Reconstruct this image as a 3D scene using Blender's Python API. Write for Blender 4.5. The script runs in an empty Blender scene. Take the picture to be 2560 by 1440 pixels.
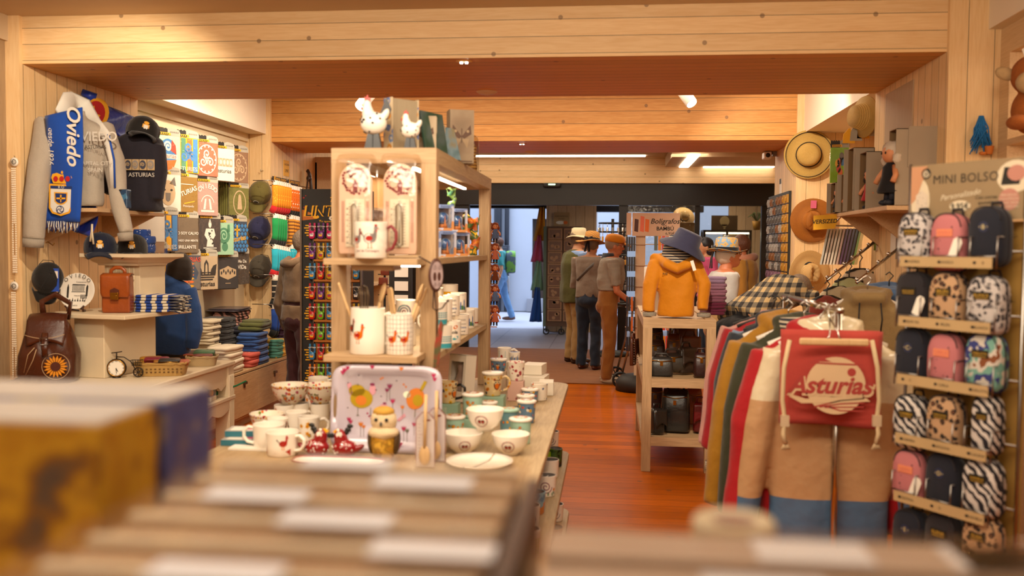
import bpy,bmesh,math,random
from mathutils import Vector,Matrix,Euler,noise
R=random.Random(7)
PI=math.pi
SC=bpy.context.scene
COL=SC.collection
F,YAW,PITCH,ROLL,CAMZ=2304.2,.1072,.0444,.0089,1.5
_f=Vector((-math.sin(YAW)*math.cos(PITCH),math.cos(YAW)*math.cos(PITCH),-math.sin(PITCH)))
_r0=Vector((math.cos(YAW),math.sin(YAW),0));_u0=_r0.cross(_f)
CR=math.cos(ROLL)*_r0+math.sin(ROLL)*_u0
CU=-math.sin(ROLL)*_r0+math.cos(ROLL)*_u0
CF=_f
CAM=Vector((0,0,CAMZ))
cd=bpy.data.cameras.new('camera');cam=bpy.data.objects.new('camera',cd);COL.objects.link(cam)
cam.matrix_world=Matrix(((CR.x,CU.x,-CF.x,0),(CR.y,CU.y,-CF.y,0),(CR.z,CU.z,-CF.z,CAMZ),(0,0,0,1)))
cd.sensor_width=36;cd.lens=F/2560*36;cd.clip_start=.05;cd.clip_end=200
cd.dof.use_dof=True;cd.dof.focus_distance=7.6;cd.dof.aperture_fstop=2.0;cd.dof.aperture_blades=0
SC.camera=cam
SC.view_settings.view_transform='Standard';SC.view_settings.look='None'
SC.view_settings.gamma=1;SC.view_settings.use_curve_mapping=False
SC.view_settings.exposure=0.0
SC.cycles.max_bounces=8;SC.cycles.diffuse_bounces=4;SC.cycles.transparent_max_bounces=16
SC.cycles.transmission_bounces=8;SC.cycles.sample_clamp_indirect=4.0
SC.cycles.caustics_reflective=False;SC.cycles.caustics_refractive=False
w=bpy.data.worlds.new('overcast_sky');SC.world=w;w.use_nodes=True
bg=w.node_tree.nodes['Background'];bg.inputs[0].default_value=(.62,.76,1.0,1);bg.inputs[1].default_value=1.5
def area(name,loc,size,power,col=(1,.84,.64),rot=(0,0,0),sy=None,spread=PI):
 l=bpy.data.lights.new(name,'AREA');l.energy=power;l.color=col;l.size=size;l.spread=spread
 if sy:l.shape='RECTANGLE';l.size_y=sy
 o=bpy.data.objects.new(name,l);o.location=loc;o.rotation_euler=rot;COL.objects.link(o);return o
def spot(name,loc,to,power,ang=60,col=(1,.84,.64),r=.03,blend=.5):
 l=bpy.data.lights.new(name,'SPOT');l.energy=power;l.color=col;l.spot_size=math.radians(ang);l.spot_blend=blend;l.shadow_soft_size=r
 o=bpy.data.objects.new(name,l);o.location=loc
 o.rotation_euler=(Vector(to)-Vector(loc)).to_track_quat('-Z','Y').to_euler();COL.objects.link(o);return o
WARM=(1,.84,.64)
area('ceiling_and_fill_light',(-.8,2.0,2.72),3.2,60,WARM,sy=2.4)
area('ceiling_and_fill_light',(-.4,-.9,2.2),3.4,20,WARM,(math.radians(80),0,0),sy=1.0)  # unseen fill lamp added behind the camera to brighten front faces
area('ceiling_and_fill_light',(-.6,1.7,2.58),3.6,57,WARM,(math.radians(68),0,0),sy=.3)  # added forward fill, brightens the beam front without lighting the near counter
area('ceiling_and_fill_light',(-.8,7.4,3.05),4.2,85,WARM,sy=1.6)
area('ceiling_and_fill_light',(-.8,11.2,2.7),4.0,95,WARM,sy=1.8)
spot('spot_light',(-2.6,6.5,2.95),(-3.6,7.4,1.4),105,75)
spot('spot_light',(-1.9,6.5,2.95),(-3.3,8.2,1.2),150,75)
spot('spot_light',(.6,6.4,2.95),(1.9,8.6,1.8),200,65)
spot('spot_light',(1.0,4.6,2.7),(1.4,3.6,.9),34,80)
spot('spot_light',(-2.0,3.6,2.7),(-3.0,5.2,1.6),120,75)
spot('spot_light',(-1.7,2.2,2.7),(-.9,3.8,1.0),26,70)
spot('spot_light',(.2,2.4,2.7),(-.7,4.4,.9),45,60)
spot('spot_light',(.3,4.2,2.7),(.75,6.3,1.15),230,36,blend=.3)  # unseen spot added to brighten the mustard jacket from the front
area('street_daylight',(-1,19,9),9,2100,(.66,.8,1),sy=6)
def ray(px,py):
 return CF*F+CR*(px-1280)-CU*(py-720)
def PY(px,py,Y):d=ray(px,py);return CAM+d*(Y/d.y)
def PX(px,py,X):d=ray(px,py);return CAM+d*(X/d.x)
def PZ(px,py,Z):d=ray(px,py);return CAM+d*((Z-CAMZ)/d.z)
def mp(Y):return Y/F
def lin(c):
 if isinstance(c,str):
  c=c.lstrip('#');c=[int(c[i:i+2],16)/255 for i in(0,2,4)]
  c=[x/12.92 if x<=.04045 else((x+.055)/1.055)**2.4 for x in c]
 return(c[0],c[1],c[2],1)
MATS={}
class NT:
 def __init__(s,name):
  s.m=bpy.data.materials.new(name);s.m.use_nodes=True;s.t=s.m.node_tree;s.n=s.t.nodes;s.l=s.t.links
  s.b=s.n['Principled BSDF']
 def N(s,typ,ins=None,**kw):
  n=s.n.new(typ)
  for k,v in kw.items():setattr(n,k,v)
  for k,v in(ins or{}).items():
   if isinstance(v,bpy.types.NodeSocket):s.l.new(v,n.inputs[k])
   else:n.inputs[k].default_value=v
  return n
 def math(s,op,a,b=0,c=0):
  n=s.n.new('ShaderNodeMath');n.operation=op
  for i,v in enumerate((a,b,c)):
   if isinstance(v,bpy.types.NodeSocket):s.l.new(v,n.inputs[i])
   else:n.inputs[i].default_value=v
  return n.outputs[0]
 def mix(s,fac,a,b,blend='MIX'):
  n=s.n.new('ShaderNodeMix');n.data_type='RGBA';n.blend_type=blend
  for i,v in((0,fac),(6,a),(7,b)):
   if isinstance(v,bpy.types.NodeSocket):s.l.new(v,n.inputs[i])
   else:n.inputs[i].default_value=v
  return n.outputs[2]
 def coord(s,kind='Object'):
  if kind=='world':return s.N('ShaderNodeNewGeometry').outputs['Position']
  return s.N('ShaderNodeTexCoord').outputs[kind]
 def scale(s,v,sc):
  n=s.N('ShaderNodeVectorMath',{0:v},operation='MULTIPLY');n.inputs[1].default_value=sc if hasattr(sc,'__len__')else(sc,)*3;return n.outputs[0]
 def xyz(s,v):return s.N('ShaderNodeSeparateXYZ',{0:v}).outputs
 def comb(s,x,y,z):
  return s.N('ShaderNodeCombineXYZ',{0:x,1:y,2:z}).outputs[0]
 def noise(s,v,scale,detail=3,rough=.5,out=0):
  return s.N('ShaderNodeTexNoise',{'Vector':v,'Scale':scale,'Detail':detail,'Roughness':rough}).outputs[out]
 def ramp(s,fac,stops):
  n=s.N('ShaderNodeValToRGB',{0:fac});e=n.color_ramp.elements
  while len(e)<len(stops):e.new(.5)
  for el,(p,c)in zip(e,stops):el.position=p;el.color=lin(c)
  return n.outputs[0]
 def bump(s,h,strength=.3,dist=.01):
  n=s.N('ShaderNodeBump',{'Height':h,'Strength':strength,'Distance':dist});s.l.new(n.outputs[0],s.b.inputs['Normal'])
 def set(s,**kw):
  al=dict(col='Base Color',rough='Roughness',metal='Metallic',coat='Coat Weight',trans='Transmission Weight',ior='IOR',alpha='Alpha',sheen='Sheen Weight',emit='Emission Color',estr='Emission Strength',spec='Specular IOR Level',croug='Coat Roughness',sss='Subsurface Weight')
  for k,v in kw.items():
   i=s.b.inputs[al[k]]
   if isinstance(v,bpy.types.NodeSocket):s.l.new(v,i)
   else:i.default_value=v
  return s.m
def mat(name,col,rough=.5,var=.1,vs=9,bump=0,bs=70,**kw):
 """one-colour material with a little procedural variation"""
 if name in MATS:return MATS[name]
 t=NT(name);c=t.coord()
 nz=t.noise(c,vs,3);cc=lin(col)
 dk=tuple(x*(1-var)for x in cc[:3])+(1,);lt=tuple(min(1,x*(1+var))for x in cc[:3])+(1,)
 t.set(col=t.mix(nz,dk,lt),rough=rough,**kw)
 if bump:t.bump(t.noise(c,bs,4),bump,.01)
 MATS[name]=t.m;return t.m
def cloth(name,col,var=.12,folds=.5,rough=.85,**kw):
 if name in MATS:return MATS[name]
 t=NT(name);c=t.coord();cc=lin(col)
 nz=t.noise(c,160,2);n2=t.noise(c,7,3)
 f=t.math('MULTIPLY_ADD',nz,.5,t.math('MULTIPLY',n2,.5))
 t.set(col=t.mix(f,tuple(x*(1-var*2)for x in cc[:3])+(1,),tuple(min(1,x*(1+var))for x in cc[:3])+(1,)),rough=rough,sheen=.15,spec=.25,**kw)
 h=t.math('MULTIPLY_ADD',n2,1.0,t.math('MULTIPLY',nz,.04))
 t.bump(h,folds,.03)
 MATS[name]=t.m;return t.m
def glow(name,col,s):
 if name in MATS:return MATS[name]
 t=NT(name);t.set(col=lin(col),emit=lin(col),estr=s);MATS[name]=t.m;return t.m
def clear(name,tint='#ffffff',gloss=.12,rough=.06):
 """thin clear plastic film or pane: mostly transparent with a glossy coat"""
 if name in MATS:return MATS[name]
 t=NT(name);o=t.n['Material Output']
 tr=t.N('ShaderNodeBsdfTransparent',{0:lin(tint)});gl=t.N('ShaderNodeBsdfGlossy',{0:(1,1,1,1),1:rough})
 fr=t.N('ShaderNodeLayerWeight',{0:.5});f=t.math('MULTIPLY_ADD',t.math('POWER',fr.outputs[1],4.0),.5,gloss*.45)
 ms=t.N('ShaderNodeMixShader',{0:f,1:tr.outputs[0],2:gl.outputs[0]})
 c=t.coord();b=t.N('ShaderNodeBump',{'Height':t.noise(c,14,2),'Strength':.25,'Distance':.02});t.l.new(b.outputs[0],gl.inputs['Normal'])
 t.l.new(ms.outputs[0],o.inputs[0]);MATS[name]=t.m;return t.m
def wood(name,c1,c2,grain=0,plank=None,pw=.09,rough=.55,groove=.03,knots=.5,kind='world',bump=.25,fine=14.,off=0.,vari=.14,coat=0,gcol='#3c2a1a'):
 """planked or plain timber; grain and plank are axis numbers"""
 if name in MATS:return MATS[name]
 t=NT(name);pos=t.coord(kind);x=t.xyz(pos);others=[i for i in range(3)if i!=grain]
 if plank is not None:
  p=t.math('DIVIDE',t.math('ADD',x[plank],20+off),pw);pid=t.math('FLOOR',p);fr=t.math('FRACT',p)
 else:pid=0.0
 g=x[grain];sc=[0,0,0]
 comps=[None]*3
 comps[grain]=t.math('ADD',t.math('MULTIPLY',g,1.1),t.math('MULTIPLY',pid,7.31)if plank is not None else 0)
 for i in others:comps[i]=t.math('MULTIPLY',x[i],fine)
 v=t.comb(*comps)
 n1=t.noise(v,1.0,4,.6);n2=t.noise(v,5.0,3,.6)
 ring=t.math('FRACT',t.math('MULTIPLY',n1,9.0));ring=t.math('ABSOLUTE',t.math('SUBTRACT',ring,.5))
 f=t.math('ADD',t.math('MULTIPLY',n2,.7),t.math('MULTIPLY',ring,.6))
 col=t.mix(t.math('MINIMUM',f,1.0),lin(c1),lin(c2))
 if plank is not None:
  wn=t.N('ShaderNodeTexWhiteNoise',{'W':pid},noise_dimensions='1D').outputs[0]
  br=t.math('MULTIPLY_ADD',wn,vari*2,1-vari)
  col=t.mix(1.0,col,t.comb(br,br,br),'MULTIPLY')
 if knots and plank is not None:
  k=t.comb(t.math('DIVIDE',g,pw),p,0.0)
  vo=t.N('ShaderNodeTexVoronoi',{'Vector':k,'Scale':.33},voronoi_dimensions='2D')
  sep=t.N('ShaderNodeSeparateColor',{0:vo.outputs['Color']}).outputs[0]
  km=t.math('MULTIPLY',t.math('LESS_THAN',vo.outputs['Distance'],.045),t.math('GREATER_THAN',sep,1-knots))
  col=t.mix(t.math('MULTIPLY',km,.65),col,lin('#6a4a30'))
 h=t.math('MULTIPLY',n2,.15)
 if plank is not None:
  gm=t.math('LESS_THAN',t.math('MINIMUM',fr,t.math('SUBTRACT',1.0,fr)),groove)
  col=t.mix(t.math('MULTIPLY',gm,.75),col,lin(gcol));h=t.math('SUBTRACT',h,t.math('MULTIPLY',gm,.8))
 t.set(col=col,rough=rough,coat=coat,croug=.12,spec=.5 if rough>.4 else .1);t.bump(h,bump,.006)
 MATS[name]=t.m;return t.m
def pattern(name,kind,cols,s=10.,rough=.6,coord='Object',**kw):
 if name in MATS:return MATS[name]
 t=NT(name);c=t.coord(coord);x=t.xyz(c);C=[lin(q)for q in cols]
 def band(v,k,th=.5):return t.math('GREATER_THAN',t.math('FRACT',t.math('MULTIPLY',t.math('ADD',v,10),k)),th)
 if kind=='stripes':col=t.mix(band(x[2],s,kw.get('th',.5)),C[0],C[1])
 elif kind=='xstripes':col=t.mix(band(x[0],s,kw.get('th',.5)),C[0],C[1])
 elif kind=='plaid':
  a=band(t.math('ADD',x[0],t.math('MULTIPLY',x[1],.5)),s);b=band(x[2],s)if not kw.get('flat')else band(x[1],s)
  f=t.math('MULTIPLY',t.math('ADD',a,b),.5);col=t.ramp(f,[(0,cols[0]),(.49,cols[1]),(.99,cols[2])])
 elif kind=='grid':
  a=band(x[0],s,.93);b=band(x[2],s,.93);f=t.math('MAXIMUM',a,b);col=t.mix(f,C[0],C[1])
 elif kind=='leopard':
  cw=t.N('ShaderNodeVectorMath',{0:c,1:t.noise(c,s*1.5,2,.5,1)},operation='ADD');
  vo=t.N('ShaderNodeTexVoronoi',{'Vector':t.N('ShaderNodeVectorMath',{0:t.noise(c,s*.8,2,.5,1),1:c},operation='MULTIPLY_ADD').outputs[0],'Scale':s})
  vo=t.N('ShaderNodeTexVoronoi',{'Vector':c,'Scale':s});d=t.math('ADD',vo.outputs['Distance'],t.math('MULTIPLY',t.math('SUBTRACT',t.noise(c,s*2.2,2),.5),.55))
  col=t.ramp(d,[(0,cols[2]),(.17,cols[2]),(.2,cols[1]),(.42,cols[1]),(.46,cols[0]),(1,cols[0])])
 elif kind=='zebra':
  wv=t.N('ShaderNodeTexWave',{'Vector':c,'Scale':s,'Distortion':5.0,'Detail':2.0,'Detail Scale':1.4},bands_direction='DIAGONAL')
  col=t.ramp(wv.outputs['Fac'],[(0,cols[1]),(.5,cols[1]),(.56,cols[0]),(1,cols[0])])
 elif kind=='dots':
  vo=t.N('ShaderNodeTexVoronoi',{'Vector':c,'Scale':s,'Randomness':kw.get('rnd',.8)})
  col=t.mix(t.math('LESS_THAN',vo.outputs['Distance'],kw.get('th',.2)),C[0],C[1])
 elif kind=='floral':
  vo=t.N('ShaderNodeTexVoronoi',{'Vector':c,'Scale':s,'Randomness':.85})
  sep=t.N('ShaderNodeSeparateColor',{0:vo.outputs['Color']}).outputs
  d=t.math('ADD',vo.outputs['Distance'],t.math('MULTIPLY',t.math('SUBTRACT',t.noise(c,s*5,1),.5),.3))
  m=t.math('MULTIPLY',t.math('LESS_THAN',d,kw.get('th',.3)),t.math('LESS_THAN',sep[1],kw.get('dens',.85)))
  zl,zh=kw.get('z',(-9,9));m=t.math('MULTIPLY',m,t.math('MULTIPLY',t.math('GREATER_THAN',x[2],zl),t.math('LESS_THAN',x[2],zh)))
  n=len(cols)-1;pal=t.N('ShaderNodeValToRGB',{0:sep[0]});e=pal.color_ramp;e.interpolation='CONSTANT'
  while len(e.elements)<n:e.elements.new(.5)
  for i in range(n):e.elements[i].position=i/n;e.elements[i].color=C[i+1]
  core=t.math('LESS_THAN',d,kw.get('th',.3)*.35)
  fc=t.mix(core,pal.outputs[0],lin(kw.get('core','#5a3a20')))
  col=t.mix(m,C[0],fc)
 elif kind=='blobs':
  nz=t.noise(c,s,kw.get('det',2));n=len(cols);pal=t.N('ShaderNodeValToRGB',{0:nz});e=pal.color_ramp;e.interpolation=kw.get('ip','CONSTANT')
  while len(e.elements)<n:e.elements.new(.5)
  for i in range(n):e.elements[i].position=.3+.4*i/n if i else 0;e.elements[i].color=C[i]
  col=pal.outputs[0]
 elif kind=='straw':
  sp=t.N('ShaderNodeTexWave',{'Vector':c,'Scale':s,'Distortion':1.0},wave_type='RINGS',rings_direction='Z')
  f=t.math('MULTIPLY_ADD',sp.outputs['Fac'],.6,t.math('MULTIPLY',t.noise(c,120,2),.4));col=t.mix(f,C[0],C[1]);t.bump(sp.outputs['Fac'],.5,.004)
 elif kind=='weave':
  a=t.N('ShaderNodeTexWave',{'Vector':c,'Scale':s,'Distortion':.5},bands_direction='Z').outputs['Fac']
  b=t.N('ShaderNodeTexWave',{'Vector':t.comb(x[0],t.math('ADD',x[0],x[1]),x[1]),'Scale':s*1.3},bands_direction='Y').outputs['Fac']
  f=t.math('MULTIPLY',a,b);col=t.mix(f,C[0],C[1]);t.bump(f,.8,.006)
 t.set(col=col,rough=rough,**{k:v for k,v in kw.items()if k in('coat','spec','sheen')})
 if kw.get('fb'):t.bump(t.noise(c,9,3),kw['fb'],.02)
 MATS[name]=t.m;return t.m
def leather(name,c1,c2,rough=.35):
 if name in MATS:return MATS[name]
 t=NT(name);c=t.coord();n1=t.noise(c,6,4,.6)
 t.set(col=t.mix(n1,lin(c1),lin(c2)),rough=t.math('MULTIPLY_ADD',n1,.25,rough-.1),coat=.15)
 t.bump(t.math('ADD',t.math('MULTIPLY',t.noise(c,200,3),.15),t.noise(c,12,3)),.45,.01);MATS[name]=t.m;return t.m
class MB:
 def __init__(s):s.v=[];s.f=[];s.mi=[];s.sm=[];s.X=Matrix()
 def at(s,loc=(0,0,0),rot=(0,0,0),sc=1):
  s.X=Matrix.Translation(loc)@Euler(rot).to_matrix().to_4x4()@Matrix.Diagonal((sc,sc,sc,1)if not hasattr(sc,'__len__')else(*sc,1));return s
 def add(s,vs,fs,mi=0,sm=True):
  o=len(s.v);s.v+=[tuple(s.X@Vector(p))for p in vs]
  for q in fs:s.f.append([i+o for i in q]);s.mi.append(mi);s.sm.append(sm)
  return s
 def box(s,c,d,mi=0,rot=None):
  x,y,z=(k/2 for k in d);q=[(-x,-y,-z),(x,-y,-z),(x,y,-z),(-x,y,-z),(-x,-y,z),(x,-y,z),(x,y,z),(-x,y,z)]
  if rot:e=Euler(rot).to_matrix();q=[e@Vector(p)for p in q]
  q=[(p[0]+c[0],p[1]+c[1],p[2]+c[2])for p in q]
  return s.add(q,[(0,3,2,1),(4,5,6,7),(0,1,5,4),(1,2,6,5),(2,3,7,6),(3,0,4,7)],mi,False)
 def bx(s,x0,x1,y0,y1,z0,z1,mi=0):return s.box(((x0+x1)/2,(y0+y1)/2,(z0+z1)/2),(x1-x0,y1-y0,z1-z0),mi)
 def lathe(s,pr,n=24,c=(0,0,0),mi=0,a0=0,a1=2*PI,sx=1,sy=1):
  full=abs(a1-a0-2*PI)<1e-6;m=n if full else n+1;vs=[];fs=[]
  for r,z in pr:
   for k in range(m):a=a0+(a1-a0)*k/n;vs.append((c[0]+r*sx*math.cos(a),c[1]+r*sy*math.sin(a),c[2]+z))
  for i in range(len(pr)-1):
   for k in range(n):
    k2=(k+1)%m;fs.append((i*m+k,i*m+k2,(i+1)*m+k2,(i+1)*m+k))
  return s.add(vs,fs,mi)
 def loft(s,rings,mi=0,caps=True,closed=True):
  n=len(rings[0]);vs=[p for r in rings for p in r];fs=[]
  for i in range(len(rings)-1):
   for k in range(n if closed else n-1):k2=(k+1)%n;fs.append((i*n+k,i*n+k2,(i+1)*n+k2,(i+1)*n+k))
  if caps and closed:fs.append(tuple(reversed(range(n))));fs.append(tuple(range((len(rings)-1)*n,len(rings)*n)))
  return s.add(vs,fs,mi)
 def tube(s,pts,r=.01,n=8,mi=0,caps=True,closed=False,flat=1):
  P=[Vector(p)for p in pts];m=len(P);rs=r if hasattr(r,'__len__')else[r]*m;rings=[];up=None
  for i in range(m):
   if closed:d=P[(i+1)%m]-P[i-1]
   else:d=P[min(i+1,m-1)]-P[max(i-1,0)]
   d=d.normalized()if d.length>1e-9 else Vector((0,0,1))
   if up is None:up=Vector((0,0,1))if abs(d.z)<.9 else Vector((1,0,0))
   a=(up-d*up.dot(d));a=a.normalized()if a.length>1e-6 else d.orthogonal().normalized();up=a;b=d.cross(a)
   rings.append([P[i]+(a*math.cos(2*PI*k/n)+b*flat*math.sin(2*PI*k/n))*rs[i]for k in range(n)])
  if closed:rings.append(rings[0])
  return s.loft(rings,mi,caps and not closed)
 def ell(s,c,r,n=16,m=10,mi=0,rot=None):
  vs=[];e=Euler(rot).to_matrix()if rot else None
  r=r if hasattr(r,'__len__')else(r,)*3;rings=[]
  for i in range(m+1):
   th=PI*i/m;th=max(.02,min(PI-.02,th));ring=[]
   for k in range(n):
    p=Vector((r[0]*math.sin(th)*math.cos(2*PI*k/n),r[1]*math.sin(th)*math.sin(2*PI*k/n),-r[2]*math.cos(th)))
    if e:p=e@p
    ring.append((p.x+c[0],p.y+c[1],p.z+c[2]))
   rings.append(ring)
  return s.loft(rings,mi)
 def prism(s,poly,y0,y1,mi=0,sm=False,back=True):
  n=len(poly);vs=[(x,y0,z)for x,z in poly]+[(x,y1,z)for x,z in poly]
  fs=[tuple(range(n))]+([tuple(reversed(range(n,2*n)))]if back else[])+[(i,i+n,(i+1)%n+n,(i+1)%n)for i in range(n)]
  return s.add(vs,[tuple(reversed(q))for q in fs]if y1<y0 else fs,mi,sm)
 def sheet(s,fn,nu,nv,mi=0):
  vs=[fn(i/nu,j/nv)for i in range(nu+1)for j in range(nv+1)]
  fs=[(i*(nv+1)+j,(i+1)*(nv+1)+j,(i+1)*(nv+1)+j+1,i*(nv+1)+j+1)for i in range(nu)for j in range(nv)]
  return s.add(vs,fs,mi)
 def poly(s,pts,mp=None,mi=0):
  """flat decoration polygon; mp maps (u,v) onto a surface"""
  mp=mp or(lambda u,v:(u,0,v));return s.add([mp(u,v)for u,v in pts],[tuple(range(len(pts)))],mi,False)
 def dot(s,u,v,ru,rv=None,mp=None,mi=0,n=10,rot=0):
  rv=rv or ru;ca,sa=math.cos(rot),math.sin(rot)
  return s.poly([(u+ru*math.cos(2*PI*k/n)*ca-rv*math.sin(2*PI*k/n)*sa,v+ru*math.cos(2*PI*k/n)*sa+rv*math.sin(2*PI*k/n)*ca)for k in range(n)],mp,mi)
 def rslab(s,c,d,e=.5,n=24,m=8,mi=0,rot=0):
  """rounded slab (folded cloth, cushion): superellipse outline, rounded edges"""
  rings=[]
  def se(a,k):q=math.cos(a);w=math.sin(a);return(math.copysign(abs(q)**k,q),math.copysign(abs(w)**k,w))
  for i in range(m+1):
   th=-PI/2+PI*i/m;cz,sz=se(th,.7);cz=max(cz,.02);ring=[]
   for k in range(n):
    x,y=se(2*PI*k/n,e);x*=d[0]/2*(.82+.18*cz);y*=d[1]/2*(.82+.18*cz)
    if cz<=.021:x*=.3;y*=.3
    ring.append((c[0]+x*math.cos(rot)-y*math.sin(rot),c[1]+x*math.sin(rot)+y*math.cos(rot),c[2]+sz*d[2]/2))
   rings.append(ring)
  return s.loft(rings,mi)
 def text(s,st,size,at,ux=(1,0,0),uz=(0,0,1),mi=0,shear=0,off=0,mp=None,align='C',sp=1):
  """lettering from the built-in font, as flat faces; mp maps (u,v) onto a surface"""
  vs,fs=glyphs(st,shear,off,sp);
  if not vs:return s
  xs=[v[0]for v in vs];w0=(min(xs)+max(xs))/2 if align=='C' else min(xs)
  at=Vector(at);ux=Vector(ux);uz=Vector(uz)
  if mp:q=[mp(at[0]+(v[0]-w0)*size,at[2]+v[1]*size)for v in vs]
  else:q=[at+ux*((v[0]-w0)*size)+uz*(v[1]*size)for v in vs]
  return s.add(q,fs,mi,False)
 def mesh(s,name):
  me=bpy.data.meshes.new(name);me.from_pydata(s.v,[],s.f)
  me.polygons.foreach_set('material_index',s.mi);me.polygons.foreach_set('use_smooth',s.sm);me.update();return me
 def build(s,name,mats,parent=None,loc=(0,0,0),rz=0,bev=0,sub=0,rot=None,sm=None,solid=0):
  me=s.mesh(name)
  if not isinstance(mats,(list,tuple)):mats=[mats]
  return link(name,me,mats,parent,loc,rz,bev,sub,rot,solid)
def link(name,me,mats,parent=None,loc=(0,0,0),rz=0,bev=0,sub=0,rot=None,solid=0):
 if not isinstance(mats,(list,tuple)):mats=[mats]
 for m in mats:me.materials.append(m)
 o=bpy.data.objects.new(name,me);COL.objects.link(o);o.location=loc;o.rotation_euler=rot or(0,0,rz)
 if parent:o.parent=parent
 if solid:md=o.modifiers.new('solid','SOLIDIFY');md.thickness=solid;md.offset=0
 if bev:md=o.modifiers.new('bevel','BEVEL');md.width=bev;md.segments=2;md.limit_method='ANGLE';md.angle_limit=.9
 if sub:md=o.modifiers.new('sub','SUBSURF');md.levels=sub;md.render_levels=sub
 return o
GL={}
def glyphs(st,shear,off,sp=1):
 k=(st,shear,off,sp)
 if k not in GL:
  cu=bpy.data.curves.new('t','FONT');cu.body=st;cu.size=1;cu.shear=shear;cu.offset=off;cu.resolution_u=3;cu.space_character=sp;cu.align_x='LEFT'
  o=bpy.data.objects.new('t',cu);COL.objects.link(o);dg=bpy.context.evaluated_depsgraph_get()
  me=bpy.data.meshes.new_from_object(o.evaluated_get(dg));GL[k]=([(v.co.x,v.co.y)for v in me.vertices],[tuple(p.vertices)for p in me.polygons])
  bpy.data.objects.remove(o);bpy.data.curves.remove(cu);bpy.data.meshes.remove(me)
 return GL[k]
def remesh(mb,vox=.012,it=3,fn=None):
 """union of all the shells in mb as one continuous smooth surface"""
 me=mb.mesh('r');o=bpy.data.objects.new('r',me);COL.objects.link(o)
 md=o.modifiers.new('r','REMESH');md.mode='VOXEL';md.voxel_size=vox;md.use_smooth_shade=True
 if it:md=o.modifiers.new('s','SMOOTH');md.factor=.5;md.iterations=it
 dg=bpy.context.evaluated_depsgraph_get();out=bpy.data.meshes.new_from_object(o.evaluated_get(dg))
 bpy.data.objects.remove(o);bpy.data.meshes.remove(me)
 if fn:
  for v in out.vertices:v.co=fn(v.co)
 out.polygons.foreach_set('use_smooth',[True]*len(out.polygons));return out
def crumple(amp=.008,s=9.,seed=0,zs=.5):
 """moves cloth points along noise for folds"""
 def fn(p):
  q=Vector((p.x*s+seed,p.y*s,p.z*s*zs));n=noise.noise_vector(q);return p+Vector((n.x*amp,n.y*amp,n.z*amp*.5))
 return fn
def T(name,label,cat,loc=(0,0,0),rz=0,group=None):
 o=bpy.data.objects.new(name,None);COL.objects.link(o);o.location=loc;o.rotation_euler=(0,0,rz);o.empty_display_size=.05
 return tag(o,label,cat,group)
def tag(o,label,cat,group=None):
 o['label']=label;o['category']=cat
 if group:o['group']=group
 return o
def struct(o):o['kind']='structure';return o
def dup(o,loc=None,rz=None,label=None,group=None,parent=None):
 c=o.copy();COL.objects.link(c);c.parent=parent
 if loc is not None:c.location=loc
 if rz is not None:c.rotation_euler=(0,0,rz)
 if label:c['label']=label
 if group:c['group']=group
 for ch in list(o.children):dup(ch,parent=c)
 return c
ORD=['topmost','second from the top','third from the top','fourth from the top','fifth from the top','sixth from the top','seventh from the top','eighth from the top','ninth from the top','tenth from the top']
NTH=['first','second','third','fourth','fifth','sixth','seventh','eighth','ninth','tenth']
def cyl(Rr):
 return lambda u,v:(Rr*math.sin(u/Rr),-Rr*math.cos(u/Rr),v)
def star(u,v,r,k=5,r2=.45,a=0):return[(u+(r if i%2==0 else r*r2)*math.sin(a+PI*i/k),v+(r if i%2==0 else r*r2)*math.cos(a+PI*i/k))for i in range(2*k)]
def arc(u,v,r,a0,a1,w,n=14):
 q=[]
 for i in range(n):
  b0=a0+(a1-a0)*i/n;b1=a0+(a1-a0)*(i+1)/n
  q.append([(u+(r-w)*math.cos(b0),v+(r-w)*math.sin(b0)),(u+(r+w)*math.cos(b0),v+(r+w)*math.sin(b0)),(u+(r+w)*math.cos(b1),v+(r+w)*math.sin(b1)),(u+(r-w)*math.cos(b1),v+(r-w)*math.sin(b1))])
 return q
def spiral(u,v,r0,r1,turns,w,a=0,n=30,sgn=1):
 q=[]
 for i in range(n):
  t0,t1=i/n,(i+1)/n;b0,b1=a+sgn*2*PI*turns*t0,a+sgn*2*PI*turns*t1;A,B=r0+(r1-r0)*t0,r0+(r1-r0)*t1
  q.append([(u+(A-w)*math.cos(b0),v+(A-w)*math.sin(b0)),(u+(A+w)*math.cos(b0),v+(A+w)*math.sin(b0)),(u+(B+w)*math.cos(b1),v+(B+w)*math.sin(b1)),(u+(B-w)*math.cos(b1),v+(B-w)*math.sin(b1))])
 return q
WHITE=mat('white_ceramic','#efe6d8',.18,.03,coat=.3)
BLACK=mat('black_plastic','#15130f',.45)
STEEL=mat('steel_wire','#9a9590',.28,metal=1)
CHROME=mat('chrome','#c8c4bd',.15,metal=1)
CREAM=mat('cream_card','#d8c6a4',.6)
PAPER=mat('white_paper','#e8e0d2',.7,.04)
INK=mat('black_ink','#18140f',.7)
YEL=mat('yellow_ink','#e8a80c',.6)
RED=mat('red_ink','#b81c1c',.6)
GREEN=mat('green_ink','#3c7a3a',.6)
BLUE=mat('blue_ink','#1f4fa0',.6)
ORANGE=mat('orange_ink','#d9661a',.6)
SKYB=mat('sky_blue_ink','#4f9ac4',.6)
PINK=mat('pink_ink','#c85a7a',.6)
FILM=clear('clear_film')
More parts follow.
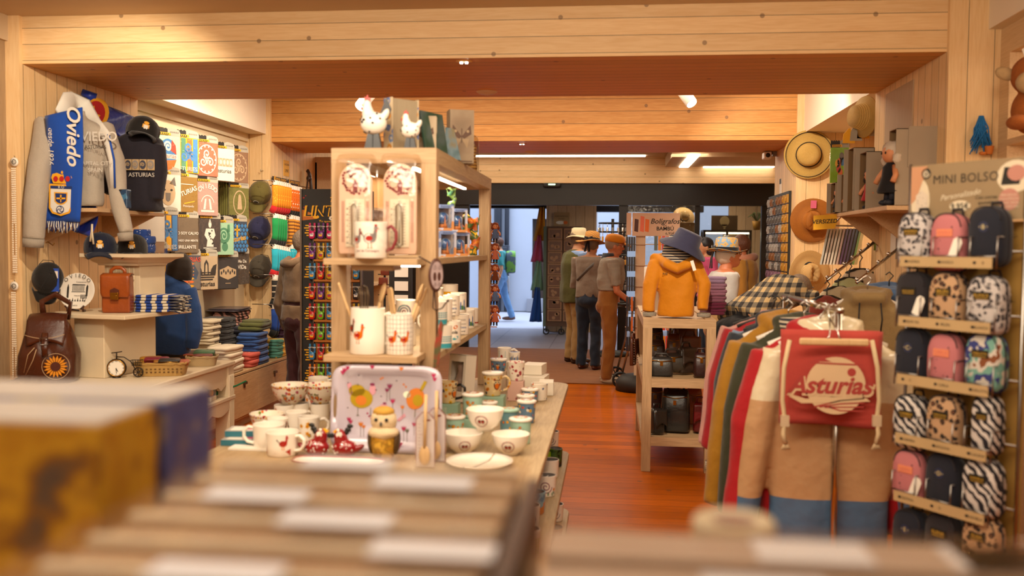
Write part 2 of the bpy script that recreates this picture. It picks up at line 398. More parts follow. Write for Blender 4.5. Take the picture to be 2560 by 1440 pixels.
# ================================================================== ROOM SHELL
XL,XR,Y1,Y1B,Y2,Y2B,ZB,ZC=-3.29,1.66,4.88,6.14,8.68,9.76,2.5,2.76
YD=13.5
PC1,PC2='#ecce9e','#d8ae76'
W_beam=wood('pine_boards_beam',PC1,PC2,0,2,.089,off=0,knots=.55,vari=.07,groove=.018)
W_beam2=wood('honey_pine_boards','#dba45c','#bd7a30',0,2,.115,knots=.4,vari=.08,groove=.02)
W_soff=wood('pine_boards_soffit','#e4b066','#cc8e44',0,1,.098,knots=.25,vari=.08,groove=.025)
W_jamb=wood('pine_boards_jamb',PC1,PC2,2,1,.105,knots=.3,vari=.08,groove=.02)
W_face=wood('pine_boards_upright',PC1,PC2,2,0,.125,knots=.35,vari=.06,groove=.014)
W_lobby=wood('pine_boards_lobby','#d8bd9c','#c09a72',2,0,.16,knots=.3,vari=.08,groove=.02)
W_plain=wood('greyed_oak_board','#c4ab8c','#a58a68',2,None,kind='Object',fine=26)
W_shelf=wood('pine_shelf_board','#d6b48a','#b98f60',1,None,kind='Object',fine=26)
W_floor=wood('varnished_pine_floor','#c86600','#8e4000',0,1,.125,rough=.3,knots=.5,vari=.2,groove=.018,bump=.12,coat=.05,gcol='#2a1206')
PLAST=mat('white_plaster','#e6d8c2',.8,.02)
CEILM=mat('cream_ceiling_paint','#c9b190',.85,.04)
def shell(name,mats,*boxes):
 b=MB()
 for q in boxes:b.bx(*q)
 return struct(b.build(name,mats))
shell('floor',W_floor,(-4.2,3.2,-1.2,YD,-.12,0))
TILE=pattern('grey_lobby_tile','grid',['#8d8890','#7f7a84'],1.2,.35)
t=NT('grey_paving');c=t.coord('world');x=t.xyz(c)
gx=t.math('LESS_THAN',t.math('FRACT',t.math('MULTIPLY',t.math('ADD',x[0],40),1.1)),.012);gy=t.math('LESS_THAN',t.math('FRACT',t.math('MULTIPLY',x[1],1.1)),.014)
t.set(col=t.mix(t.math('MAXIMUM',gx,gy),t.mix(t.noise(c,3,4),lin('#837d86'),lin('#9a949c')),lin('#5d585e')),rough=.45)
shell('floor_lobby',t.m,(-6,4,YD,16.9,-.12,0));
shell('floor_street',mat('street_paving','#a8a6ae',.6,.08,3),(-14,10,16.9,24,-.14,-.02))
b=MB();b.bx(-2.9,.36,10.1,YD-.02,0,.012);tag(b.build('door_mat',cloth('coir_mat','#7a4408',.2,.3)),'wide brown entrance mat between the wooden floor and the grey lobby','door mat')
shell('ceiling',CEILM,(-4.2,3.2,-1.2,Y1+.02,ZC,ZC+.1))
shell('ceiling_middle',PLAST,(-4.2,3.2,Y1B-.02,Y2+.02,3.1,3.2))
shell('ceiling_entrance',CEILM,(-4.2,3.2,Y2B-.02,YD+.1,2.80,2.9))
for n,(ya,yb)in enumerate(((Y1,Y1B),(Y2,Y2B))):
 zt=2.95 if n==0 else 3.1
 b=MB();b.bx(XL-1,XR+1.6,ya,ya+.03,ZB,zt);b.bx(XL-1,XR+1.6,yb-.03,yb,ZB,zt);struct(b.build('trim_%d'%(2*n+1),W_beam2 if n else W_beam))
 b=MB();b.bx(XL-1,XR+1.6,ya+.001,yb-.001,ZB-.002,ZB+.03);struct(b.build('trim_%d'%(2*n+2),W_soff))
 shell('wall_left_portal_%d'%(n+1),[W_jamb],(XL-.9,XL,ya+.002,yb,0,ZB));shell('wall_right_portal_%d'%(n+1),[W_jamb],(XR,XR+1.5,ya+.002,yb,0,ZB))
 shell('wall_left_portal_front_%d'%(n+1),[W_face],(XL-.9,XL+.001,ya-.03,ya,0,zt if n else ZC));shell('wall_right_portal_front_%d'%(n+1),[W_face],(XR-.001,XR+1.5,ya-.03,ya,0,zt if n else ZC))
XWL,XWR=-3.56,2.36
shell('wall_left',mat('warm_white_panel','#dcc6a2',.7,.03),(XWL-.1,XWL,Y1B,Y2,0,3.1));shell('wall_right',W_jamb,(XWR,XWR+.1,Y1B,Y2,0,3.1))
p=PY(665,335,Y2-.03);zlb=p.z;xlb=p.x
shell('trim_7',PLAST,(XWL,xlb,Y1B,Y2-.03,zlb,3.1));
shell('trim_9',mat('pale_cornice','#d8c6a6',.6,.03),(XWL,XWL+.05,Y1B,Y2-.03,zlb-.075,zlb),(XWL,XWL+.025,Y1B,Y2-.03,zlb-.15,zlb-.075))
p=PY(2010,332,Y2-.03);shell('trim_8',PLAST,(p.x,XWR,Y1B,Y2-.03,p.z,3.1))
xr=PY(2490,300,Y1).x;xl0=PY(24,300,Y1).x
shell('wall_left_near',wood('grey_oak_panel','#b49874','#8c7050',2,1,.3,knots=0,groove=.006),(xl0-.1,xl0,-1.2,Y1-.03,0,2.62));shell('trim_5',CEILM,(xl0-.1,xl0+.02,-1.2,Y1-.03,2.62,ZC))
W_niche=wood('oak_niche_board','#d9ba90','#b8946a',1,None,fine=20)
NZ=[PX(2505,352,xr).z,PX(2505,140,xr).z]
ny=4.74
shell('wall_right_near',W_niche,(xr,xr+.5,ny,Y1-.03,0,2.62),(xr,xr+.5,-1.2,ny,NZ[1],2.62),(xr+.42,xr+.5,-1.2,ny,0,NZ[1]),(xr,xr+.5,-1.2,-1.1,0,2.62))
shell('trim_6',PLAST,(xr-.06,xr+.6,-1.2,Y1-.03,2.6,ZC))
shell('wall_back',PLAST,(-4.2,3.2,-1.3,-1.2,0,2.9))
LED=glow('led_white','#fff0d8',9.0)
for k,z in enumerate((NZ[0],NZ[0]-.5,NZ[0]-1.0)):
 b=MB();b.bx(xr,xr+.415,1.5,ny-.002,z-.03,z);tag(b.build('niche_shelf',W_niche),['upper oak niche shelf holding the plush animal','second oak niche shelf below the plush animal','low oak niche shelf behind the bag stand'][k],'shelf')
def strip(loc,d,label,m=None):
 b=MB();b.box((0,0,0),d);return tag(b.build('light_strip',m or LED,loc=loc),label,'light strip')
strip((xr+.16,3.2,NZ[1]-.006),(.022,2.7,.012),'white light strip under the top of the lit niche above the plush animal')
strip((xr+.16,3.2,NZ[0]-.036),(.022,2.7,.012),'white light strip under the niche shelf, below the plush animal')
area('niche_light',(xr+.16,3.6,NZ[1]-.03),.03,7,(1,.8,.52),sy=1.8);area('niche_light',(xr+.16,3.6,NZ[0]-.06),.03,5,(1,.8,.52),sy=1.8)
b=MB();q=[PX(2215,333,XR),PX(2283,306,XR),PX(2286,198,XR),PX(2215,232,XR)]
ys=(q[0].y+q[3].y)/2,(q[1].y+q[2].y)/2;b.bx(XR-.006,XR,ys[1],ys[0],q[1].z-.06,q[2].z);tag(b.build('wall_panel',W_plain,bev=.002),'square timber access panel set into the right jamb','panel')
shell('wall_left_entrance',W_jamb,(XL-.9,XL,Y2B,YD+.1,0,2.8));shell('wall_right_entrance',W_jamb,(2.36,3.2,Y2B,YD+.1,0,2.8))
zf=PY(1500,459,YD).z
shell('wall_front',W_beam,(XL,2.4,YD-.12,YD,zf,2.8))
DARK=mat('dark_bronze_aluminium','#1a1512',.35,.15,metal=.3)
zh=PY(1400,513,YD).z
xa=PY(1545,700,YD).x;xb=PY(1567,700,YD).x;xe=PY(1903,600,YD).x;xm=PY(1743,600,YD).x
shell('door_1',DARK,(XL,2.4,YD-.05,YD+.12,zh,zf),(xa,xb,YD,YD+.1,0,zh),(xe,2.4,YD,YD+.1,0,zh),(xm-.035,xm+.035,YD+.02,YD+.08,0,zh),(-3.29,-2.1,YD,YD+.1,0,zh))
GLASS=clear('window_glass','#e8e6e0',.05,.02)
shell('window_1',GLASS,(xb,xm-.035,YD+.045,YD+.055,0,zh));shell('window_2',GLASS,(xm+.035,xe,YD+.045,YD+.055,0,zh))
xt=PY(1668,400,12.9).x
shell('trim_10',CEILM,(xt,2.36,11.9,YD-.12,2.66,2.80))
SLOT=glow('led_slot','#fff2de',6.0)
q=PY(1200,391,YD-.6);q2=PY(1615,390,YD-.6)
strip(((q.x+q2.x)/2-.6,YD-.4,2.792),(q2.x-q.x+1.2,.12,.014),'long white ceiling light slot above the entrance',SLOT)
q=PZ(1755,421,2.652);q2=PZ(1928,421,2.652)
strip(((q.x+q2.x)/2,min(q.y,YD-.2),2.652),(q2.x-q.x,.1,.014),'short white light slot in the lowered ceiling tray',SLOT)
qa=PZ(1712,421,2.652);qb=PZ(1752,386,2.652)
strip(((qa.x+qb.x)/2-.05,(min(qa.y,YD-.2)+qb.y)/2,2.652),(.13,abs(min(qa.y,YD-.2)-qb.y),.014),'white light slot running towards the door in the lowered ceiling tray',SLOT)
q0=PY(1365,600,16.4);q1=PY(1490,600,16.4)
shell('wall_lobby_pier',W_lobby,(q0.x,q1.x,16.4,17.6,0,2.9))
shell('ceiling_lobby',mat('dark_soffit','#2a2620',.6),(-6,4,YD+.12,17.0,2.62,2.75))
DKB=mat('dark_blue_shutter_box','#141c30',.4)
q=PY(1300,521,16.6);shell('trim_11',DARK,(-6,q0.x,16.5,16.8,q.z,2.62));q=PY(1515,530,16.6);shell('trim_12',DKB,(q1.x,1.6,16.5,16.8,q.z,2.62))
shell('wall_lobby_right',W_lobby,(PY(1905,600,16.2).x,4,YD+.12,16.9,0,2.75));
qx=PY(1822,560,15.9).x;shell('wall_lobby_end',W_lobby,(qx,3.4,15.9,16.0,0,2.75))
shell('wall_lobby_left',W_lobby,(-6,-5.8,YD,17,0,2.75))
FAC=mat('pale_blue_render','#b4b8c4',.85,.1,1.2)
d0=PY(1330,650,21.5).x;d1=PY(1364,650,21.5).x+.6;zd=PY(1340,547,21.5).z
shell('wall_street',FAC,(-14,d0,21.5,21.8,0,9),(d1,10,21.5,21.8,0,9),(d0,d1,21.5,21.8,zd,9))
shell('door_2',mat('brown_house_door','#3a2a22',.4),(d0,d1,21.62,21.7,.3,zd));shell('trim_13',mat('grey_door_step','#8f8f98',.6),(d0-.1,d1+.1,21.35,21.62,0,.3))
for k,(px,w)in enumerate(((1243,.09),(1266,.055))):
 q=PY(px,600,21.3);b=MB();b.tube([(0,0,0),(0,0,6)],w,10,0);[b.tube([(0,0,z),(0,0,z+.08)],w*1.25,10,0)for z in(1,2.6,4.2)]
 tag(b.build('drain_pipe',mat('dark_grey_metal','#3b3d45',.5),loc=(q.x,21.39,0)),['thick dark drain pipe on the street wall','thin dark drain pipe beside the thicker pipe on the street wall'][k],'pipe')
q=PY(1257,640,21.2);b=MB();b.box((0,.05,0),(.3,.3,.5));b.box((0,-.11,0),(.24,.02,.42));tag(b.build('meter_box',mat('dark_grey_metal','#3b3d45',.5),loc=(q.x,21.1,q.z),bev=.02),'dark meter box on the street wall by the pipes','meter box')
def twin(px,py,Y,label):
 q=PY(px,py,Y);r=T('emergency_light',label,'emergency light',(q.x,q.y,ZB-.002))
 b=MB();b.lathe([(0,-.004),(.045,-.004),(.045,0),(0,0)],20);b.build('plate',W_soff,r)
 g=glow('emergency_led','#f4fff4',30.)
 for s in(-1,1):b=MB();b.lathe([(0,-.012),(.008,-.012),(.008,-.004)],12,(s*.014,0,0));b.build('led',g,r)
q=PZ(1160,157,ZB-.01);twin(1160,157,q.y,'twin point emergency light in the soffit of the near beam')
q=PZ(1305,361,ZB-.01);twin(1305,361,min(q.y,Y2B-.2),'twin point emergency light in the soffit of the far beam')
for(px,py,lab)in((1217,231,'round flush smoke detector in the near beam soffit'),(1330,383,'round flush smoke detector in the far beam soffit')):
 q=PZ(px,py,ZB-.006);b=MB();b.lathe([(0,-.014),(.05,-.014),(.062,-.006),(.07,0)],24);b.lathe([(0,-.02),(.02,-.02),(.03,-.014)],16);tag(b.build('smoke_detector',mat('pale_detector','#d8c0a0',.5),loc=(q.x,min(q.y,Y2B-.1),ZB-.002)),lab,'detector')
def spotlamp(px,py,Y,to,lab,s=1):
 q=PY(px,py,Y);r=T('spotlight',lab,'spotlight',q);d=(Vector(to)-q).normalized();e=d.to_track_quat('-Z','Y').to_euler()
 b=MB();b.lathe([(.042*s,-.075*s),(.045*s,-.08*s),(.048*s,-.075*s),(.05*s,.08*s),(.04*s,.09*s),(0,.09*s)],24);b.build('housing',mat('white_lamp_body','#e8dfd0',.4,.02),r,rot=e)
 b=MB();b.lathe([(0,-.066*s),(.042*s,-.07*s)],24);b.build('lens',glow('spot_lens','#fff3dc',45.),r,rot=e)
 b=MB();b.tube([(0,0,.05),(0,0,3.1-q.z)],.014,10);b.build('stem',mat('white_lamp_body','#e8dfd0',.4,.02),r)
spotlamp(1718,243,7.6,(1.5,6.6,1.2),'white cylindrical spotlight hanging right of centre below the far beam');spotlamp(912,252,7.4,(-2.6,6.6,1.6),'white spotlight behind the polka dot hen')
q=PY(1380,463,YD-.1);r=T('door_sensor','black door sensor with greenish light over the doorway','sensor',q);b=MB();b.rslab((0,0,0),(.26,.1,.06),.4);b.build('housing',BLACK,r);b=MB();b.box((0,-.051,.008),(.1,.004,.02));b.build('indicator',glow('green_led','#b8f0b8',3.),r)
q=PX(1916,402,XR);r=T('security_camera','white security camera on the far right jamb','camera',(XR,min(q.y,Y2B-.06),q.z));WB=mat('white_lamp_body','#e8dfd0',.4,.02)
b=MB();b.box((-.02,0,.03),(.04,.06,.08));b.tube([(-.03,0,.03),(-.08,-.01,0)],.014);b.build('bracket',mat('grey_bracket','#8a7a66',.5),r)
b=MB();b.box((0,0,0),(.075,.15,.07));b.build('camera_body',WB,r,loc=(-.1,-.03,-.01),bev=.01);b=MB();b.lathe([(0,.078),(.022,.078),(.026,.07)],16);b.build('lens',BLACK,r,loc=(-.1,-.03,-.01),rot=(PI/2,0,0))
q=PX(800,400,XL+.0)
b=MB();
for(ya,yb)in((10.0,10.06),(10.75,10.8),(12.0,12.06)):b.bx(0,.34,ya,yb,0,2.42)
b.bx(0,.34,10.0,12.06,2.42,2.48);b.bx(0,.02,10.0,12.06,0,2.42)
for z in(.5,1.0,1.5,1.95):b.bx(.02,.33,10.06,12.0,z,z+.03)
tag(b.build('shelving_unit',W_niche,loc=(XL,0,0)),'tall oak wall shelving with lit top behind the key ring stand','shelving')
strip((XL+.18,11.0,2.408),(.02,1.8,.012),'white light strip under the top of the wall shelving behind the key ring stand')
area('niche_light',(XL+.2,11,2.39),.03,9,(1,.8,.52),sy=1.8)
# ================================================================== LEFT SIDE: display desk, portal shelf, T-shirt wall, folded stacks
DESK=mat('cream_painted_wood','#dcc9a8',.45,.04,bump=.05)
def desk():
 r=T('display_desk','cream painted display desk with fluted legs and a wavy apron at the left jamb','desk',(-2.79,5.26,0));r.scale=(1,1,.9733)
 b=MB();b.bx(-.31,.31,-.62,.62,.72,.75);b.build('desk_top',DESK,r,bev=.006)
 for sx in(-.26,.255):
  for sy in(-.57,.57):
   b=MB();b.bx(sx-.045,sx+.045,sy-.045,sy+.045,0,.72)
   for k in range(5):b.tube([(sx+.046,sy-.034+.017*k,.06),(sx+.046,sy-.034+.017*k,.66)],.006,6)
   b.build('leg',DESK,r,bev=.003)
 n=24;P=[(-.53,.72)]+[(.53,.72)]+[(.53-1.06*i/n,.60-.05*abs(math.sin(3*PI*i/n))+(.04 if 2<i<n-2 else 0))for i in range(n+1)]
 b=MB();b.at((.275,0,0),(0,0,PI/2));b.prism(P,-.012,.012);b.at();b.bx(-.25,.25,-.58,-.56,.60,.72);b.build('apron',DESK,r)
 b=MB();b.bx(-.27,.31,-.56,.62,.49,.515);b.build('lower_shelf',DESK,r,bev=.004)
 P=[(-.53,.49)]+[(.53,.49)]+[(.53-1.06*i/n,.43-.03*abs(math.sin(4*PI*i/n)))for i in range(n+1)]
 b=MB();b.at((.295,0,0),(0,0,PI/2));b.prism(P,-.01,.01);b.build('lower_apron',DESK,r)
desk()
def pedestal():
 r=T('display_pedestal','cream stepped pedestal column standing on the cream desk','pedestal',(-2.94,5.18,.731),-.15)
 b=MB();b.bx(-.09,.11,-.22,.25,0,.345);b.build('lower_column',DESK,r,bev=.004)
 b=MB();b.bx(-.26,.31,-.30,.33,.345,.369);b.build('step_board',DESK,r,bev=.004)
 b=MB();b.bx(-.04,.20,-.02,.22,.369,.66)
 for k in range(7):b.tube([(-.02+.03*k,-.021,.39),(-.02+.03*k,-.021,.64)],.004,6)
 b.build('upper_column',DESK,r,bev=.004)
 pr=[(.13,0),(.135,.012),(.15,.02),(.165,.035),(.19,.045),(.2,.05),(.2,.07)]
 b=MB();b.loft([[(.08-x*1.02,-x*1.05+.08,.64+z),(.08+x*1.02,-x*1.05+.08,.64+z),(.08+x*1.02,x*1.05+.08,.64+z),(.08-x*1.02,x*1.05+.08,.64+z)]for x,z in pr]);b.sm=[False]*len(b.f);b.build('capital',DESK,r)
pedestal()
def jshelf(x0,x1,y0,y1,z,side,label):
 r=T('bracket_shelf',label,'shelf',(x0,y0,z));b=MB();b.bx(0,x1-x0,0,y1-y0,-.022,0);b.build('shelf_board',W_shelf,r,bev=.002)
 for yy in(.12,y1-y0-.06):
  b=MB();d=x1-x0-.03;P=[(0,-.022),(d,-.022),(0,-.2)]if side>0 else[(x1-x0,-.022),(x1-x0-d,-.022),(x1-x0,-.2)]
  b.prism(P,yy-.01,yy+.01);b.build('bracket',W_shelf,r)
jshelf(XL,-2.9,4.95,5.74,1.70,1,'timber bracket shelf on the left jamb under the sweatshirts')
jshelf(1.40,XR,5.3,6.05,1.73,-1,'timber bracket shelf on the right jamb holding the boxed dolls')
def torso(mb,W,H,D,hem=.92,neck=.2,n=28,c=(0,0,0),lean=0,sh=.94):
 prof=[(0,hem*.96,.9),(.04,hem,.95),(.3,hem*.97,.95),(.6,1.0,1.0),(.8,1.0,.95),(.9,sh,.8),(.955,sh*.72,.62),(1.0,neck*1.5,.5),(1.03,neck*1.2,.42)]
 rings=[]
 for z,wx,dy in prof:
  ring=[]
  for k in range(n):
   a=2*PI*k/n;q=math.cos(a);s=math.sin(a);ex=.75
   ring.append((c[0]+W/2*wx*math.copysign(abs(q)**ex,q),c[1]+D/2*dy*math.copysign(abs(s)**ex,s)+lean*z,c[2]+H*z))
  rings.append(ring)
 return mb.loft(rings)
def garment(name,m,parent,W,H,D,sleeves=(),hood=None,collar=0,vox=.011,crum=(.012,8),seed=0,loc=(0,0,0),rz=0,extra=None,**kw):
 b=MB();torso(b,W,H,D,**kw)
 for pts,rs in sleeves:b.tube(pts,rs,14)
 if hood:
  hx,hy,hz,hr=hood;b.ell((hx,hy,hz),hr,20,14)
 if collar:b.lathe([(kw.get('neck',.2)*W*.62,H*.98),(kw.get('neck',.2)*W*.58,H*1.0+collar),(kw.get('neck',.2)*W*.4,H*1.0+collar),(0,H*.98)],20,sy=D/W*1.3)
 if extra:extra(b)
 me=remesh(b,vox,3,crumple(crum[0],crum[1],seed));return link(name,me,m,parent,loc,rz)
GREY=cloth('heather_grey_fleece','#a89c8c');NAVY=cloth('navy_fleece','#26222a',.15);RBLUE=cloth('royal_blue_fleece','#2a4a80');
SCB=cloth('club_blue_knit','#1746a0',.1,.2);OLIVE=cloth('olive_cotton','#66602e');DKC=cloth('black_cap_cotton','#1d1a18',.15,.3)
def rel(base):return lambda px,py,Y:PY(px,py,Y)-base
base=PY(200,515,5.10);g=rel(base)
r=T('sweatshirt','heather grey sweatshirt on a bust wearing the blue club scarf','sweatshirt',base)
garment('sweatshirt_body',GREY,r,.31,.505,.16,[([g(120,305,5.0),g(102,400,4.92),g(89,510,4.85),g(84,600,4.83)],[.07,.066,.06,.052]),([g(258,320,5.2),g(283,400,5.12),g(296,490,5.06),g(313,585,5.0)],[.062,.058,.05,.036])],collar=.05,seed=3)
b=MB();b.tube([g(84,597,4.83),g(83,618,4.83)],[.056,.054],16);b.build('cuff',cloth('grey_rib','#9a8f80'),r)
b=MB();b.tube([g(313,582,5.0),g(315,602,5.0)],[.042,.04],16);b.build('cuff',cloth('grey_rib','#9a8f80'),r)
mp_=lambda px,py:g(px,py,5.268)
LM=[mat('white_flock','#cfc6b8',.9),INK]
b=MB();b.text('OVIEDO',.075,g(235,352,5.005),mi=0,off=.01);b.build('chest_lettering',LM,r)
b=MB();b.text('CAPITAL CITY',.032,g(238,413,5.005),mi=0);b.build('chest_lettering',LM,r)
b=MB();b.text('SPAIN',.034,g(238,430,5.005),mi=0);b.build('chest_lettering',LM,r)
b=MB();b.text('ASTURIAS',.03,g(238,372,5.005),mi=1);b.build('chest_lettering',LM,r)
base=PY(155,555,5.06);g=rel(base);Yp=4.92
r=T('scarf','blue club scarf with white script and a crowned crest, draped over the grey sweatshirt','scarf',base)
MS=[SCB,mat('scarf_white','#d8d2c6',.9),mat('scarf_yellow','#e0a018',.9),mat('scarf_red','#b01818',.9),mat('scarf_navy','#122c66',.9)]
b=MB()
def leftp(u,v):
 xl=105+(112-105)*v+(8*math.sin(v*3));xr=200+8*math.sin(v*2.4);y=555-265*v-22*u*max(0,v-.7)/.3
 return g(xl+(xr-xl)*u,y,Yp+.012*math.sin(u*5+v*4))
b.sheet(leftp,8,20);b.build('hanging_panel',MS,r,solid=.008)
b=MB();fm=lambda u,v:g(u,v,Yp-.014)
dn=(g(160,400,Yp)-g(160,300,Yp)).normalized();rt=(g(200,300,Yp)-g(100,300,Yp)).normalized()
b.text('Oviedo',.112,g(168,342,Yp-.014),ux=dn,uz=rt,mi=1,shear=.3,off=.02);b.build('script_lettering',MS,r);b=MB();b.text('desde 1926',.045,g(121,366,Yp-.014),ux=dn,uz=rt,mi=1,shear=.15,off=.005);b.build('year_lettering',MS,r);b=MB()
sh=[(123,459),(182,462),(180,520),(174,533),(152,540),(130,533),(122,520)]
b.poly(sh,fm,2);f2=lambda u,v:g(152+(u-152)*.86,500+(v-500)*.88,Yp-.016);b.poly(sh,f2,1);f3=lambda u,v:g(u,v,Yp-.018)
b.poly([(126,464),(180,466),(180,473),(126,471)],f3,4);b.text('R O',.022,g(153,471,Yp-.0195),mi=1)
b.poly([(135,480),(169,481),(168,503),(160,510),(152,512),(143,510),(136,503)],f3,2);f4=lambda u,v:g(u,v,Yp-.0195)
b.poly([(138,483),(166,484),(165,502),(158,507),(152,509),(145,507),(139,502)],f4,4);f5=lambda u,v:g(u,v,Yp-.021)
b.poly([(150,487),(154,487),(153,506),(151,506)],f5,2);b.poly([(141,494),(163,494),(163,498),(141,498)],f5,2)
b.dot(150,524,10,None,f3,4,16);b.dot(150,524,8,None,f4,1,16)
for k in range(3):[b.poly(q,f5,4)for q in arc(150+4*math.cos(k*2.1),524+4*math.sin(k*2.1),5,k*2.1,k*2.1+3,1)]
b.poly([(133,458),(176,460),(180,445),(176,436),(165,433),(154,437),(142,432),(131,435),(128,444)],fm,2)
for k in range(3):b.dot(139+15*k,447,6,7,f3,3,10)
b.dot(155,431,3,4,fm,2,8);b.build('crest',MS,r)
b=MB()
for i in range(34):
 x=108+2.75*i+R.uniform(-1,1);b.tube([g(x,553,Yp),g(x+R.uniform(-3,3),566,Yp-.01),g(x+R.uniform(-6,6),578+R.uniform(-4,6),Yp-.004)],.0028,4,mi=i%2)
b.build('fringe',[MS[1],MS[4]],r)
b=MB();pts=[g(150,288,4.95),g(168,255,5.02),g(182,250,5.12),g(212,262,5.26),g(240,312,5.14),g(266,340,5.04),g(279,400,5.03),g(281,470,5.03)]
b.tube(pts,[.05,.06,.05,.045,.04,.03,.02,.018],10,1,flat=.3);b.tube([p+Vector((.022,-.012,0))for p in pts[4:]],[.006]*4,6,0);b.build('neck_wrap',MS,r)
b=MB();[b.tube([g(276+i*1.6,470,5.03),g(275+i*2,482,5.03),g(274+i*2.4,492,5.03)],.002,4)for i in range(8)];b.build('fringe',MS[4],r)
base=PY(215,590,5.45);g=rel(base)
b=MB();b.sheet(lambda u,v:g(150+85*u+10*math.sin(v*4),505+v*(58+30*u),5.10+.03*math.sin(u*9+v*2)),14,10);tag(b.build('flag',cloth('flag_blue_satin','#1a34a8',.1,.4,.4),loc=base,solid=.004),'royal blue flag cloth hanging under the shelf behind the club scarf','flag')
base=PY(205,235,5.9);g=rel(base);r=T('banner','shiny blue wall banner with a red and yellow emblem behind the grey sweatshirt','banner',base)
b=MB()
def bq(u,v):
 q=PX(205+150*u,238+62*u+(30+55*u)*v,XL+.03+.05*math.sin(u*6+v*3)**2);return q-base
b.sheet(bq,16,10);b.build('banner_cloth',cloth('banner_blue_satin','#1a2f86',.12,.5,.35),r,solid=.004)
b=MB();fm=lambda u,v:PX(u,v,XL+.095)-base;f2=lambda u,v:PX(u,v,XL+.10)-base
b.dot(243,281,30,36,fm,0,20);b.dot(240,281,23,29,f2,1,20);[b.poly(q,lambda u,v:PX(u,v,XL+.105)-base,0)for q in arc(238,280,13,.6,4.6,3)];b.build('emblem',[MS[2],MS[3]],r)
b=MB();b.tube([bq(0,0)+Vector((0,0,.02)),bq(.1,.1)+Vector((.03,0,.02)),bq(.12,.9)],[.02,.035,.02],8,flat=.4);b.build('banner_knot',cloth('banner_blue_satin','#1a2f86',.12,.5,.35),r)
base=Vector((PY(348,525,5.46).x,5.46,1.701));g=rel(base)
r=T('hoodie','navy sweatshirt with gold chest print sitting on the left bracket shelf','sweatshirt',base)
garment('sweatshirt_body',NAVY,r,.31,.49,.22,[([(-.12,-.02,.4),(-.145,-.05,.25),(-.14,-.08,.1)],[.062,.055,.045]),([(.12,-.02,.4),(.145,-.04,.25),(.135,-.05,.07)],[.062,.055,.045])],seed=11,hood=(0,.05,.5,(.11,.09,.1)))
b=MB();c_=g(388,410,5.64);
f0=lambda u,v:Vector((u,-.127+.9*u*u,v));f1=lambda u,v:Vector((u,-.13+.9*u*u,v));f2=lambda u,v:Vector((u,-.133+.9*u*u,v))
for k in range(4):
 x=.0+.045*k;b.poly([(x-.02,.245),(x+.022,.245),(x+.022,.31),(x-.02,.31)],f0,0);b.dot(x,.278,.019,.027,f1,1 if k%2 else 2,14);[b.poly(q,f2,0)for q in spiral(x,.278,.002,.014,1.6,.002,n=12)]
b.text('ASTURIAS',.035,(.08,0,.205),mi=3,mp=f1);b.build('chest_print',[mat('tan_print','#b89a70',.8),mat('grey_print','#8a8078',.8),mat('dark_print','#3a3a48',.8),mat('white_flock','#cfc6b8',.9)],r)
def cap(name,m,label,loc,rz=0,tilt=(0,0,0),s=1.,patch=None,hang=False,mats2=None,group=None):
 r=T(name,label,'cap',loc,rz,group);r.rotation_euler=(tilt[0],tilt[1],rz)
 b=MB();b.lathe([(.092*s,0),(.095*s,.02*s),(.092*s,.06*s),(.078*s,.095*s),(.05*s,.118*s),(.02*s,.126*s),(0,.127*s)],24,sy=1.12)
 for k in range(6):a=k*PI/3;b.tube([(.094*s*math.cos(a)*q,1.12*.094*s*math.sin(a)*q,zz*s)for q,zz in((1.0,.02),(.98,.06),(.83,.095),(.53,.118),(.1,.128))],.0016*s,5)
 b.build('crown',m,r)
 b=MB();b.sheet(lambda u,v:((u-.5)*.17*s*(1-.25*v*v),-(.085+.085*v*math.sqrt(max(.05,1-(2*u-1)**2*.8)))*s-(0 if abs(u-.5)<.42 else-.03*s),(.012-.028*v-.09*(u-.5)**2)*s),12,6);b.build('brim',m,r,solid=.005)
 b=MB();b.ell((0,0,.128*s),(.008*s,.008*s,.005*s),8,6);b.build('button',m,r)
 if hang:b=MB();b.tube([(-.05*s,.1*s,.012*s),(-.03*s,.125*s,.035*s),(.03*s,.125*s,.035*s),(.05*s,.1*s,.012*s)],.008*s,6,flat=.3);b.build('back_strap',m,r)
 if patch:
  b=MB();patch(b,s);b.build('badge',mats2,r)
 return r
def crest(b,s):
 f=lambda u,v:Vector((u,-.106*s+.2*abs(v-.05*s),v));f2=lambda u,v:Vector((u,-.109*s+.2*abs(v-.05*s),v))
 b.poly([(-.02*s,.06*s),(.02*s,.06*s),(.02*s,.03*s),(0,.015*s),(-.02*s,.03*s)],f,0);b.poly([(-.013*s,.054*s),(.013*s,.054*s),(.013*s,.034*s),(0,.022*s),(-.013*s,.034*s)],f2,1);b.dot(0,.07*s,.016*s,.01*s,f,0)
def ovalp(b,s):
 f=lambda u,v:Vector((u,-.108*s+.25*max(0,v-.05*s),v));b.dot(0,.05*s,.025*s,.016*s,f,0,14);b.dot(0,.05*s,.02*s,.012*s,lambda u,v:f(u,v)-Vector((0,.002,0)),1,14)
CM=[mat('badge_gold','#d99a20',.6),mat('badge_white','#d8d0c0',.7)];CM2=[mat('badge_white','#d8d0c0',.7),mat('badge_dark','#3a3628',.7)]
q=PY(354,342,5.42);cap('cap',DKC,'black cap with a gold crest on top of the navy sweatshirt',(q.x,q.y,q.z),.6,(-.1,.25,0),.98,crest,mats2=CM)
q=Vector((-2.90,5.36,1.413));cap('cap',cloth('navy_cap_cotton','#141a2e',.15,.3),'navy cap with a gold crest on the left of the pedestal top',(-2.975,5.11,1.443),.5,(0,0,0),.95,crest,mats2=CM)
cap('cap',DKC,'black cap with a gold crest on the right of the pedestal top',(-2.81,5.17,1.443),.45,(0,0,0),.9,crest,mats2=CM)
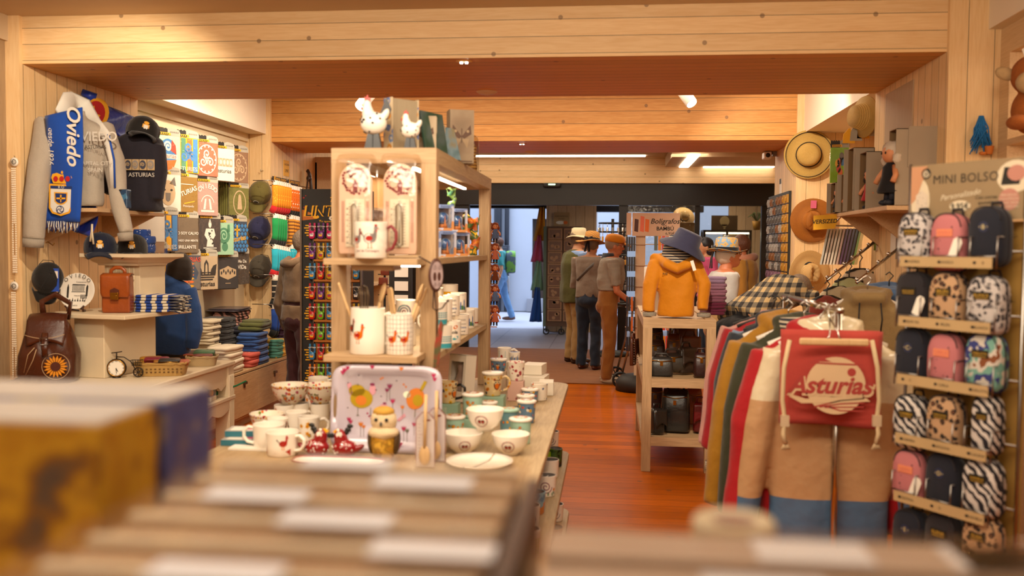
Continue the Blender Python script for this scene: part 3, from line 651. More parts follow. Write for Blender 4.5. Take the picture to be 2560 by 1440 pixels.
b=MB();b.rslab((0,0,.03),(.15,.12,.06));b.rslab((.02,0,.08),(.12,.1,.05));b.rslab((.0,.01,.12),(.09,.08,.05));tag(b.build('bandana',pattern('blue_bandana_print','dots',['#1c3c80','#c8ccd8'],60,.85),loc=(-2.84,5.33,1.443)),'folded blue patterned bandanas behind the two caps on the pedestal','bandana')
b=MB();b.box((0,0,0),(.085,.05,.11));q=PY(306,510,5.05);tag(b.build('gift_box',pattern('dark_blue_box_print','blobs',['#141c28','#1c3a58','#3a6a8a'],14,.3,coat=.3),loc=(q.x,q.y,1.701+.055),bev=.006),'small dark blue glossy gift box at the near end of the left bracket shelf','box')
b=MB();b.tube([(0,0,0),(.002,-.004,-.05),(.012,-.008,-.115)],.006,6,flat=.2);b.tube([(0,0,0),(-.003,-.002,-.045),(-.01,-.004,-.1)],.006,6,flat=.2);q=PY(230,560,4.98);tag(b.build('ribbon',mat('cream_ribbon','#d8c8a8',.7),loc=q),'cream ribbon ends hanging in front of the navy cap','ribbon')
q=PX(100,628,XL+.06);rr=cap('cap',DKC,'black cap hanging crown up from a wall hook by the backpack',(-3.195,4.93,1.29),0,(0,0,0),.86,hang=True);rr.rotation_euler=(1.15,.1,.75)
b=MB();b.box((0,0,0),(.05,.002,.13),0);b.box((0,-.002,.03),(.04,.001,.04),1);rq=PY(137,700,4.88);tag(b.build('price_tag',[mat('blue_tag','#2a50b0',.4),PAPER],loc=rq),'blue and white swing tag dangling from the hanging black cap','tag')
b=MB();b.tube([(0,0,0),(.02,0,0),(.05,0,-.02),(.06,0,-.005)],.003,6);q=PX(112,605,XL);tag(b.build('wall_hook',mat('brass','#a8782c',.3,metal=1),loc=(XL,q.y,q.z)),'brass cup hook on the left jamb beside the sweatshirt cuff','hook')
q=Vector((-3.10,5.08,1.101));r=T('souvenir_plate','white souvenir plate with black city drawings on the step board','plate',q)
pz=.105;b=MB();b.at((0,0,.118),(PI/2-.18,0,.1));b.lathe([(0,.004),(.07,.004),(.078,.008),(.102,.016),(.106,.016),(.104,.012),(.08,0),(0,0)],40);b.build('dish',WHITE,r)
b=MB();b.at((0,0,.118),(-.18,0,.1));f=lambda u,v:Vector((u,-.0045-(.012 if u*u+v*v>.0056 else 0),v))
for ch,a in zip('OVIEDO',(2.35,1.98,1.68,1.42,1.12,.76)):
 ux=(math.sin(a),0,-math.cos(a));uz=(math.cos(a),0,math.sin(a));b.text(ch,.03,(.082*math.cos(a),-.0175,.082*math.sin(a)),ux,uz)
b.text('Campoamor',.012,(.02,-.006,.05));b.text('Catedral',.012,(-.01,-.0175,-.088));b.text('Vetusta',.012,(0,-.006,-.03))
for x in range(9):b.poly([(-.03+.008*x,.0),(-.026+.008*x,.0),(-.026+.008*x,.032),(-.03+.008*x,.032)],f)
b.poly([(-.035,.034),(.045,.034),(.042,.04),(-.03,.042)],f);b.poly([(-.035,-.002),(.045,-.002),(.045,-.006),(-.035,-.006)],f)
b.poly([(-.062,-.04),(-.05,-.04),(-.05,.02),(-.056,.045),(-.062,.02)],f);b.poly([(.05,-.03),(.06,-.03),(.062,.03),(.055,.04),(.049,.02)],f)
for k in range(5):b.poly([(.02+.008*k,-.045),(.025+.008*k,-.045),(.025+.008*k,-.02),(.02+.008*k,-.02)],f)
for k in range(7):b.poly([(-.045+.015*k,-.06),(-.035+.015*k,-.06),(-.04+.015*k,-.045+.008*(k%2))],f)
b.build('ink_drawing',mat('plate_ink','#2a2620',.6),r)
b=MB()
for s in(-1,1):b.tube([(.045*s,-.035,.03),(.05*s,-.03,.006),(.035*s,0,.01),(.02*s,.04,.004)],.006,6);b.tube([(.045*s,-.03,.02),(.058*s,-.038,.035)],.006,6)
b.tube([(0,.03,.01),(0,.05,.1)],.006,6);b.build('easel',leather('dark_mahogany','#4a2010','#341508'),r)
def satchel(r,w,d,h,m,dm,brass):
 b=MB();b.loft([[(-w/2*k,-d/2*j,z),(w/2*k,-d/2*j,z),(w/2*k,d/2*j,z),(-w/2*k,d/2*j,z)]for z,k,j in((0,.94,.9),(.012,1,1),(h*.5,1,.98),(h*.97,.98,.8),(h,.95,.7))]);b.sm=[False]*len(b.f);b.build('bag_body',m,r,bev=.006)
 b=MB();b.sheet(lambda u,v:(w*.52*(2*u-1)*(1 if v<.85 else 1-.1*(v-.85)/.15),*((d*.4-v*4*d*.85,h*1.01+.01*math.sin(PI*v*4))if v<.25 else(-d*.5-.008-.006*math.sin(v*3),h*1.0-(v-.25)/.75*h*.58))),10,20);b.build('flap',m,r,solid=.005)
 b=MB();b.box((0,-d/2-.022,h*.46),(.045,.01,.04));b.box((0,-d/2-.03,h*.44),(.03,.008,.018));b.build('buckle',brass,r,bev=.002)
 b=MB();b.poly([(-.025,h*.5),(.025,h*.5),(.025,h*.62),(0,h*.68),(-.025,h*.62)],lambda u,v:(u,-d/2-.02,v));b.build('strap_tab',dm,r,solid=.003)
 b=MB();b.tube([(-w*.26,0,h),(-w*.24,0,h+.03),(-w*.1,0,h+.045),(w*.1,0,h+.045),(w*.24,0,h+.03),(w*.26,0,h)],.011,8,flat=.6);b.build('handle',m,r)
 b=MB();b.tube([(-w/2-.006,-.02,h*.86),(-w/2-.008,.012,h*.84),(-w/2-.006,.0,h*.78)],.004,6,closed=True);b.build('ring',brass,r)
 b=MB();[b.box((-w*.505,-d*.3+d*.3*k,h*.42),(.004,d*.2,h*.75))for k in range(3)];b.build('side_gusset',dm,r,bev=.004)
TAN=leather('tan_leather','#a8541c','#6e2c0c',.3);BRASS=mat('brass','#a8782c',.3,metal=1);DTAN=leather('dark_tan_leather','#5c240c','#3c1608',.4)
r=T('satchel','glossy tan leather satchel with brass clasp on the step board','satchel',(-2.835,5.05,1.101),.2);satchel(r,.155,.085,.215,TAN,DTAN,BRASS)
b0=Vector((-2.6,5.48,1.137))
for k in range(6):
 r=T('folded_scarf','%s blue and cream club scarf in the fringed pile beside the satchel'%ORD[5-k],'scarf',(-2.645+.004*R.uniform(-1,1),5.20,1.101+.017*k),.12+.05*R.uniform(-1,1),'folded club scarves beside the satchel')
 b=MB();b.rslab((-.03,0,.008),(.22,.19,.016),.35,mi=0);b.build('folded_knit',pattern('scarf_stripes','xstripes',['#1b3a86','#d0c4aa'],16,.9,th=.55),r)
 b=MB();[b.tube([(.075,-.09+.012*i,.008),(.11,-.09+.012*i+R.uniform(-.01,.01),.006),(.135+R.uniform(0,.02),-.09+.012*i+R.uniform(-.02,.02),-.004+.01*R.random())],.003,4,mi=i%2)for i in range(15)];b.build('fringe',[cloth('fringe_navy','#22243c'),cloth('fringe_cream','#c8bca4')],r)
BR1=leather('brown_glossy_leather','#5a2c16','#2c120a',.25);STI=mat('cream_stitching','#c0a078',.8)
base=Vector((-3.10,4.80,.731));r=T('backpack','brown leather drawstring backpack with a sunflower applique on the cream desk','backpack',base,.35)
b=MB();prof=[(0,.135,.085),(.01,.15,.095),(.05,.158,.1),(.15,.155,.098),(.24,.135,.085),(.3,.11,.07),(.335,.09,.055),(.36,.085,.045)]
b.loft([[(x*math.copysign(abs(math.cos(a))**.6,math.cos(a)),y*math.copysign(abs(math.sin(a))**.6,math.sin(a)),z)for a in[2*PI*k/28 for k in range(28)]]for z,x,y in prof]);me=remesh(b,.009,2,crumple(.014,14,5));link('bag_body',me,BR1,r)
b=MB();b.sheet(lambda u,v:((2*u-1)*.095*(1+.1*v)*(1-.5*max(0,v-.75)**1.0),.05-v*.17 if v<.5 else-.035-.075*(v-.5)*1.2-.02,.365+.015*math.sin(PI*min(v*2,1))-max(0,v-.45)*.24-.03*(2*u-1)**2*v),12,14);b.build('flap',BR1,r,solid=.006)
b=MB();b.tube([(0,-.1,.28),(0,-.115,.2),(.004,-.118,.15)],.016,8,flat=.25);b.build('strap',BR1,r)
b=MB();[b.tube([(x*.02,-.125,.235+z*.018)for x,z in((-1,-1),(1,-1),(1,1),(-1,1))],.003,6,closed=True)];b.build('buckle',STEEL,r)
b=MB();f=lambda u,v:Vector((.055+u,-.112-.0,.095+v));b.tube([(.055+.07*math.cos(a),-.108,.095+.07*math.sin(a))for a in[2*PI*k/32 for k in range(32)]],.0016,5,closed=True,mi=2)
for k in range(18):a=2*PI*k/18;b.poly([(.02*math.cos(a-.12),.02*math.sin(a-.12)),(.045*math.cos(a-.14),.045*math.sin(a-.14)),(.062*math.cos(a),.062*math.sin(a)),(.045*math.cos(a+.14),.045*math.sin(a+.14)),(.02*math.cos(a+.12),.02*math.sin(a+.12))],lambda u,v:f(u,v)-Vector((0,.002+.001*(k%2),0)),0)
b.dot(0,0,.026,None,lambda u,v:f(u,v)-Vector((0,.005,0)),1,20);b.build('sunflower_applique',[mat('sunflower_leather','#d88a18',.5),DTAN,STI],r)
b=MB()
for s in(-1,1):b.tube([(.03*s,.06,.35),(.05*s,.11,.36),(.07*s,.13,.2),(.08*s,.09,.03)],.018,8,flat=.3)
b.tube([(-.04,.05,.36),(-.05,.06,.44),(.02,.06,.48),(.1,.05,.43),(.09,.03,.34)],.017,8,flat=.3);b.build('carry_strap',BR1,r)
b=MB()
for P in(((-.11,-.088,.06),(-.085,-.1,.16),(-.05,-.11,.2)),((-.1,-.09,.05),(-.06,-.105,.13),(-.04,-.112,.19))):b.tube(P,.0022,5)
b.tube([((2*u-1)*.1,-.108-.012*math.cos((2*u-1)*1.5),.25+.02*(2*u-1)**2)for u in[i/12 for i in range(13)]],.0016,5);b.build('zip_stitching',STI,r)
b=MB();b.tube([(-.1,-.02,.03),(-.18,-.06,.004),(-.25,-.11,-.01),(-.26,-.12,-.1)],.016,8,flat=.3);b.build('loose_strap',BR1,r)
IRON=mat('antique_iron','#30261c',.4,metal=.6)
base=PZ(292,944,.731);base.z=.731;r=T('penny_farthing_clock','black penny farthing desk clock with a white Roman dial','clock',base,.25)
b=MB();b.at((0,0,.056),(PI/2,0,0));b.lathe([(.04,-.012),(.052,-.012),(.054,0),(.052,.012),(0,.012)],32);b.at();b.lathe([(.024,0),(.024,.004),(.012,.008),(.01,.014)],16);b.build('clock_wheel',IRON,r)
b=MB();b.at((0,-.0125,.056),(PI/2,0,0));b.lathe([(0,0),(.045,0)],32);b.build('dial',PAPER,r)
b=MB();b.at((0,-.013,.056),(PI/2,0,0));b.lathe([(.043,-.001),(.046,.004),(.049,-.001)],32);b.build('bezel',BRASS,r)
b=MB();
for k,n_ in enumerate(('XII','I','II','III','IV','V','VI','VII','VIII','IX','X','XI')):
 a=PI/2-2*PI*k/12;b.text(n_,.012,(.036*math.cos(a),-.0135,.056+.036*math.sin(a)),(math.sin(a),0,-math.cos(a)),(math.cos(a),0,math.sin(a)))
b.poly([(-.002,.056),(.002,.056),(.012,.036),(.009,.035)],lambda u,v:(u,-.0145,v));b.poly([(-.002,.056),(.002,.058),(.004,.026),(.001,.026)],lambda u,v:(u,-.015,v));b.build('numerals_and_hands',INK,r)
b=MB();b.tube([(0,0,.11),(0,0,.145)],.004,6);b.tube([(-.028,0,.142),(0,0,.145),(.03,0,.15)],.003,6);b.tube([(0,0,.12),(.04,0,.118),(.08,0,.09),(.105,0,.04)],.003,6);b.build('bicycle_frame',IRON,r)
b=MB();b.at((.118,0,.03),(PI/2,0,0));b.tube([(.026*math.cos(a),.026*math.sin(a),0)for a in[2*PI*k/24 for k in range(24)]],.004,6,closed=True);[b.tube([(0,0,0),(.026*math.cos(k*PI/4),.026*math.sin(k*PI/4),0)],.0018,5)for k in range(8)];b.lathe([(0,-.006),(.008,-.006),(.008,.006),(0,.006)],12);b.build('rear_wheel',IRON,r)
b=MB()
for z,s in((.07,.022),(.085,.026),(.1,.03)):b.tube([(.11+s*x,s*y*.7,z)for x,y in((-1,-1),(1,-1),(1,1),(-1,1))],.0015,5,closed=True)
for i in range(5):b.tube([(.11-.022+.011*i,-.015,.07),(.11-.03+.015*i,-.021,.1)],.0012,4);b.tube([(.11-.022+.011*i,.015,.07),(.11-.03+.015*i,.021,.1)],.0012,4)
b.build('wire_basket',IRON,r)
WICK=pattern('wicker','weave',['#e0b468','#8c5c20'],60,.6);WICK2=pattern('pale_wicker','weave',['#dcc090','#a07a44'],70,.6)
def basket(name,label,loc,rz,w,d,h,m,slots=True):
 r=T(name,label,'basket',loc,rz);b=MB();n=32
 ring=lambda k,z:[(k*w/2*math.copysign(abs(math.cos(a))**.5,math.cos(a)),k*d/2*math.copysign(abs(math.sin(a))**.5,math.sin(a)),z)for a in[2*PI*i/n for i in range(n)]]
 b.loft([ring(.86,0),ring(.92,h*.5),ring(1,h)],caps=False);b.loft([ring(.97,h),ring(.88,.01)],caps=False);b.add(ring(.87,.006),[tuple(range(n))]);b.build('woven_wall',m,r)
 b=MB();[b.tube([(x,y,z+.003*math.sin(9*i+k*2))for i,(x,y,z)in enumerate(ring(1+.005*k,h+.004*(k%2)))],.005,6,closed=True)for k in range(2)];b.build('rim',m,r)
 if slots:
  b=MB();
  for k in(.35,.62):
   for i in range(11):x=-.4*w+.08*w*i;b.box((x,-d/2*(.87+.13*k)-.001,h*k),(w*.035,.004,h*.07))
  b.build('weave_gap_shade',mat('painted_gap_shade','#5a3a14',.8),r)  # dark blocks on the wall paint the shade inside the weave openings
 return r
ba=PZ(392,938,.731);basket('wicker_basket','larger honey coloured wicker basket of wallets beside the clock',(ba.x+.02,ba.y+.03,.731),.28,.30,.17,.07,WICK)
bb=PZ(488,918,.731);basket('wicker_basket','smaller pale wicker basket with a green purse on the cream desk',(bb.x,bb.y+.1,.731),.3,.19,.15,.055,WICK2,False)
def purse(label,loc,d,col,rz,tilt,mm=None):
 r=T('wallet',label,'wallet',loc,rz);r.rotation_euler=(tilt,0,rz);b=MB();b.rslab((0,0,0),d,.3);b.build('wallet_body',mm or leather('wallet_'+col[1:],col,'#'+''.join('%02x'%int(int(col[i:i+2],16)*.6)for i in(1,3,5)),.45),r)
 b=MB();b.tube([(-d[0]*.42,-d[1]*.5,0),(0,-d[1]*.52,d[2]*.1),(d[0]*.42,-d[1]*.5,0)],.003,6);b.build('zip',BRASS,r)
for(lab,dx,dy,dz,d,c_,rz,ti)in(('mustard striped wallet at the back of the larger wicker basket',-.085,.03,.075,(.13,.08,.022),'#b8801c',.5,.5),('crimson wallet across the larger wicker basket',-.035,.0,.088,(.14,.05,.025),'#8c1030',.35,.2),('camel wallet in the middle of the larger wicker basket',.03,.0,.08,(.15,.07,.022),'#b07428',.4,.2),('black wallet lying at the front of the larger wicker basket',.055,-.025,.085,(.12,.06,.022),'#2a2620',.3,.15),('orange edged flat purse at the right of the larger wicker basket',.105,.01,.075,(.1,.08,.016),'#b8501c',.3,.2)):
 purse(lab,(ba.x+.02+dx,ba.y+.03+dy,.731+dz),d,c_,rz,ti)
for(lab,dx,dy,dz,d,c_,rz,ti)in(('green purse on top of the smaller wicker basket',.0,.03,.075,(.13,.07,.03),'#4a7a4c',.2,.2),('faded rose purse behind the green purse',-.055,.05,.066,(.1,.06,.03),'#8a6a5c',.1,.2),('red patterned purse at the front of the smaller wicker basket',.02,-.03,.062,(.12,.05,.025),'#8c3a2c',.3,.1),('orange flat strap purse across the smaller wicker basket',-.06,-.02,.064,(.12,.035,.012),'#b8441c',-.3,.1)):
 purse(lab,(bb.x+dx,bb.y+.1+dy,.731+dz),d,c_,rz,ti)
q=Vector((-2.62,5.6,.502));r=T('egg_carton','clear carton tray of yellow egg shaped soaps on the lower desk shelf','carton',q,.1)
b=MB();b.bx(-.12,.11,-.05,.05,0,.03);b.build('tray',CREAM,r,bev=.004);b=MB();b.bx(-.118,.108,-.048,.048,.03,.075);b.build('clear_cover',FILM,r)
for k in range(6):b=MB();b.ell((-.09+.036*k,0,.05),(.016,.02,.026),12,8);tag(b.build('egg_soap',mat('yellow_soap','#d8a010',.3),loc=q,rz=.1),'%s yellow egg shaped soap from the left in the clear carton'%NTH[k],'soap','egg soaps in the carton')
b=MB();b.rslab((0,0,.02),(.14,.1,.03),.5);b.tube([(.06,0,.03),(.16,.06,.06),(.22,.09,.09)],.006,6);tag(b.build('bow_headband',mat('green_felt','#1c6a40',.9),loc=(-2.63,5.8,.60)),'green felt accessory behind the egg carton on the lower desk shelf','accessory')
bpy.data.objects['bow_headband'].location.z=.502
PEARL=mat('pearl','#e8d8c0',.2,.05,coat=.4)
for lab,py0,py1 in(('upper pearl necklace set on a round card hanging on the left post',405,705),('lower pearl necklace set on a round card hanging on the left post',715,965)):
 q=PY(37,py0,Y1-.05);q.y=Y1-.055;r=T('pearl_strand',lab,'necklace',q)
 b=MB();b.at((0,0,0),(PI/2,0,0));b.lathe([(0,.002),(.025,.002),(.025,0),(0,0)],24);b.build('round_card',PAPER,r)
 b=MB();b.tube([(0,.01,.02),(0,.0,.034),(.005,-.005,.03)],.0015,5);b.at((0,-.003,0),(PI/2,0,0));[b.poly(qq,lambda u,v:(u,v,0),0)for qq in arc(0,0,.012,0,6.3,.002)];b.text('NC',.012,(0,-.004,.001),(1,0,0),(0,1,0));b.build('hook_and_logo',INK,r)
 b=MB();L=(py1-py0)*mp(Y1);n=int(L/.0125);hp=int(n*.0)
 for i in range(3,n):
  for s in(-1,0,1):
   if(i//14)%3==2 and s==0:continue
   b.ell((.009*s,-.008,-.0125*i),.0055,7,5)
 b.build('pearls',PEARL,r)
TP=[None,mat('tee_white','#d8d0c2',.8),mat('tee_black','#26221e',.8),mat('tee_red','#c0402c',.8),mat('tee_yellow','#dca020',.8),mat('tee_blue','#3a78b0',.8),mat('tee_green','#4a8060',.8),mat('tee_orange','#d86828',.8),mat('tee_sand','#b89c78',.8),mat('tee_grey','#6a625a',.8)]
PW,PH=.235,.275
TH=math.radians(66)
HDR=[mat('header_black','#1c1814',.5),mat('header_grey','#a49c8c',.6),mat('header_yellow','#e0a010',.5)]
def hdr(b,w=PW,z=PH):
 P=[(-w/2,z),(-w/2,z+.05)]+[(-w/2+w*.5*i/8,z+.05+.008*(i%2))for i in range(1,9)]+[(w*.02,z)]
 b.prism(P,.003,.006,0);b.prism([(0,z),(0,z+.05),(w*.15,z+.062),(w*.3,z+.058),(w*.45,z+.05),(w/2,z+.03),(w/2,z)],.003,.006,1)
 b.prism([(-w*.42,z+.004),(-w*.42,z+.022),(w*.1,z+.024),(w*.12,z+.006)],.0,.003,2)
 for k in range(6):b.poly([(-w*.38+.017*k,z+.008),(-w*.38+.017*k+.01,z+.008),(-w*.38+.017*k+.009,z+.019),(-w*.38+.017*k+.002,z+.019)],lambda u,v:(u,-.001,v),0)
 for k in range(5):[b.poly(q,lambda u,v:(u,.0025,v),0)for q in spiral(w*.12+w*.07*k,z+.03,.001,.008,1.2,.0012,n=8)]
def tpack(label,px,py,col,pr=None,X=-3.50,th=TH,s=1.,wf=1.,cat='T-shirt pack'):
 q=PX(px,py,X);r=T('packaged_shirt',label,'packaged T-shirt',(q.x,q.y,q.z-PH*s/2),th);r.scale=(s*wf,s,s)
 mats=[cloth('tee_'+col[1:],col,.08,.15)]+TP[1:]
 b=MB();b.rslab((0,.008,PH/2),(PW,.016,PH),.25);
 b=MB();b.box((0,.008,PH/2),(PW*.97,.014,PH),0)
 f=lambda u,v:Vector((u*PW,-.0005,v*PH));f2=lambda u,v:Vector((u*PW,-.0012,v*PH))
 if pr:pr(b,f,f2)
 b.build('folded_shirt',mats,r)
 b=MB();hdr(b);b.build('header_card',HDR,r)
 b=MB();b.bx(-PW/2-.004,PW/2+.004,-.004,.02,-.006,PH+.002);b.build('bag',FILM,r)
 b=MB();b.tube([(0,.004,PH+.05),(0,.06,PH+.055),(0,.3,PH+.05)],.003,5);b.build('hanger_hook',STEEL,r)
 return r
def triskel(b,f,cu,cv,s,mi,w=.035):
 for k in range(3):
  a=PI/2+k*2*PI/3;x,y=cu+s*.55*math.cos(a),cv+s*.5*math.sin(a);[b.poly(q,f,mi)for q in spiral(x,y,.03,s*.45,1.4,w,a+1.6,22)]
  [b.poly([(cu,cv),(cu+w,cv+w),(x+w,y),(x,y-w)],f,mi)]
def p_wave(b,f,g):
 b.dot(0,.52,.33,.4,f,5,24);[b.poly(q,g,1)for q in spiral(0,.7,.02,.15,1.5,.03)];b.poly([(-.3,.3),(.33,.36),(.22,.14),(.0,.06),(-.2,.14)],g,7);b.poly([(.1,.6),(.33,.5),(.3,.75),(.15,.9)],g,3);b.poly([(-.36,.38),(.36,.38),(.36,.5),(-.36,.5)],g,1);b.text('Asturias',.045,(0,-.002,.40*PH),mi=3,shear=.2)
def p_tri(bg):
 def fn(b,f,g):
  for i,(u,m_)in enumerate(((-.4,3),(-.18,6),(.06,4),(.28,5))):b.poly([(u-.02,.02),(u+.16,.02),(u+.16,.98),(u-.02,.98)],f,m_ if m_!=bg else 7)
  triskel(b,g,.08,.55,.34,5);b.text('ASTURIES',.045,(0,-.003,.06*PH),mi=1)
 return fn
def p_spir(m_):
 def fn(b,f,g):
  b.dot(0,.5,.42,.44,f,m_,26);b.dot(0,.5,.39,.41,lambda u,v:f(u,v)-Vector((0,.0004,0)),0,26);triskel(b,g,0,.5,.33,m_,.022)
  for k in range(14):a=k*2*PI/14;b.dot(.36*math.cos(a),.5+.38*math.sin(a),.03,.03,g,m_,8)
 return fn
def p_ast(b,f,g):
 for i in range(5):b.poly([(-.4+.16*i,.45),(-.26+.16*i,.45),(-.26+.16*i,.7),(-.4+.16*i,.7)],f,8);b.dot(-.33+.16*i,.58,.05,.08,g,1,10)
 b.text('asturias',.05,(0,-.002,.25*PH),mi=2)
def p_wolf(b,f,g):
 for sx in(-1,1):b.poly([(.25*sx,.95),(.05*sx,.75),(.3*sx,.7)],f,9);b.dot(.13*sx,.58,.05,.03,g,2,8)
 b.dot(0,.5,.28,.35,f,8,16);b.poly([(-.1,.5),(.1,.5),(.08,.3),(0,.25),(-.08,.3)],g,9)
def p_ban(b,f,g):b.text('ASTURIAS',.052,(0,-.002,.5*PH),(.93,0,.36),(-.36,0,.93),mi=1,off=.02);b.poly([(-.3,.78),(.3,.78),(.3,.8),(-.3,.8)],f,1);b.poly([(-.1,.22),(.35,.3),(.35,.33),(-.1,.25)],f,4);b.text('Principado',.025,(.02,-.002,.14*PH),mi=1)
def p_ovi(b,f,g):
 for k,ch in enumerate('OVIEDO'):a=2.4-.33*k;b.text(ch,.055,(.095*math.cos(a),-.002,.15+.075*math.sin(a)),(math.sin(a),0,-math.cos(a)),(math.cos(a),0,math.sin(a)),mi=1,off=.02)
 [b.poly(q,f,1)for q in arc(0,.3,.3,.3,2.8,.015)];b.poly([(-.3,.1),(.3,.1),(.3,.16),(-.3,.16)],f,1);b.poly([(-.2,.18),(-.1,.18),(-.05,.5),(-.12,.5)],f,1);b.poly([(.2,.18),(.1,.18),(.05,.5),(.12,.5)],f,1)
def p_oval(b,f,g):b.dot(.02,.52,.32,.4,f,8,22);b.dot(.02,.52,.28,.36,g,0,22);b.poly([(-.1,.3),(.14,.3),(.08,.75),(.02,.8),(-.04,.75)],lambda u,v:g(u,v)-Vector((0,.001,0)),8);b.text('Asturias',.03,(0,-.002,.07*PH),mi=8)
def p_txt(lines,m_=1,sz=.05,z0=.62):
 def fn(b,f,g):
  for i,(s_,k)in enumerate(lines):b.text(s_,sz*k,(0,-.002,(z0-.2*i)*PH),mi=m_,off=.025)
 return fn
def p_war(b,f,g):
 b.dot(0,.82,.07,.1,f,1,10);b.poly([(-.06,.88),(.06,.88),(.0,1.0)],f,1);b.poly([(-.25,.5),(-.18,.7),(.18,.7),(.25,.5),(.12,.35),(.16,.15),(-.16,.15),(-.12,.35)],f,1)
 for k in range(10):b.dot(R.uniform(-.14,.14),R.uniform(.2,.65),.03,.03,g,2,6)
 b.poly([(-.3,.1),(.3,.1),(.3,.125),(-.3,.125)],f,1)
def p_mint(b,f,g):b.dot(0,.6,.3,.25,f,6,16);[b.poly(q,g,0)for q in spiral(0,.6,.03,.2,1.6,.02)];b.dot(.05,.25,.15,.14,f,6,12);b.poly([(.15,.7),(.3,.72),(.28,.95),(.18,.95)],f,6)
def p_blue(b,f,g):
 for i in range(6):
  for j in range(7):b.poly(star(-.4+.16*i+.08*(j%2),.08+.13*j,.075,4,.7),f,5)
 b.poly([(-.04,.5),(.04,.5),(.03,.88),(-.03,.88)],g,4);b.poly([(-.14,.7),(.14,.7),(.14,.76),(-.14,.76)],g,4);b.text('Asturias',.06,(0,-.003,.36*PH),(.98,0,.17),(-.17,0,.98),mi=4,off=.02,shear=.2)
def p_sign(b,f,g):
 b.poly([(-.45,.02),(.45,.02),(.45,.8),(.2,.9),(-.1,.6),(-.45,.75)],f,9);b.poly([(-.1,.4),(.2,.75),(.4,.5),(.3,.3)],f,5);b.text('ASTURIAS',.05,(0,-.002,.82*PH),mi=3,off=.02)
 for i,(v,m_)in enumerate(((.72,7),(.6,7),(.5,4),(.4,7),(.3,4),(.2,7),(.08,4))):b.poly([(-.2,v),(.14,v),(.22,v+.035),(.14,v+.07),(-.2,v+.07)],g,m_)
 b.poly([(-.02,.02),(.02,.02),(.02,.8),(-.02,.8)],g,8)
def p_tref(b,f,g):
 b.poly([(-.1,.42),(.1,.42),(.09,.78),(0,.9),(-.09,.78)],f,2);b.poly([(-.16,.42),(-.38,.42),(-.44,.76),(-.3,.72),(-.2,.6)],f,2);b.poly([(.16,.42),(.38,.42),(.44,.76),(.3,.72),(.2,.6)],f,2);b.poly([(-.05,.46),(.05,.46),(.04,.72),(0,.8),(-.04,.72)],g,0)
 for k,(v,w_)in enumerate(((.57,.4),(.5,.37),(.43,.33),(.36,.27))):b.poly([(-w_,v-.085),(w_,v-.085),(w_,v-.045),(-w_,v-.045)],g,2)
 b.text('asturias',.055,(0,-.002,.1*PH),mi=2,off=.015)
def p_orn(b,f,g):b.poly([(-.38,.4),(-.2,.34),(0,.28),(.2,.34),(.38,.4),(.38,.6),(.15,.66),(0,.72),(-.15,.66),(-.38,.6)],f,8);[b.dot(-.3+.1*i,.5+.06*(i%2),.035,.06,g,0,8)for i in range(7)];b.poly([(-.12,.16),(.12,.16),(.12,.18),(-.12,.18)],f,8)
PACKS=[('mint T-shirt pack with a rainbow wave print, topmost row beside the black cap',420,385,'#a8cfae',p_wave,6),('yellow T-shirt pack with a blue triskele',466,388,'#e0aa10',p_tri(4),8),('salmon T-shirt pack with a white spiral medallion',517,398,'#c86a50',p_spir(1),7),('white T-shirt pack with a small asturias caption',561,412,'#e4dccb',p_ast,4),('brown T-shirt pack with a pale spiral medallion at the end of the top row',597,418,'#8c6a50',p_spir(8),3),('white T-shirt pack with a grey wolf face',420,482,'#dcd2c2',p_wolf,4),('mustard brown T-shirt pack with a slanted banner',466,486,'#8c6a30',p_ban,6),('dusty pink T-shirt pack with an arched OVIEDO',519,497,'#b08c80',p_ovi,5),('olive green T-shirt pack with a round cream badge',598,508,'#6c6a34',p_oval,9),('half hidden brown and cream T-shirt pack beside the bracket shelf',378,585,'#9a7a60',lambda b,f,g:b.poly([(-.5,.3),(.5,.3),(.5,1),(-.5,1)],f,1),3),('grey T-shirt pack with coloured bars and a blue triskele',413,582,'#5a5058',p_tri(0),5),('grey brown T-shirt pack with a bald joke in white capitals',467,588,'#6a5a48',p_txt((('NO SOY CALVO',.62),('TENGO UNA MENTE',.46),('BRILLANTE',.72)),z0=.52),7),('charcoal T-shirt pack with a white warrior figure',525,588,'#463c38',p_war,7),('mint T-shirt pack with dark green doodles',560,597,'#9cc4a0',p_mint,3),('blue tiled T-shirt pack with a yellow cross and script',593,592,'#3a4454',p_blue,6),('blue and yellow T-shirt pack behind the black hood',385,668,'#1c3468',p_spir(4),4),('T-shirt pack with orange ASTURIAS signposts',472,682,'#4a4a54',p_sign,6),('sand T-shirt pack with a black striped leaf emblem and asturias caption',516,682,'#b8a080',p_tref,7),('charcoal T-shirt pack with a grey ornamental band',570,682,'#3c3634',p_orn,9),('brown T-shirt pack with white capitals at the end of the bottom row',600,672,'#463a30',p_txt((('yo Me Da',.75),('la ViDa',1.0)),z0=.7,sz=.052),3)]
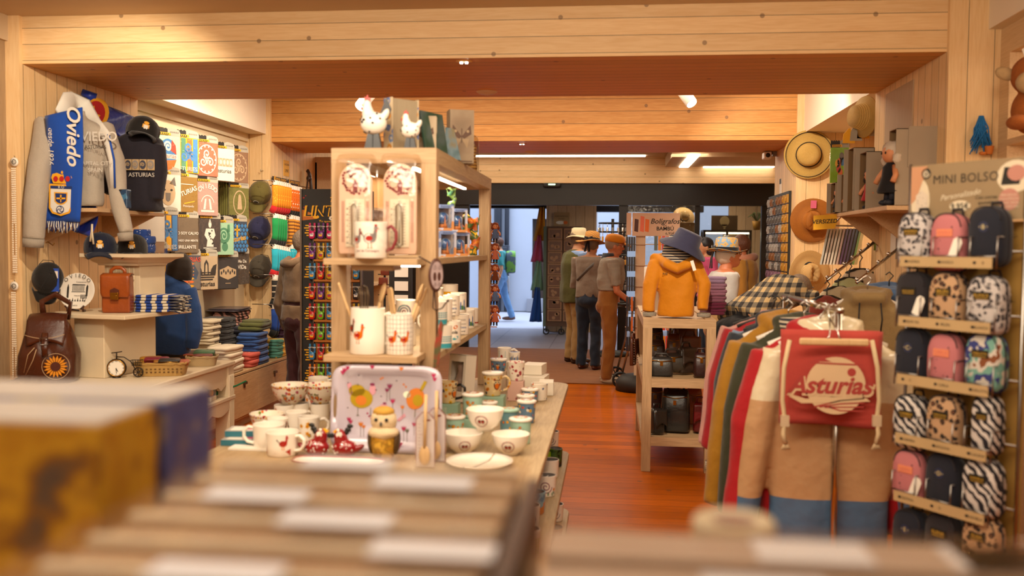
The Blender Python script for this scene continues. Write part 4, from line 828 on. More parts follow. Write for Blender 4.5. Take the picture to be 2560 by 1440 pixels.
for(lab,px,py,col,pr,nb)in PACKS:
 r=tpack(lab,px,py,col,pr,X=-3.33,th=TH+R.uniform(-.1,.04))
 ax=Matrix.Rotation(r.rotation_euler.z,3,'Z')@Vector((0,1,0))
 dk=col if nb>6 else R.choice(['#2a2620','#3a342c',col,col])
 for k in range(1,min(nb,6)):
  b=MB();b.box((0,.008,PH/2),(PW*.97,.014,PH),0);hdr(b)
  o=b.build('packaged_shirt',[mat('packed_tee_'+dk[1:],dk,.25,coat=.4),HDR[1],HDR[2]],loc=r.location+ax*(.028*k)+Vector((0,0,R.uniform(-.008,.004))),rz=r.rotation_euler.z+R.uniform(-.06,.06))
  tag(o,'packaged T-shirt hanging edge on behind the '+' '.join(lab.split(',')[0].split()[:8]).rsplit(' at',1)[0],'packaged T-shirt','T-shirts behind the '+' '.join(lab.split()[:5]))
W_cab=wood('rustic_oak_front','#b09068','#86643c',1,None,kind='Object',fine=18)
r=T('drawer_cabinet','long low rustic oak drawer cabinet under the T-shirt wall','cabinet',(-3.37,7.45,0))
b=MB();[(b.bx(x,.38,y,y2,.08,.45),b.bx(x,.33,y,y2,0,.08),b.bx(x,.395,y-.005,y2,.45,.465))for x,y,y2 in((-.18,-1.29,1.19),(.085,1.19,1.45))];b.build('carcass',W_cab,r)
for k in range(4):
 b=MB();y=-1.28+.68*k;b.bx(.38,.395,y+.004,y+.676,.10,.44);d=b.build('drawer',W_cab,r,bev=.002)
 b=MB();b.bx(.395,.415,y+.35,y+.4,.36,.38);b.bx(.395,.402,y+.365,y+.385,.33,.36);b.build('handle',mat('dark_bronze','#5a4430',.4,metal=.6),d)
CZ=.466
def fold(label,x,y,z,col,d=(.25,.33,.06),rz=0,m=None,group=None,printm=None):
 r=T('folded_sweatshirt',label,'folded sweatshirt',(x,y,z),rz,group)
 b=MB();hh=d[2];
 b.rslab((0,0,hh*.28),(d[0],d[1],hh*.6),.35,28,6);b.rslab((.012,0,hh*.72),(d[0]*.97,d[1]*.98,hh*.6),.35,28,6)
 fn=crumple(.007,11,R.uniform(0,50),1.);b.v=[tuple(fn(Vector(p)+Vector((x*3,y*3,z*3)))-Vector((x*3,y*3,z*3)))for p in b.v]
 b.build('folded_body',m or cloth('fleece_'+col[1:],col),r)
 if printm:
  b=MB();b.at((d[0]*.495,0,hh*.5),(0,0,PI/2));printm(b,d);b.build('printed_lettering',[INK,mat('white_flock','#cfc6b8',.9)],r)
def stack(x,y,z,n,col,desc,where,d=(.25,.33,.052),m=None,rz=0,dx=0,printm=None):
 for k in range(n):fold('%s %s in the pile %s'%(ORD[n-1-k],desc,where),x+dx*k+R.uniform(-.008,.008),y+R.uniform(-.01,.01),z+d[2]*.97*k,col,d,rz+R.uniform(-.06,.06),m,'stack of %ss %s'%(desc,where),printm)
p_as=lambda b,d:b.text('asturias',.045,(0,-.003,-.012),mi=0,off=.01)
p_sm=lambda b,d:b.text('Asturias',.02,(.03,-.003,-.005),mi=1)
PINKP=pattern('pink_spiral_print','zebra',['#c89080','#4a3830'],7,.9);PURP=pattern('plum_print','dots',['#34162c','#7a4a5c'],40,.9);TEALY=pattern('yellow_teal_print','blobs',['#c8a040','#4a8070'],7,.9,ip='CONSTANT');CRMP=pattern('cream_line_print','dots',['#b8a890','#6a6058'],14,.9,th=.12,rnd=1.);REDP=pattern('brick_red_print','dots',['#a8483a','#d8a890'],18,.9,th=.15)
stack(-3.40,7.40,CZ,8,'#b4a488','cream sweatshirt','at the cabinet near end',printm=p_as)
stack(-3.34,7.60,CZ,8,'#24211f','black sweatshirt','between the cream and pink piles',printm=p_sm,dx=-.006)
stack(-3.41,7.97,CZ,9,'#c89080','pink sweatshirt','behind the black pile',m=PINKP,d=(.26,.34,.05))
stack(-3.18,7.80,CZ,6,'#23222c','navy sweatshirt','under the wall caps',d=(.22,.26,.055))
fold('khaki knitted sweatshirt lying on the navy pile',-3.13,7.84,CZ+.325,'#5c5a34',(.2,.24,.05))
b=MB();[b.rslab((0,.01*k,.008+.014*k),(.3,.4-.03*k,.012),.3,rot=.1*k)for k in range(2)];tag(b.build('packaged_shirt',mat('packed_tee_grey','#4a4248',.3,coat=.3),loc=(-3.40,7.95,CZ+.0)),'flat grey packaged shirts lying across the back piles','packaged T-shirt')
bpy.data.objects[COL.objects[-1].name].location=(-3.40,7.93,CZ+.05*.97*9+.006)
stack(-3.10,7.14,CZ,4,'#b8a890','outline printed cream sweatshirt','at the cabinet front',m=CRMP,d=(.2,.34,.055))
stack(-3.09,7.52,CZ,2,'#a8483a','brick red sweatshirt','between front cream and blue',m=REDP,d=(.18,.22,.06))
stack(-3.10,7.72,CZ,5,'#28477c','royal blue sweatshirt','at the cabinet front',d=(.2,.3,.056))
fold('olive sweatshirt with a tan print draped over the blue pile',-3.14,7.86,CZ+.285,'#55562c',(.22,.4,.07),.1)
stack(-3.09,8.22,CZ,3,'#c8a040','yellow and teal sweatshirt','beyond the blue pile',m=TEALY,d=(.18,.24,.056))
stack(-3.09,8.5,CZ,5,'#34162c','plum sweatshirt','at the cabinet far end',m=PURP,d=(.2,.36,.06))
b=MB();b.rslab((0,0,.03),(.12,.2,.06),.6);tag(b.build('folded_sweatshirt',pattern('tie_dye','blobs',['#a070b0','#d8a0c0','#5080c0'],12,.8,ip='LINEAR'),loc=(-3.1,6.88,CZ)),'lilac and blue tie dye top at the near end of the cabinet','folded top')
base=PY(432,868,6.5);r=T('hooded_sweatshirt','royal blue hooded sweatshirt with raised black hood, seen from behind','hoodie',(-2.93,6.45,.76));base=Vector((-2.93,6.45,.76));g=rel(base)
r.scale=(.82,.82,.92);r.location=(-3.2,6.42,.70);base=Vector(r.location);b=MB();b.bx(-.12,.12,-.08,.08,-.253,.03);b.build('bust_stand',BLACK,r)
garment('hoodie_body',RBLUE,r,.37,.60,.26,[([(.16,0,.50),(.22,-.02,.36),(.235,-.03,.2),(.2,-.02,.05)],[.08,.075,.07,.06]),([(-.16,0,.50),(-.2,-.02,.36),(-.2,-.03,.15)],[.08,.07,.06])],seed=21,extra=lambda b:b.ell((-.02,-.03,.575),(.135,.12,.06),18,10))
b=MB();b.lathe([(0,0),(.115,0),(.125,.04),(.118,.1),(.09,.16),(.045,.2),(.005,.212)],28,(.0,.02,.60),sx=.95,sy=.9);me=remesh(b,.01,2,crumple(.008,9,2));link('hood',me,cloth('black_fleece_lining','#2a2018',.15,.3),r,rot=(0,.12,0))
b=MB();b.box((-.02,-.145,.53),(.05,.002,.03));b.build('size_label',PAPER,r)
for(px,py,col,lab,dm)in((655,478,'#6a6030','olive cap hanging topmost of the three wall caps',CM2),(653,566,'#2c2c4c','navy corduroy cap hanging in the middle of the three wall caps',CM2),(656,662,'#4c4438','grey cap hanging lowest of the three wall caps',CM2)):
 q=PY(px,py-28,Y2-.06);rr=cap('cap',cloth('cap_'+col[1:],col,.12,.3),lab,(q.x,Y2-.10,q.z-.03),0,(0,0,0),1.12,ovalp,True,dm)
 rr.rotation_euler=(-1.22 if False else 1.0,0.18,.12);rr.location.z-=.12
 b=MB();b.tube([(0,0,0),(0,-.03,0),(0,-.06,-.01),(0,-.065,.01)],.003,6);tag(b.build('wall_hook',STEEL,loc=(q.x,Y2-.03,q.z+.09)),'steel hook above the '+' '.join(lab.split()[:2 if col!='#2c2c4c' else 3]),'hook')
r=r_rack=T('sock_rack','black wire wall rack carrying rows of patterned socks','rack',(XL,9.1,0));b=MB()
y0=PX(684,500,XL).y;y1=PX(772,500,XL).y
for yy in(y0,(y0+y1)/2,y1):b.tube([(.012,yy-9.1,.8),(.012,yy-9.1,2.16)],.005,6)
for k in range(14):b.tube([(.012,y0-9.1,.85+.098*k),(.012,y1-9.1,.85+.098*k)],.003,5)
b.build('wire_grid',mat('black_wire','#14110e',.4),r)
for k,(pa,pb)in enumerate((((682,432),(718,458)),((720,440),(751,464)))):
 qa=PX(pa[0]+1,pa[1]+8,XL+.03);qb=PX(pb[0],pb[1],XL+.03);b=MB();b.bx(.02,.024,qa.y-9.1,qb.y-9.1,qb.z,qa.z+.0);
 b.build('header_board',mat('black_board','#1c1814',.6),r);b=MB();cy=(qa.y+qb.y)/2-9.1;b.text('Remos Energy',.052,(.026,cy+.02,(qa.z+qb.z)/2-.012),(0,1,0),off=.015);b.at((.026,qa.y-9.1+.05,(qa.z+qb.z)/2),(0,0,0));b.dot(0,0,.02,.03,lambda u,v:(0,u,v));b.build('header_lettering',YEL,r)
SK={'orange':pattern('sock_orange','dots',['#e08a18','#f0c040'],50,.9),'green':cloth('sock_green','#1c8a48',.1,.2),'turq':cloth('sock_turquoise','#28a0b4',.1,.2),'black':pattern('sock_black','stripes',['#1c1816','#b8a890'],18,.9,th=.8),'blue':cloth('sock_blue','#24489a',.1,.2),'orange2':pattern('sock_orange_print','dots',['#d86818','#e8d8c0'],34,.9,th=.28),'brown':pattern('sock_fair_isle','stripes',['#7a4a20','#d8902c'],30,.9),'turq2':pattern('sock_turquoise_dots','dots',['#28a0b4','#d8d0c0'],40,.9)}
SR=cloth('sock_red','#b01c20',.1,.2)
SB=cloth('sock_dark','#20201e',.1,.2)
SPAIR=None
def sock(label,loc,m,toe,rz,grp):
 r=T('sock_pair',label,'socks',loc,rz,grp)
 b=MB();b.tube([(0,0,.0),(.002,0,-.07),(0,0,-.16),(-.006,0,-.2)],[.03,.03,.027,.03],10,flat=.32);b.build('sock_leg',m,r)
 b=MB();b.tube([(-.006,0,-.195),(-.015,0,-.225),(-.04,0,-.255)],[.03,.032,.024],10,flat=.32);b.build('sock_foot',toe,r)
 b=MB();b.prism([(-.018,.0),(-.02,.035),(0,.045),(.02,.035),(.018,.0)],-.011,.011);b.build('label_band',PAPER,r)
for(px0,py0,n,k,toe,nm)in((688,462,7,'orange',SR,'orange socks with red toes'),(728,474,5,'orange2',SB,'deep orange patterned socks'),(688,545,5,'green',SB,'green socks with dark toes'),(728,548,6,'brown',SK['brown'],'brown fair isle socks'),(687,622,7,'turq',SR,'turquoise socks with red toes'),(729,622,4,'turq2',SR,'turquoise dotted socks'),(687,698,7,'black',SB,'black striped socks'),(686,772,6,'blue',SB,'royal blue socks')):
 b=MB();qs=[PX(px0+5.6*i,py0+1.2*i,XL+.20)-Vector((XL,9.1,-.035))for i in(-1,n)];b.tube([(.01,qs[0].y,qs[0].z),qs[0],qs[1],(.01,qs[1].y,qs[1].z)],.004,5);b.build('sock_rail',STEEL,r_rack)
 for i in range(n):
  q=PX(px0+5.6*i,py0+1.2*i,XL+.20-.001*i);sock('%s pair from the front in the row of %s'%(NTH[i],nm),q,SK[k],toe,.25+R.uniform(-.1,.1),'row of '+nm)
q=PX(716,421,XL+.002);b=MB();b.bx(0,.004,-.075,.075,-.08,.08,0);b.text('CALCETINES',.024,(.0055,0,.03),(0,1,0),mi=1);b.text('5,95€',.045,(.0055,0,-.04),(0,1,0),mi=1);tag(b.build('price_sign',[mat('yellow_sign','#e0a414',.6),INK],loc=(XL,q.y,q.z)),'small yellow price sign above the sock rack','sign')
b=MB();q=PX(768,425,XL+.05);b.tube([(0,0,.0),(.02,-.02,-.05),(.0,-.05,-.3),(-.0,-.05,-.6)],.022,8,flat=.25);b.tube([(0,0,.0),(.02,.03,-.05),(.03,.09,-.35),(.03,.1,-.6)],.022,8,flat=.25);b.ell((.02,0,-.09),(.03,.03,.035),10,8);tag(b.build('leather_strap',leather('dark_brown_strap','#3a2014','#1c0e08'),loc=(XL+.05,q.y,q.z)),'dark brown leather bag strap hanging beside the sock rack','strap')
# ================================================================== CENTRE: table, shelf unit and crockery
GREYW=wood('whitewashed_oak','#c8a880','#967650',2,None,kind='Object',fine=22,bump=.3)
GREYT=wood('whitewashed_oak_top','#c2a880','#967c58',1,None,kind='Object',fine=16,bump=.3)
TZ=.72
r=T('display_table','long three tier whitewashed oak display table covered with crockery','table',(-.87,3.9,0))
def tier(name,z,xr_,y1,th=.03):
 x0,y0=-.635,-1.9;P=[(x0,y0),(xr_,y0),(xr_,y1-.16)]+[(xr_-.10+.10*math.cos(a),y1-.10+.10*math.sin(a))for a in(0,.4,.8,1.2,1.57)]+[(x0,y1)]
 b=MB();n=len(P);b.add([(x,y,z-th)for x,y in P]+[(x,y,z)for x,y in P],[tuple(reversed(range(n))),tuple(range(n,2*n))]+[(i,(i+1)%n,(i+1)%n+n,i+n)for i in range(n)],0,False);b.build(name,GREYT,r,bev=.003)
tier('table_top',TZ,.635,1.42);tier('middle_shelf',.385,.655,1.15);tier('bottom_shelf',.075,.66,1.12)
for x in(-.5,.45):
 for y in(-1.7,-.3,.95):b=MB();b.bx(x-.03,x+.03,y-.03,y+.03,0,TZ-.03);b.build('leg',GREYW,r)
q0=PY(828,372,3.55);q1=PY(1091,370,3.55);UX0,UX1,UY0,UY1,UZ=q0.x,q1.x,3.55,5.2,q1.z
r=T('shelf_unit','tall open greyed oak shelf unit standing on the crockery table','shelf unit',(UX0,UY0,TZ+.001));H=UZ-TZ;Wd=UX1-UX0;Dp=UY1-UY0
for x in(0,Wd-.062):
 for y in(0,Dp-.062):b=MB();b.bx(x,x+.062,y,y+.062,0,H-.06);b.build('post',GREYW,r,bev=.002)
b=MB();RLW=wood('whitewashed_oak_rail','#c8a880','#967650',0,None,kind='Object',fine=22,bump=.3);b.bx(0,Wd,0,.062,H-.06,H);b.build('top_rail',RLW,r);b=MB();b.bx(0,Wd,Dp-.062,Dp,H-.06,H);b.build('top_rail',RLW,r)
b=MB();b.bx(0,.062,.062,Dp-.062,H-.06,H);b.build('side_rail',GREYT,r);b=MB();b.bx(Wd-.062,Wd,.062,Dp-.062,H-.06,H);b.build('side_rail',GREYT,r)
b=MB();b.bx(.062,Wd-.062,.062,Dp-.062,H-.03,H-.012);b.build('top_panel',GREYT,r)
S1,S2=1.452,1.065
for z in(S1,S2):b=MB();b.bx(.02,Wd-.012,.064,Dp-.064,z-TZ-.025,z-TZ);b.build('inner_shelf',GREYT,r)
strip((UX1-.12,4.35,UZ-.066),(.016,1.3,.01),'white light strip under the top of the shelf unit');area('shelf_light',(UX1-.12,4.35,UZ-.08),.02,5,(1,.82,.58),sy=1.2)
strip((UX1-.2,3.72,S1-.032),(.22,.016,.01),'white light strip under the middle shelf of the unit')
area('shelf_light',(UX1-.18,4.2,S1-.05),.02,4,(1,.8,.55),sy=1.0)
for z,lab in((S1,'upper small shelf across the front of the shelf unit, under the thermometers'),(S2+.02,'lower small shelf across the front of the shelf unit, under the jug')):
 a=PY(812,640,3.40);c=PY(1046,640,3.40);b=MB();b.bx(a.x,c.x,3.38,3.549,z-.025,z);b.bx(a.x+.1,c.x-.1,3.41,3.549,z-.045,z-.026);tag(b.build('front_shelf',wood('whitewashed_oak_rail','#cdb99c','#a08a6c',0),bev=.002),lab,'shelf')
S2F=S2+.02
def ringprof(prof):
 def f(v):
  for(r0,z0),(r1,z1)in zip(prof,prof[1:]):
   if z0<=v<=z1 and z1>z0:return r0+(r1-r0)*(v-z0)/(z1-z0)
  return prof[-1][0]
 return f
def wrap(prof,off=.0008):
 fr=ringprof(prof);r0=max(p[0]for p in prof)
 return lambda u,v:(lambda rr:Vector((rr*math.sin(u/r0),-rr*math.cos(u/r0),v)))(fr(v)+off)
CER=[WHITE,mat('glaze_red','#a8241c',.25),mat('glaze_yellow','#dca41c',.25),mat('glaze_brown','#5c3018',.3),mat('glaze_green','#4a7a3c',.3),mat('glaze_blue','#2c5c9c',.25),mat('glaze_teal','#3ca0b0',.25),mat('glaze_black','#1c1814',.25),mat('glaze_orange','#d06a1c',.25),mat('glaze_mint','#9cc0ac',.25,.04),mat('glaze_plum','#7c2850',.3),mat('glaze_cream','#d8c49c',.3),mat('glaze_grey','#7c7470',.3),mat('glaze_lime','#8cb81c',.3)]
def mug(name,label,cat,loc,rt,h,rz=0,rb=None,body=None,decor=None,handle=1,inside=None,group=None,lid=None,hmat=None,prof=None,decor2=None):
 """mug, cup or bowl with wall thickness; handle side angle given by handle (radians) or None"""
 rb=rb or rt*.94;r=T(name,label,cat,loc,rz,group)
 pr=prof or[(rb*.96,0),(rb,.004),(rb+(rt-rb)*.35,h*.4),(rt,h)]
 b=MB();b.lathe([(0,.002),(rb*.7,.002)]+pr,36)
 n0=len(b.f);b.lathe([(pr[-1][0],h),(pr[-1][0]-.0018,h+.0018),(pr[-1][0]-.0036,h)],36,mi=0)
 b.lathe([(pr[-1][0]-.0036,h)]+[(max(x-.0036,.001),z)for x,z in reversed(pr[1:-1])]+[(0,.006)],36,mi=1 if inside else 0)
 mats=[body or WHITE,inside or WHITE]+CER[1:]
 if decor:
  f=wrap(pr,.0007);f2=wrap(pr,.0013);decor(b,f,f2,h,rt)
 b.build('body',mats,r)
 if handle is not None:
  b=MB();a=handle;ca,sa=math.cos(a),math.sin(a);P=[(rt*.92,h*.84),(rt+.016,h*.9),(rt+.034,h*.74),(rt+.034,h*.5),(rt+.02,h*.28),(rb*.94,h*.2)]
  if h<.055:P=[(x,z)for x,z in P]
  pts=[]
  for i in range(len(P)-1):
   for k in range(3):t_=k/3;pts.append((P[i][0]+(P[i+1][0]-P[i][0])*t_,P[i][1]+(P[i+1][1]-P[i][1])*t_))
  pts.append(P[-1]);b.tube([(x*ca,x*sa,z)for x,z in pts],.0062,10,flat=1.25);b.build('handle',hmat or body or WHITE,r)
 if lid:
  b=MB();b.lathe([(rt+.003,h+.001),(rt+.005,h+.006),(rt+.004,h+.011),(rt-.006,h+.013),(0,h+.014)],36);b.lathe([(0,h+.0005),(rt+.003,h+.001)],36);f=lambda u,v:(u,v,h+.0146)
  lm=lid if hasattr(lid,'__len__')else[lid];
  for k in range(9):
   if len(lm)>1:a=k*.7;b.dot(rt*.55*math.cos(a),rt*.55*math.sin(a),rt*.16,None,f,1+k%(len(lm)-1),8)
  b.build('lid',lm,r)
 return r
def d_chick(u0,v0,s,dark=4,red=2):
 def fn(b,f,g,h,rt):
  b.dot(u0,v0,s*.5,s*.38,f,dark,14);b.poly([(u0-s*.4,v0+s*.1),(u0-s*.3,v0-s*.1),(u0-s*.85,v0+s*.5),(u0-s*.75,v0+s*.6)],g,8);b.poly([(u0+s*.2,v0+s*.1),(u0+s*.5,v0),(u0+s*.55,v0+s*.75),(u0+s*.35,v0+s*.75)],g,dark);b.dot(u0+s*.45,v0+s*.75,s*.16,None,g,dark,10);b.dot(u0+s*.45,v0+s*.95,s*.12,s*.1,g,red,8);b.dot(u0+s*.5,v0+s*.55,s*.07,s*.12,g,red,8);b.poly([(u0+s*.58,v0+s*.78),(u0+s*.75,v0+s*.7),(u0+s*.58,v0+s*.66)],g,9);b.dot(u0-s*.05,v0,s*.26,s*.2,g,red,12)
  for d in(-.12,.12):b.poly([(u0+s*d-.0012,v0-s*.3),(u0+s*d+.0012,v0-s*.3),(u0+s*d+.0012,v0-s*.75),(u0+s*d-.0012,v0-s*.75)],f,9);b.poly([(u0+s*d-s*.1,v0-s*.75),(u0+s*d+s*.14,v0-s*.75),(u0+s*d,v0-s*.68)],f,9)
 return fn
def multi(*fs):return lambda*a:[q(*a)for q in fs]
def d_flowers(n,z0,z1,s,cols=(2,3,9,5),u0=-.06,u1=.06,seed=1):
 def fn(b,f,g,h,rt):
  rr=random.Random(seed)
  for k in range(n):
   u,v=rr.uniform(u0,u1),rr.uniform(z0,z1);c_=rr.choice(cols)
   if c_==5:b.dot(u,v,s*1.1,s*.4,f,5,8,rr.uniform(0,3))
   else:b.poly(star(u,v,s,5,.55,rr.random()),f,c_);b.dot(u,v,s*.35,None,g,3 if c_!=3 else 9,8)
 return fn
def d_band(z,s,n,cols=(2,3,9),full=True):
 def fn(b,f,g,h,rt):
  for k in range(n):u=-PI*rt+2*PI*rt*k/n;b.dot(u,z+.002*(k%2),s,None,f,cols[k%len(cols)],8)
 return fn
def d_owl(u0,v0,s):
 def fn(b,f,g,h,rt):
  b.dot(u0,v0,s*.6,s*.8,f,4,16);b.dot(u0,v0-s*.15,s*.4,s*.5,g,9,14);
  g3=lambda u,v:g(u,v)*1.0+Vector((0,-.0006,0))
  for d in(-1,1):b.dot(u0+d*s*.27,v0+s*.38,s*.25,None,g3,12,12);b.dot(u0+d*s*.27,v0+s*.38,s*.12,None,lambda u,v:g3(u,v)+Vector((0,-.0006,0)),8,10);b.poly([(u0+d*s*.2,v0+s*.7),(u0+d*s*.55,v0+s*.6),(u0+d*s*.55,v0+s*.95)],f,4)
  b.poly([(u0-s*.08,v0+s*.3),(u0+s*.08,v0+s*.3),(u0,v0+s*.12)],lambda u,v:g3(u,v)+Vector((0,-.0008,0)),3)
 return fn
def d_wreath(v0,s):
 def fn(b,f,g,h,rt):
  for k in range(22):a=2*PI*k/22;b.dot(s*math.cos(a),v0+s*.8*math.sin(a),s*.12,s*.1,f,2 if k%2 else 4,7)
  for d in(-1,1):b.dot(d*s*.3,v0,s*.3,s*.28,g,4,12);b.dot(d*s*.27,v0-s*.05,s*.18,s*.18,lambda u,v:g(u,v)+Vector((0,-.0006,0)),2,10);b.poly([(d*s*.02,v0-s*.02),(d*s*.1,v0+.0),(d*s*.08,v0+s*.08)],g,9)
  b.poly([(-s*.6,v0-s*.33),(s*.6,v0-s*.33),(s*.6,v0-s*.38),(-s*.6,v0-s*.38)],g,4)
 return fn
def d_sky(b,f,g,h,rt):
 for u,w_,t_ in((-.026,.007,.8),(-.016,.006,.5),(-.004,.01,.45),(.006,.006,.6),(.016,.012,.42),(.026,.006,.72)):b.poly([(u-w_/2,h*.15),(u+w_/2,h*.15),(u+w_/2,h*(t_-.12)),(u,h*t_),(u-w_/2,h*(t_-.12))],f,6 if t_>.55 else 5)
 b.poly([(-.034,h*.12),(.034,h*.1),(.034,h*.3),(.01,h*.36),(-.01,h*.3),(-.034,h*.36)],g,5);b.text('A S T U R I A S',.007,(0,0,h*.87),mi=13,mp=f)
def d_text(lines):
 def fn(b,f,g,h,rt):
  for i,(s_,z,m_,c_)in enumerate(lines):b.text(s_,z,(0,0,h*(.72-.19*i)),mi=c_,mp=f,off=.01)
 return fn
def onT(px,py,z=TZ):q=PZ(px,py,z);q.z=z+.0008;return q
def mid(px,py,Y,z):q=PY(px,py,Y);q.z=z+.0008;return q
PALEP=mat('pale_pink_tin','#d8b8a4',.4,.03);BURG=mat('burgundy_print','#7a2428',.5)
for i,(px,lab)in enumerate(((888,'left of two enamel wall thermometers with a rose wreath in a blister pack'),(999,'right of two enamel wall thermometers with a rose wreath in a blister pack'))):
 q=mid(px,640,3.50,S1);r=T('thermometer',lab,'thermometer',q);
 b=MB();P=[(-.062,.015),(.062,.015),(.066,.03),(.066,.24)]+[(.066*math.cos(a),.29+.075*math.sin(a))for a in[PI*k/14 for k in range(15)]]+[(-.066,.24),(-.066,.03)]
 b.prism(P,0,.012,0);b.build('enamel_plate',PALEP,r,bev=.003)
 b=MB();f=lambda u,v:(u,-.0012,v)
 for k in range(30):a=2*PI*k/30;rr_=R.uniform(.042,.056);b.dot(rr_*math.cos(a),.298+rr_*math.sin(a),.006,.005,f,0,7)
 for k in range(24):a=R.uniform(.5,2.6);rr_=R.uniform(.02,.045);b.dot(rr_*math.cos(a),.298+rr_*math.sin(a),.004,None,f,0,6)
 for d in(-1,1):b.dot(d*.024,.285,.016,.012,f,1,10);[b.poly(q_,f,0)for q_ in arc(d*.024,.285,.016,0,6.3,.0008)]
 b.poly([(-.01,.255),(.01,.255),(.006,.3),(-.006,.3)],f,0)
 for d in(-.052,-.046,.046,.052):b.poly([(d-.001,.06),(d+.001,.06),(d+.001,.22),(d-.001,.22)],f,0)
 b.build('rose_wreath_print',[BURG,PALEP],r)
 b=MB();b.box((0,-.002,.135),(.075,.003,.185));b.build('scale_card',mat('scale_ivory','#dcd4c0',.5),r);b=MB();f=lambda u,v:(u,-.0045,v)
 for k in range(15):b.poly([(-.024,.055+.011*k),(-.024+(.01 if k%5==0 else .006),.055+.011*k),(-.024+(.01 if k%5==0 else .006),.0562+.011*k),(-.024,.0562+.011*k)],f);b.poly([(.014,.055+.011*k),(.024,.055+.011*k),(.024,.0562+.011*k),(.014,.0562+.011*k)],f)
 b.text('°C',.012,(0,-.0045,.213));[b.text(str(t_),.009,(-.031,-.0045,.055+.022*k))for k,t_ in enumerate((30,20,10,0,10,20,30))];b.build('scale_marks',INK,r)
 b=MB();b.tube([(0,-.007,.05),(0,-.007,.21)],.0035,8);b.ell((0,-.007,.05),(.008,.005,.009),10,8);b.build('glass_tube',mat('thermometer_glass','#a8a498',.1,coat=.5),r)
 b=MB();b.tube([(-.012,-.004,.05),(-.012,-.012,.2),(0,-.012,.215),(.012,-.012,.2),(.012,-.004,.05)],.003,6);b.build('tube_guard',CHROME,r)
 b=MB();f=lambda k,z:[(-.072*k,-.018*z),(.072*k,-.018*z)]
 def rr2(w_,z0,z1,y):return[(w_*math.copysign(abs(math.cos(a))**.25,math.cos(a)),y,(z0+z1)/2+(z1-z0)/2*math.copysign(abs(math.sin(a))**.25,math.sin(a)))for a in[2*PI*k/40 for k in range(40)]]
 b.loft([rr2(.084,.0,.405,.014),rr2(.082,.004,.402,.008),rr2(.076,.01,.385,-.014),rr2(.07,.016,.378,-.02)],caps=True);b.build('blister_pack',clear('blister_film','#fbf6f0',.1,.1),r)
q=mid(927,640,3.40,S1);q.z+=0;r=mug('mug','white mug with two hens and a burgundy handle standing in a clear bag','mug',q,.063,.135,.0,.06,decor=multi(d_chick(.012,.075,.05,13,2),d_chick(-.045,.07,.04,13,2)),handle=.0,hmat=BURG)
b=MB();b.text("Jour de Campagne",.013,(0,0,.025),mi=0,mp=wrap([(.06,0),(.063,.135)]));b.build('script',BURG,r)
b=MB();b.bx(-.07,.078,-.0665,.066,.0,.19);b.f=b.f[2:];b.mi=b.mi[2:];b.sm=b.sm[2:];b.build('clear_bag',FILM,r)
q=mid(920,893,3.46,S2F);jr=mug('jug','tall white jug with painted roosters holding wooden utensils','jug',q,.066,.175,.1,.07,decor=multi(d_chick(-.03,.075,.042,9,2),d_chick(-.07,.1,.036,4,2)),handle=-.1)
q2=mid(999,888,3.46,S2F);cr_=mug('utensil_pot','white utensil pot with a black grid and two roosters','pot',q2,.052,.155,0,.052,decor=multi(d_chick(-.02,.06,.034,9,2),d_chick(.03,.06,.032,9,2)),handle=None,body=None)
b=MB();f=wrap([(.0525,0),(.0525,.155)],.0002)
for k in range(-6,7):b.poly([(.0145*k-.0005,.004),(.0145*k+.0005,.004),(.0145*k+.0005,.152),(.0145*k-.0005,.152)],f)
for k in range(9):
 for j in range(-9,9):b.poly([(.009*j,.02+.0165*k),(.009*j+.009,.02+.0165*k),(.009*j+.009,.0208+.0165*k),(.009*j,.0208+.0165*k)],f)
b.build('grid_lines',mat('grid_ink','#3a342c',.5),cr_)
BEECH=wood('beech','#dcb888','#c09a66',2,None,kind='Object',fine=18,bump=.1)
def utensil(kind,label,foot,tip,wd):
 r=T(kind,label,kind.split('_')[-1],foot);d=Vector(tip)-Vector(foot);L=d.length;r.rotation_euler=d.to_track_quat('Z','Y').to_euler()
 b=MB()
 if kind=='wooden_spatula':b.prism([(-.009,0),(.009,0),(.01,L*.5),(wd*.5,L*.62),(wd*.5,L*.97),(wd*.2,L),(-wd*.5,L*.98),(-wd*.5,L*.62),(-.01,L*.5)],-.004,.004)
 elif kind=='wooden_spoon':b.tube([(0,0,0),(0,0,L*.72)],.006,8);b.ell((0,0,L*.86),(wd/2,.008,L*.15),16,10)
 elif kind=='whisk':
  b.tube([(0,0,0),(0,0,L*.45)],.008,8)
  for k in range(6):a=PI*k/6;b.tube([(wd*.5*s_*math.cos(a),wd*.5*s_*math.sin(a),L*z)for s_,z in((.1,.45),(.7,.65),(1,.82),(.7,.96),(0,1),(-.7,.96),(-1,.82),(-.7,.65),(-.1,.45))],.0012,5)
 b.build('utensil_body',{'whisk':mat('bronze_wire','#7a6850',.3,metal=1)}.get(kind,BEECH),r);
 return r
def U(px,py,Y=3.46):return PY(px,py,Y)
for kind,lab,f_,t_,wd in(('wooden_spatula','broad wooden spatula leaning left out of the rooster jug',(908,878,3.47),(846,706,3.44),.04),('whisk','wire whisk standing in the rooster jug behind the spatula',(915,878,3.47),(908,712,3.50),.045),('wooden_spoon','wooden spoon with a wide bowl in the rooster jug',(922,878,3.47),(962,708,3.50),.06),('wooden_spatula','flat wooden turner standing in the grid pot',(995,878,3.46),(974,718,3.44),.045),('wooden_spoon','front wooden spoon leaning right out of the grid pot',(1000,878,3.46),(1058,710,3.45),.035),('wooden_spoon','rear wooden spoon leaning right out of the grid pot',(1003,878,3.47),(1066,720,3.49),.04)):
 utensil(kind,lab,U(*f_),U(*t_),wd)
WIRE=mat('dark_bronze_wire','#3a2418',.4,metal=.5)
